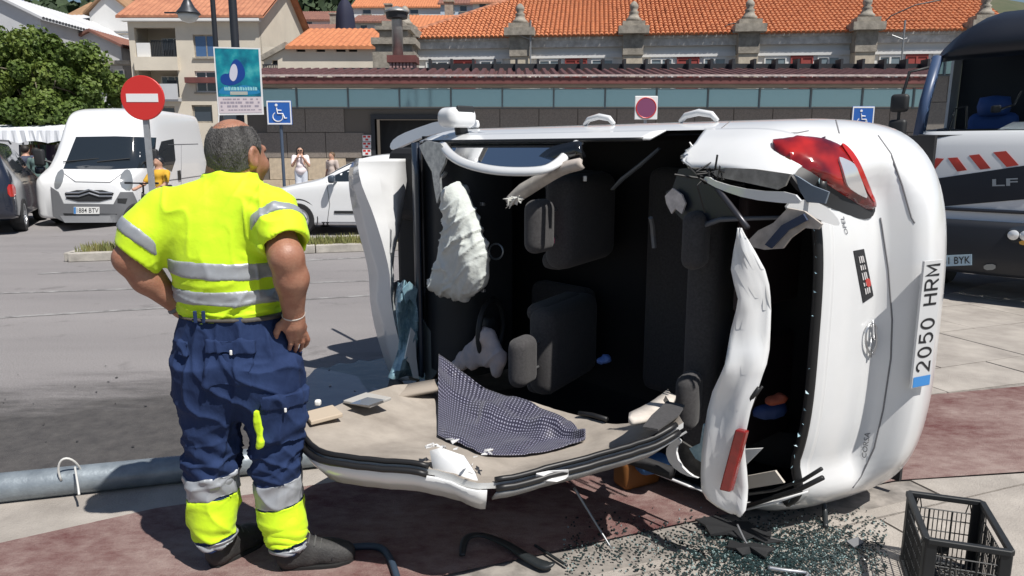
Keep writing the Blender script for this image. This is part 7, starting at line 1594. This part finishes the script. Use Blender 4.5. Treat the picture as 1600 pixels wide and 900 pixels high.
# opening at the sleeves so that the cuff reads as cloth round the arm
aL = Field(lo, hi, RES); aL.cone(LH + nL * .06, LH - nL * .02, .074, .074, 0); aR = Field(lo, hi, RES); aR.cone(RH + nR * .06, RH - nR * .02, .072, .072, 0)
dS = np.maximum(dS, -aL.d); dS = np.maximum(dS, -aR.d)
M_HV = mat('hivis_yellow', (.62, .90, .012), .75, sheen=.1, bump=.14, bscale=24)
M_TAPE = mat('reflective_tape', (.36, .38, .41), .45, metal=.25, var=.06, vscale=40)
def wrinkle(v, n, amp=1.):
    a = fold(v, 15, .0075, 6, 11, (1, .6, 1.5)) + fold(v, 36, .0042, 6, 12, (1, 1, 1.6))
    zz = v[:, 2]; a = a * (.35 + .9 * np.clip((1.22 - zz) / .2, 0, 1)) + .004 * np.sin(zz * 95 + 6 * np.sin(v[:, 0] * 9) + 3 * np.sin(v[:, 1] * 14)) * np.clip((1.10 - zz) / .1, 0, 1)
    a = a + crease(v, [(.35, .1, 1), (-.4, .2, 1), (.1, 0, 1)], 30, .010, 5, 3.) * np.clip((1.20 - zz) / .16, 0, 1) + crease(v, [(1, .3, .5), (-1, .2, .6), (.8, 0, -.4)], 20, .007, 6, 3.) * np.clip((zz - 1.02) / .1, 0, 1)
    arm = np.clip((np.abs(v[:, 0] + 1.18) - .22) / .06, 0, 1)
    a = a + .0035 * np.sin((v @ np.array([5., 3., 9.])) * 9 + 2 * np.sin(v[:, 2] * 30)) * arm
    return v + n * (a * amp)[:, None]
def put(nm, dd, m_, par=wkr, sm=2, wr=wrinkle, F=FT):
    v_, q = snet(F, dd, sm)
    if len(q) == 0: return None
    if wr: v_ = wr(v_, vnormals(v_, q))
    return npmesh(nm, v_, q, m_, par)
shirt = put('shirt', dS, M_HV)
def band(d, c, n, hw, off=.004): return np.maximum(np.maximum(d - off, -(d + .012)), np.abs(FT.plane(c, n)) - hw)
put('reflective_band', band(dT, D(355, 421, YT - .1), (.06, .0, 1), .029), M_TAPE, shirt, 1)
put('reflective_band', band(dT, D(360, 463, YT - .1), (.03, .0, 1), .026), M_TAPE, shirt, 1)
put('reflective_band', band(dL, LS.lerp(LH, .62), (nL + V((-.15, 0, -.05))).normalized(), .022), M_TAPE, shirt, 1)
put('reflective_band', band(dR, RS.lerp(RH, .42), (nR + V((0, 0, -.1))).normalized(), .021), M_TAPE, shirt, 1)
# collar
FC = Field(lo, hi, RES); nb, nt_ = D(356, 292, 2.715), D(366, 262, 2.735); FC.cone(nb, nt_, .098, .083, 0); dC = np.maximum(np.maximum(FC.d, -(FC.d + .010)), np.maximum(-FC.plane(D(352, 290, 2.715), (.25, .2, 1)), FC.plane(D(357, 282, 2.72), (.33, .1, 1))))
put('collar', dC, M_HV, shirt, 2, None)
# ---- trousers -----------------------------------------------------------------------------------------------------------------
pel = [(640, 296, 455, .10), (612, 284, 463, .135), (585, 279, 466, .15), (555, 276, 464, .16), (525, 278, 461, .16), (502, 283, 450, .152), (486, 286, 445, .148)]
legL = [(846, 313, 369, .068, -.02), (830, 307, 370, .078, -.02), (806, 299, 371, .085, -.015), (785, 294, 373, .092), (745, 291, 373, .095), (700, 288, 374, .10), (650, 284, 376, .115), (605, 280, 381, .135), (565, 278, 386, .145)]
legR = [(852, 424, 484, .070, -.02), (836, 417, 484, .08, -.02), (808, 406, 481, .087, -.015), (785, 400, 475, .094), (745, 396, 471, .097), (700, 391, 470, .105), (650, 386, 469, .117), (605, 376, 466, .135), (565, 368, 464, .145)]
FP = Field(lo, hi, RES); FP.loft(rowsW(legL, 2.655, .1), .0); FP.loft(rowsW(legR, 2.655, .1), .02); FP.loft(rowsW(pel, 2.68, .15), .07)
M_NVY = mat('navy_twill', (.022, .042, .115), .9, vscale=9, bump=.35, bscale=26, col2=(.013, .026, .078), spec=.25, stretch=(1, 1, .45))
def wrp(v, n, amp=1.):
    zz = v[:, 2]; low = np.clip((.55 - zz) / .3, 0, 1); kn = np.exp(-((zz - .47) / .13)**2)
    a = fold(v, 20, .010, 6, 21, (1.5, 1.2, .45)) + fold(v, 48, .0045, 6, 22, (1, 1, .8)) + kn * .006 * np.sin(zz * 75 + 5 * np.sin(v[:, 0] * 11) + 3 * np.sin(v[:, 1] * 15))
    a = a + crease(v, [(1, .2, .25), (1, -.3, -.3), (.6, .5, .2)], 26, .011, 31, 2.6) + crease(v, [(.5, .1, 1), (-.5, 0, 1), (.15, .1, 1)], 30, .012, 33, 3.) * (kn + .35 * np.exp(-((zz - .86) / .10)**2) + .5 * np.clip((.25 - zz) / .1, 0, 1)) - .008
    a = a + np.clip((.22 - zz) / .1, 0, 1) * .007 * np.sin(zz * 110 + 4 * np.sin(v[:, 0] * 16))
    return v + n * (a * amp)[:, None]
waist = FP.plane(D(365, 487, 2.69), (0, 0, 1)); dP = np.maximum(FP.d, waist)
tro = put('trousers', dP, M_NVY, wkr, 2, wrp)
def pband(px, y0, y1, nx, sgn):
    half = FP.plane(D(382, 700, 2.655), (1, 0, 0)) * sgn; c0, c1 = D(px, y0, 2.57), D(px, y1, 2.57); hw = (c0.z - c1.z) / 2
    return np.maximum(np.maximum(np.maximum(dP - .0035, -(dP + .012)), np.abs(FP.plane((c0 + c1) / 2, (nx, 0, 1))) - hw), half)
for px, sg, ys in ((332, 1, ((748, 783), (783, 848), (850, 862))), (437, -1, ((758, 797), (797, 858), (859, 871)))):
    for (a, b), mm, nm in zip(ys, (M_TAPE, M_HV, M_TAPE), ('reflective_band', 'hivis_band', 'hem_band')): put(nm, pband(px, a, b, -.10 if sg > 0 else -.12, sg), mm, tro, 1, wrp)
belt = np.maximum(np.maximum(dP - .005, -(dP + .01)), np.abs(FP.plane(D(365, 493, 2.60), (.02, 0, 1))) - .013)
put('belt', belt, mat('belt_grey2', (.07, .062, .055), .7), tro, 1, None)
def pocket(nm, px0, py0, px1, py1, off, mm=M_NVY, Y=2.55, rot=0., deep=.2, par=tro):
    a, b = D(px0, py1, Y), D(px1, py0, Y); c = (a + b) / 2; R_ = Matrix.Rotation(rot, 3, 'Y')
    bd = FP.boxd(c, ((b.x - a.x) / 2, deep, (b.z - a.z) / 2), R_); dd = np.maximum(np.maximum(dP - off, -(dP + .006)), bd); return put(nm, dd, mm, par, 2, wrp)
pocket('back_pocket', 328, 545, 398, 598, .006); pocket('pocket_flap', 325, 527, 402, 550, .015, rot=.03)
pocket('pocket_flap', 276, 532, 296, 556, .014)
pocket('cargo_pocket', 410, 632, 480, 698, .013, rot=.08, deep=.13); pocket('cargo_flap', 412, 616, 480, 640, .019, rot=.12, deep=.14)
pocket('pocket_piping', 405, 634, 412, 694, .022, M_HV, rot=.0, deep=.12)
for x_ in (305, 318):
    p0, p1 = D(x_, 486, 2.535), D(x_, 505, 2.535); m = MB(); m.rbox(((p0 + p1) / 2), (.012, .01, (p0 - p1).length), .003); obj('belt_loop', m, M_NVY, tro)
m = MB(); p = D(361, 551, 2.515); m.rbox(p, (.010, .008, .018), .003); obj('button_tab', m, M_PLATE, tro); m = MB(); p = D(446, 641, 2.53); m.rbox(p, (.009, .008, .016), .003); obj('button_tab', m, M_PLATE, tro)
# ---- body: head, arms, hands --------------------------------------------------------------------------------------------------------
FB = Field(lo, hi, .005); hc = D(369, 239, 2.735); f = V((.36, .93, 0)).normalized(); r_ = V((f.y, -f.x, 0)); HR_ = Matrix((f, -r_, V((0, 0, 1)))).transposed()
Hd = lambda x, y, z: hc + f * x + r_ * y + V((0, 0, z))                    # x forward, y to his right, z up
FB.ell(Hd(-.012, 0, .012), (.105, .084, .108), HR_, .0); FB.ell(Hd(.03, 0, -.03), (.078, .073, .098), HR_, .03); FB.ell(Hd(.062, 0, -.088), (.046, .048, .040), HR_, .035)
FB.cone(Hd(.118, 0, -.012), Hd(.128, 0, -.048), .010, .018, .015); FB.cone(Hd(.104, .034, .014), Hd(.104, -.034, .014), .014, .014, .02); FB.cone(Hd(.106, .02, -.086), Hd(.106, -.02, -.086), .011, .011, .012)
for s in (1, -1):
    FB.ell(Hd(.095, s * .032, -.004), (.016, .018, .012), HR_, .0, cut=True); FB.ell(Hd(.088, s * .032, -.005), (.014, .014, .012), HR_, .004); FB.ell(Hd(.07, s * .055, -.045), (.03, .022, .026), HR_, .03)
    FB.ell(Hd(-.012, s * .089, -.012), (.026, .010, .038), HR_ @ Matrix.Rotation(.15, 3, 'Y'), .006); FB.ell(Hd(-.008, s * .098, -.008), (.015, .007, .022), HR_, .0, cut=True); FB.ell(Hd(-.006, s * .091, -.040), (.012, .008, .014), HR_, .006)
FB.chain([Hd(-.02, 0, -.07), D(358, 276, 2.725), D(354, 300, 2.71)], [.066, .070, .085], .04)
FB.loft(rowsW([(640, 300, 360, .07), (500, 292, 440, .13), (425, 282, 426, .145), (345, 262, 424, .115), (310, 290, 410, .08)], YT, .12), .04)
LE, LW_ = D(203, 404, 2.615), D(284, 482, 2.70); LHand = D(296, 492, 2.76)
FB.chain([LS, LE], [.06, .056], .03); FB.chain([LE, LE.lerp(LW_, .35) + V((-.004, 0, -.006)), LW_], [.054, .055, .034], .025)
RE, RW_ = D(447, 402, 2.535), D(459, 494, 2.62)
FB.chain([RS, RE], [.06, .058], .03); FB.chain([RE, RE.lerp(RW_, .35) + V((.01, -.004, 0)), RW_], [.056, .057, .036], .025)
# left hand on the hip (mostly behind it): palm, four fingers forward, thumb back
def hand(W_, d, up, out_, k):                                              # d: fingers, up: thumb side, out_: back of the hand
    d, up, out_ = d.normalized(), up.normalized(), out_.normalized(); P = lambda a, b, c: W_ + d * a + up * b + out_ * c
    FB.chain([P(0, 0, 0), P(.035, .006, .002), P(.07, .008, .0)], [.032, .033, .026], .02); FB.chain([P(.05, -.026, 0), P(.05, .034, 0)], [.017, .017], .02); FB.chain([P(.078, -.028, 0), P(.082, .032, .0)], [.014, .014], .012)
    for i, (b, L_) in enumerate(((.034, .072), (.012, .080), (-.010, .074), (-.031, .058))):
        FB.chain([P(.08, b, .002), P(.08 + L_ * .42, b * 1.12, .006 - .002), P(.08 + L_ * .75, b * 1.15, -.008 * k), P(.08 + L_, b * 1.16, -.022 * k)], [.0105, .0095, .0085, .0075], .003)
    FB.chain([P(.012, .026, -.004), P(.035, .055, -.012), P(.062, .066, -.02), P(.085, .068, -.026)], [.017, .013, .011, .009], .008)
hand(RW_, V((.05, .30, -1)), V((-.5, -.55, .05)), V((.85, -.45, 0)), 1.)
hand(LW_, V((.6, .75, -.35)), V((-.1, .2, 1)), V((-.8, .5, .1)), 1.)
v_, q = snet(FB, FB.d, 2)
n_ = vnormals(v_, q); v_ = v_ + n_ * (fold(v_, 55, .0012, 5, 3))[:, None]
M_SKW = mat('worker_skin', (.40, .205, .135), .48, sss=.06, col2=(.31, .135, .085), vscale=22, bump=.12, bscale=140)
body_o = npmesh('body', v_, q, M_SKW, wkr)
# cropped grey hair with a bald crown
FH = Field(hc - V((.2, .2, .2)), hc + V((.2, .2, .2)), .004); FH.ell(Hd(-.012, 0, .012), (.105, .084, .108), HR_, .0); FH.ell(Hd(.03, 0, -.03), (.078, .073, .098), HR_, .03); FH.chain([Hd(-.02, 0, -.07), D(358, 276, 2.725)], [.066, .070], .04)
cr = Field(FH.lo, FH.lo + (FH.n - 1) * FH.res, .004); cr.ell(Hd(-.015, .0, .112), (.088, .058, .056), HR_, 0)
face = FH.plane(Hd(.035, 0, 0), (f * .92 + V((0, 0, -.38)))); nape = FH.plane(Hd(-.06, 0, -.068), (f * .42 + V((0, 0, -1.0)))); ear = Field(FH.lo, FH.lo + (FH.n - 1) * FH.res, .004)
for s in (1, -1): ear.ell(Hd(.0, s * .09, -.025), (.035, .03, .05), HR_, 0)
n0 = min(FH.d.shape[0], cr.d.shape[0]); sl_ = tuple(slice(0, min(FH.d.shape[i], cr.d.shape[i])) for i in range(3))
dh = np.maximum(np.maximum(FH.d[sl_] - .0035, -(FH.d[sl_] + .008)), np.maximum(np.maximum(face[sl_], nape[sl_]), np.maximum(-cr.d[sl_], -ear.d[sl_])))
FH.d = dh; v_, q = snet(FH, dh, 1); n_ = vnormals(v_, q); v_ = v_ + n_ * (np.abs(fold(v_, 220, .005, 7, 5, (1, 1, .4))))[:, None]
def hair_mat():
    m = mat('grey_hair', (.14, .135, .13), .6, col2=(.022, .02, .019), vscale=30, bump=.8, bscale=260, stretch=(1, 1, .25)); return m
npmesh('hair', v_, q, hair_mat(), wkr)
FH2 = Field(hc - V((.2, .2, .2)), hc + V((.2, .2, .2)), .004); FH2.ell(Hd(-.012, 0, .012), (.105, .084, .108), HR_, .0)
# stubble fringe strands round the bald crown
m = MB(); rnd = random.Random(77)
for _ in range(900):
    a = rnd.uniform(0, 2 * pi); u = V((cos(a) * rnd.uniform(.55, 1), sin(a) * rnd.uniform(.55, 1), rnd.uniform(.1, .9))).normalized(); p = Hd(-.012 + u.x * .106, u.y * .085, .012 + u.z * .109)
    if u.x > .55: continue
    t = V((rnd.gauss(0, 1), rnd.gauss(0, 1), rnd.gauss(-.6, .6))).normalized() * .011; s = t.orthogonal().normalized() * .0006; e = p + t + (p - hc).normalized() * .004
    m.add([p - s, p + s, e], [(0, 1, 2)])
o = obj('hair_strands', m, mat('hair_strand', (.16, .15, .14), .5), wkr); o['kind'] = 'stuff'
# wrist watch on the left, bracelet on the right
def ring(c, n, r, t, nm, mm): m = MB(); u = n.orthogonal().normalized(); w_ = n.cross(u); m.tube([c + (u * cos(a) + w_ * sin(a)) * r for a in np.linspace(0, 2 * pi, 25)[:-1]], t, 6, closed=True); obj(nm, m, mm, wkr, smooth=True)
ring(LE.lerp(LW_, .93), (LW_ - LE).normalized(), .037, .008, 'watch_strap', M_GRYP2); ring(RE.lerp(RW_, .97), (RW_ - RE).normalized(), .038, .004, 'bracelet', mat('bracelet', (.6, .55, .5), .4))
# ---- shoes ------------------------------------------------------------------------------------------------------------------------------
def shoe(heel, d, L_, w=.048):
    d = V((d[0], d[1], 0)).normalized(); s = V((-d.y, d.x, 0)); h = V((heel.x, heel.y, 0)); P = lambda a, b, c: h + d * a + s * b + V((0, 0, c))
    c = P(L_ / 2, 0, .07); F_ = Field(c - V((.24, .24, .12)), c + V((.24, .24, .14)), .005)
    F_.chain([P(.035, 0, .06), P(.11, .004, .055), P(L_ - .09, .01, .05), P(L_ - .045, .008, .045)], [.042, .043, w, w * .9], .03); F_.cone(P(.045, 0, .06), P(.06, 0, .145), .043, .050, .03); F_.cone(P(.10, 0, .10), P(.19, .003, .066), .040, .036, .03); F_.cone(P(.085, 0, .15), P(.10, 0, .175), .028, .018, .01); F_.cone(P(L_ - .06, .008, .048), P(L_ - .04, .008, .045), .05, .045, .01)
    dd = np.maximum(F_.d, -F_.plane(P(0, 0, .022), (0, 0, 1))); v_, q = snet(F_, dd, 2); v_ = v_ + vnormals(v_, q) * fold(v_, 50, .0025, 5, 8)[:, None]
    sh = npmesh('shoe', v_, q, mat('work_boot', (.022, .022, .023), .65, col2=(.045, .044, .043), vscale=16, bump=.2, bscale=120), wkr)
    m = MB(); R_ = [(0, 0), (.012, .03), (.08, .041), (.16, w + .004), (L_ - .07, w + .006), (L_ - .02, w * .72), (L_, .012)]; prof = [P(a, b, 0) for a, b in R_] + [P(a, -b * .94, 0) for a, b in R_[::-1]]; pr = [V((p.x, p.y, .001)) for p in prof]; m.prism(pr, (0, 0, .030)); obj('sole', m, mat('boot_sole', (.012, .012, .012), .85), sh, bevel=.004)
    m = MB()
    for k in range(4): a = .118 + k * .022; zz = .139 - k * .0125; m.tube([P(a - .004, -.034, zz - .016), P(a, -.016, zz - .001), P(a + .002, 0, zz + .003), P(a, .020, zz - .001), P(a - .004, .036, zz - .016)], .0032, 5)
    obj('laces', m, mat('lace', (.10, .10, .10), .8), sh)
    m = MB(); m.tube([P(L_ - .085, -w * 1.0, .05), P(L_ - .08, -w * .7, .085), P(L_ - .075, 0, .099), P(L_ - .08, w * .85, .085), P(L_ - .085, w * 1.18, .05)], .0028, 5); obj('toe_cap_seam', m, M_INK, sh)
hL = G(330, 893); shoe(V((hL.x, hL.y + .0, 0)), (.50, .86), .27)
hRr = G(437, 893); shoe(V((hRr.x, hRr.y, 0)), (.97, .22), .285)
# ================================================================== fallen pole, crate, debris, fluid
M_PIPE = mat('pole_galv', (.30, .345, .38), .45, metal=.35, col2=(.17, .20, .23), vscale=9, detail=9, bump=.1, bscale=60)
a, b = G(0, 762, .075), G(285, 732, .075); d = (b - a).normalized(); R0 = .068
fp = thing('fallen_lamp_post', 'grey steel lamp post lying fallen along the kerb behind the worker', 'pole', (a.x, a.y, 0))
m = MB(); m.tube([a - d * 2.4, a, b, b + d * 1.25], [R0 * 1.08, R0, R0 * .95, R0 * .9], 20); obj('shaft', m, M_PIPE, fp, smooth=True, bevel=0)
q = a.lerp(b, .46); m = MB(); m.tube([q + V((-.06 + .05 * cos(t), -.02 - .05 * sin(t) * .5, .05 + .085 * sin(t))) + V((.012 * t, -.02 * t, 0)) for t in np.linspace(-.2, 3.4, 16)], .0055, 6); m.tube([q + V((-.005, -.07, .09)), q + V((.05, -.15, .02)), q + V((.075, -.19, .012))], .005, 6); obj('cable_tie', m, mat('tie_white', (.62, .62, .60), .6), fp, smooth=True)
# ---- black plastic crate ----------------------------------------------------------------------------------------------------
cA, cB, cC = G(1414, 764, .30), G(1527, 772, .30), G(1391, 830, .30)
ex = V((.945, -.327, 0)); W_ = .275; ey = V((-.327, -.945, 0)); Lc = .40; zc_ = .30
cr_ = thing('plastic_crate', 'black slatted plastic crate standing open beside the overturned car bumper', 'crate', V((cA.x, cA.y, 0)))
K = lambda u, v_, z: V((cA.x, cA.y, 0)) + ex * u + ey * v_ + V((0, 0, z))
M_CRT = mat('crate_black', (.016, .018, .02), .5, var=.2, vscale=10)
ang = math.atan2(ex.y, ex.x); RZ = Matrix.Rotation(ang, 3, 'Z')
def bar(m, p, q, t): m.tube([p, q], t * .7, 4)
def wall(p0, p1, nm, nv, solid_plate=True):
    m = MB(); 
    for k in range(1, nv): t = k / nv; bar(m, p0.lerp(p1, t) + V((0, 0, .012)), p0.lerp(p1, t) + V((0, 0, .235)), .0032 if k % 5 else .006)
    for z in (.05, .10, .15, .20, .238): bar(m, p0 + V((0, 0, z)), p1 + V((0, 0, z)), .0038)
    for t in (.12, .2, .8, .88): bar(m, p0.lerp(p1, t) + V((0, 0, .238)), p0.lerp(p1, .16 if t < .5 else .84) + V((0, 0, .288)), .0032)
    w_ = obj('side_grid', m, M_CRT, cr_); w_['kind'] = 'stuff'
    m = MB(); dd = (p1 - p0).normalized(); a_ = math.atan2(dd.y, dd.x); m.rbox((p0 + p1) / 2 + V((0, 0, .289)), ((p1 - p0).length, .022, .022), .005, Matrix.Rotation(a_, 3, 'Z')); obj('rim', m, M_CRT, cr_)
    m = MB(); m.rbox((p0 + p1) / 2 + V((0, 0, .012)), ((p1 - p0).length, .02, .024), .004, Matrix.Rotation(a_, 3, 'Z')); obj('base_rail', m, M_CRT, cr_)
    if solid_plate: m = MB(); m.rbox(p0.lerp(p1, .45) + V((0, 0, .085)), ((p1 - p0).length * .38, .008, .055), .003, Matrix.Rotation(a_, 3, 'Z')); obj('label_plate', m, M_CRT, cr_)
i_ = .012; c4 = [K(i_, i_, 0), K(W_ - i_, i_, 0), K(W_ - i_, Lc - i_, 0), K(i_, Lc - i_, 0)]
wall(c4[0], c4[1], 'b', 16); wall(c4[3], c4[2], 'f', 16); wall(c4[0], c4[3], 'l', 22, False); wall(c4[1], c4[2], 'r', 22, False)
for j, c in enumerate(c4):
    m = MB(); u = 1 if j in (0, 3) else -1; v2 = 1 if j in (0, 1) else -1; m.rbox(c + ex * u * .014 + V((0, 0, .15)), (.036, .012, .298), .004, RZ); m.rbox(c + ey * v2 * .018 + V((0, 0, .15)), (.012, .044, .298), .004, RZ); obj('corner_post', m, M_CRT, cr_)
m = MB()
for k in range(1, 12): bar(m, K(W_ * k / 12, .01, .02), K(W_ * k / 12, Lc - .01, .02), .005)
for k in range(1, 16): bar(m, K(.01, Lc * k / 16, .02), K(W_ - .01, Lc * k / 16, .02), .005)
o = obj('base_grid', m, M_CRT, cr_); o['kind'] = 'stuff'
# ---- broken glass --------------------------------------------------------------------------------------------------------------------
def shards(name, label, m_, n, fn, smin_, smax_, seed):
    r = np.random.RandomState(seed); vs = []; fs = []
    k = 0
    while k < n:
        px, py = fn(r); p = G(px, py, .017); s = r.uniform(smin_, smax_); a = r.uniform(0, 6.3); t = r.uniform(.003, .006)
        nn = r.randint(3, 6); o = len(vs); tilt = r.normal(0, .35, 2)
        P = [(cos(a + 6.283 * j / nn) * s * r.uniform(.6, 1), sin(a + 6.283 * j / nn) * s * r.uniform(.6, 1)) for j in range(nn)]
        for h in (0, t):
            for x, y in P: vs.append((p.x + x, p.y + y, max(.0165, .018 + h + abs(x * tilt[0] + y * tilt[1]) * .8)))
        fs += [tuple(range(o + nn - 1, o - 1, -1)), tuple(range(o + nn, o + 2 * nn))] + [(o + j, o + (j + 1) % nn, o + nn + (j + 1) % nn, o + nn + j) for j in range(nn)]; k += 1
    m = MB(); m.v = vs; m.f = fs; m.m = [0] * len(fs); o = obj(name, m, m_); tag(o, label, 'glass', kind='stuff')
M_GSD = mat('dark_glass_bits', (.022, .04, .042), .08, spec=.9, var=.5, vscale=40); M_GSL = mat('pale_glass_bits', (.30, .42, .42), .1, spec=1.)
def cl(r):
    while True:
        k = r.rand()
        if k < .62: x, y = r.normal(1200, 75), r.normal(872, 26)
        elif k < .85: x, y = r.uniform(880, 1390), r.normal(862, 26)
        else: x, y = r.normal(1290, 50), r.normal(850, 26)
        if y < 915 and y > 790 and not (1385 < x < 1535): return x, y
shards('broken_glass', 'dark crumbs of broken window glass spread on the pavement below the car', M_GSD, 4200, cl, .003, .008, 4)
shards('glass_crumbs', 'pale glittering glass crumbs mixed into the dark ones', M_GSL, 900, cl, .002, .005, 5)
# ---- loose parts ---------------------------------------------------------------------------------------------------------------------
def loose(nm, label, cat, pts, r, m_, Z=.02, n=8, flat=1.):
    P = crom([tuple(G(x, y, z if z is not None else Z)) for x, y, z in pts], 5); m = MB(); rr = np.interp(np.linspace(0, 1, len(P)), np.linspace(0, 1, len(r)), r) if hasattr(r, '__len__') else [r] * len(P)
    c = V(P[0]); o = thing(nm, label, cat, (c.x, c.y, 0)) if False else None
    m.tube([V(p) for p in P], list(rr), n, flat=flat); q = obj(nm, m, m_, smooth=True); return tag(q, label, cat)
M_BRUB = mat('rubber_trim', (.02, .024, .027), .4)
loose('rubber_strip', 'curved black rubber trim strip lying under the folded roof', 'trim', [(722, 868, .03), (728, 842, .05), (752, 836, .045), (790, 850, .04), (826, 872, .03), (852, 884, .025), (866, 880, .04)], [.012, .018, .016, .02, .024, .03, .010], M_BRUB, flat=.5)
loose('rubber_strip', 'thin black strip lying across the bent trim on red paving', 'trim', [(836, 852, .02), (858, 866, .02), (886, 884, .02)], .006, M_BRUB)
loose('aerial_rod', 'thin pale aerial rod leaning from the roof down to the ground', 'rod', [(897, 762, .22), (925, 808, .12), (956, 858, .022)], [.006, .005, .004], mat('aerial', (.30, .31, .32), .4, metal=.6))
loose('blue_hose', 'bent dark blue hose lying beside the worker boot', 'hose', [(538, 856, .028), (575, 853, .03), (598, 858, .03), (612, 878, .03), (624, 915, .03)], .014, mat('hose_blue', (.035, .055, .085), .5))
loose('metal_bracket', 'bent grey metal bracket lying among the broken glass', 'bracket', [(1200, 887, .03), (1225, 891, .03), (1252, 894, .03), (1262, 897, .03), (1258, 904, .03)], [.010, .009, .008, .007, .006], M_RIM)
loose('wire_hook', 'thin bent wire hook standing in the black plastic scrap', 'wire', [(1152, 820, .07), (1164, 845, .04), (1176, 862, .022), (1192, 858, .022), (1190, 850, .025)], .005, M_GRYP2)
loose('dark_sliver', 'short dark strap hanging from the bumper corner to the ground', 'sliver', [(1286, 778, .10), (1289, 800, .05), (1290, 824, .022)], [.010, .012, .011], M_BRUB)  # thin dark upright sliver between bumper corner and ground
def scrap(nm, label, P, z, m_, th_=.008, seed=1):
    r = random.Random(seed); pts = [G(x, y, z + r.uniform(0, .018)) for x, y in P]; c = sum(pts, V((0, 0, 0))) / len(pts); m = MB(); n = len(pts); m.add(pts + [c + V((0, 0, r.uniform(.0, .010)))], [(i, (i + 1) % n, n) for i in range(n)]); o = obj(nm, m, m_, solid=th_); return tag(o, label, 'scrap')
scrap('plastic_scrap', 'large torn black plastic panel lying under the car rear', [(1086, 812), (1104, 809), (1120, 806), (1138, 815), (1170, 816), (1186, 828), (1206, 830), (1204, 840), (1226, 846), (1196, 850), (1178, 838), (1160, 844), (1138, 834), (1110, 836), (1102, 822)], .02, M_BLKP, seed=3)
scrap('plastic_scrap', 'small black plastic flap beside the torn panel on the glass', [(1140, 844), (1158, 850), (1180, 849), (1212, 858), (1200, 864), (1196, 872), (1176, 864), (1160, 868), (1150, 858), (1136, 856)], .02, M_BLKP, seed=5)
scrap('plastic_scrap', 'dull grey splinter lying on the glass by the crate', [(1322, 846), (1340, 840), (1350, 848), (1334, 856)], .02, M_GRYP2, seed=6)
# orange container under the roof
c = G(995, 745, .05); m = MB(); m.rbox((c.x, c.y, .09), (.22, .12, .15), .03, Matrix.Rotation(.5, 3, 'Z')); m.rbox((c.x, c.y, .175), (.05, .05, .03), .01); o = obj('orange_canister', m, mat('orange_canister', (.20, .075, .014), .7), auto=40); tag(o, 'orange canister standing in the shade under the cut roof', 'canister')
c = G(1020, 712, .2); m = MB(); m.rbox((c.x, c.y, .16), (.16, .10, .08), .03, Matrix.Rotation(.3, 3, 'Z')); o = obj('blue_cloth_bundle', m, mat('blue_bundle', (.04, .12, .28), .8), auto=40); tag(o, 'small blue cloth bundle wedged under the rear end of the cut roof', 'cloth')
# ---- fluid and stains ------------------------------------------------------------------------------------------------------------------
def wet():
    m = mat('wet_stain', (.012, .016, .03), .12, spec=.8, bump=.12, bscale=9); return m
P = smoothpoly([(440, 640), (470, 600), (500, 575), (545, 566), (600, 560), (660, 572), (690, 600), (660, 640), (560, 652), (480, 660)], 2); P = [(x + 6 * sin(x * .13 + y * .2), y + 3 * sin(x * .21)) for x, y in P]
m = MB(); m.add([G(x, y, .003) for x, y in P], [tuple(range(len(P)))]); struct('fluid_puddle', m, wet())
random.seed(13)
m = MB()
for _ in range(36):
    x, y = random.uniform(-20, 640), random.gauss(640, 45)
    if y < 545 or y > 718: continue
    p = G(x, y, .004); s = random.uniform(.004, .012); a = random.uniform(0, 6.3); m.add([(p.x + cos(a + k * 1.257) * s * random.uniform(.5, 1.3), p.y + sin(a + k * 1.257) * s * random.uniform(.5, 1.1), .004 + random.uniform(0, .008)) for k in range(5)], [(0, 1, 2, 3, 4)])
o = obj('road_debris', m, mat('road_bits', (.03, .03, .032), .8)); tag(o, 'small dark crumbs of debris scattered on the road by the kerb', 'debris', kind='stuff')
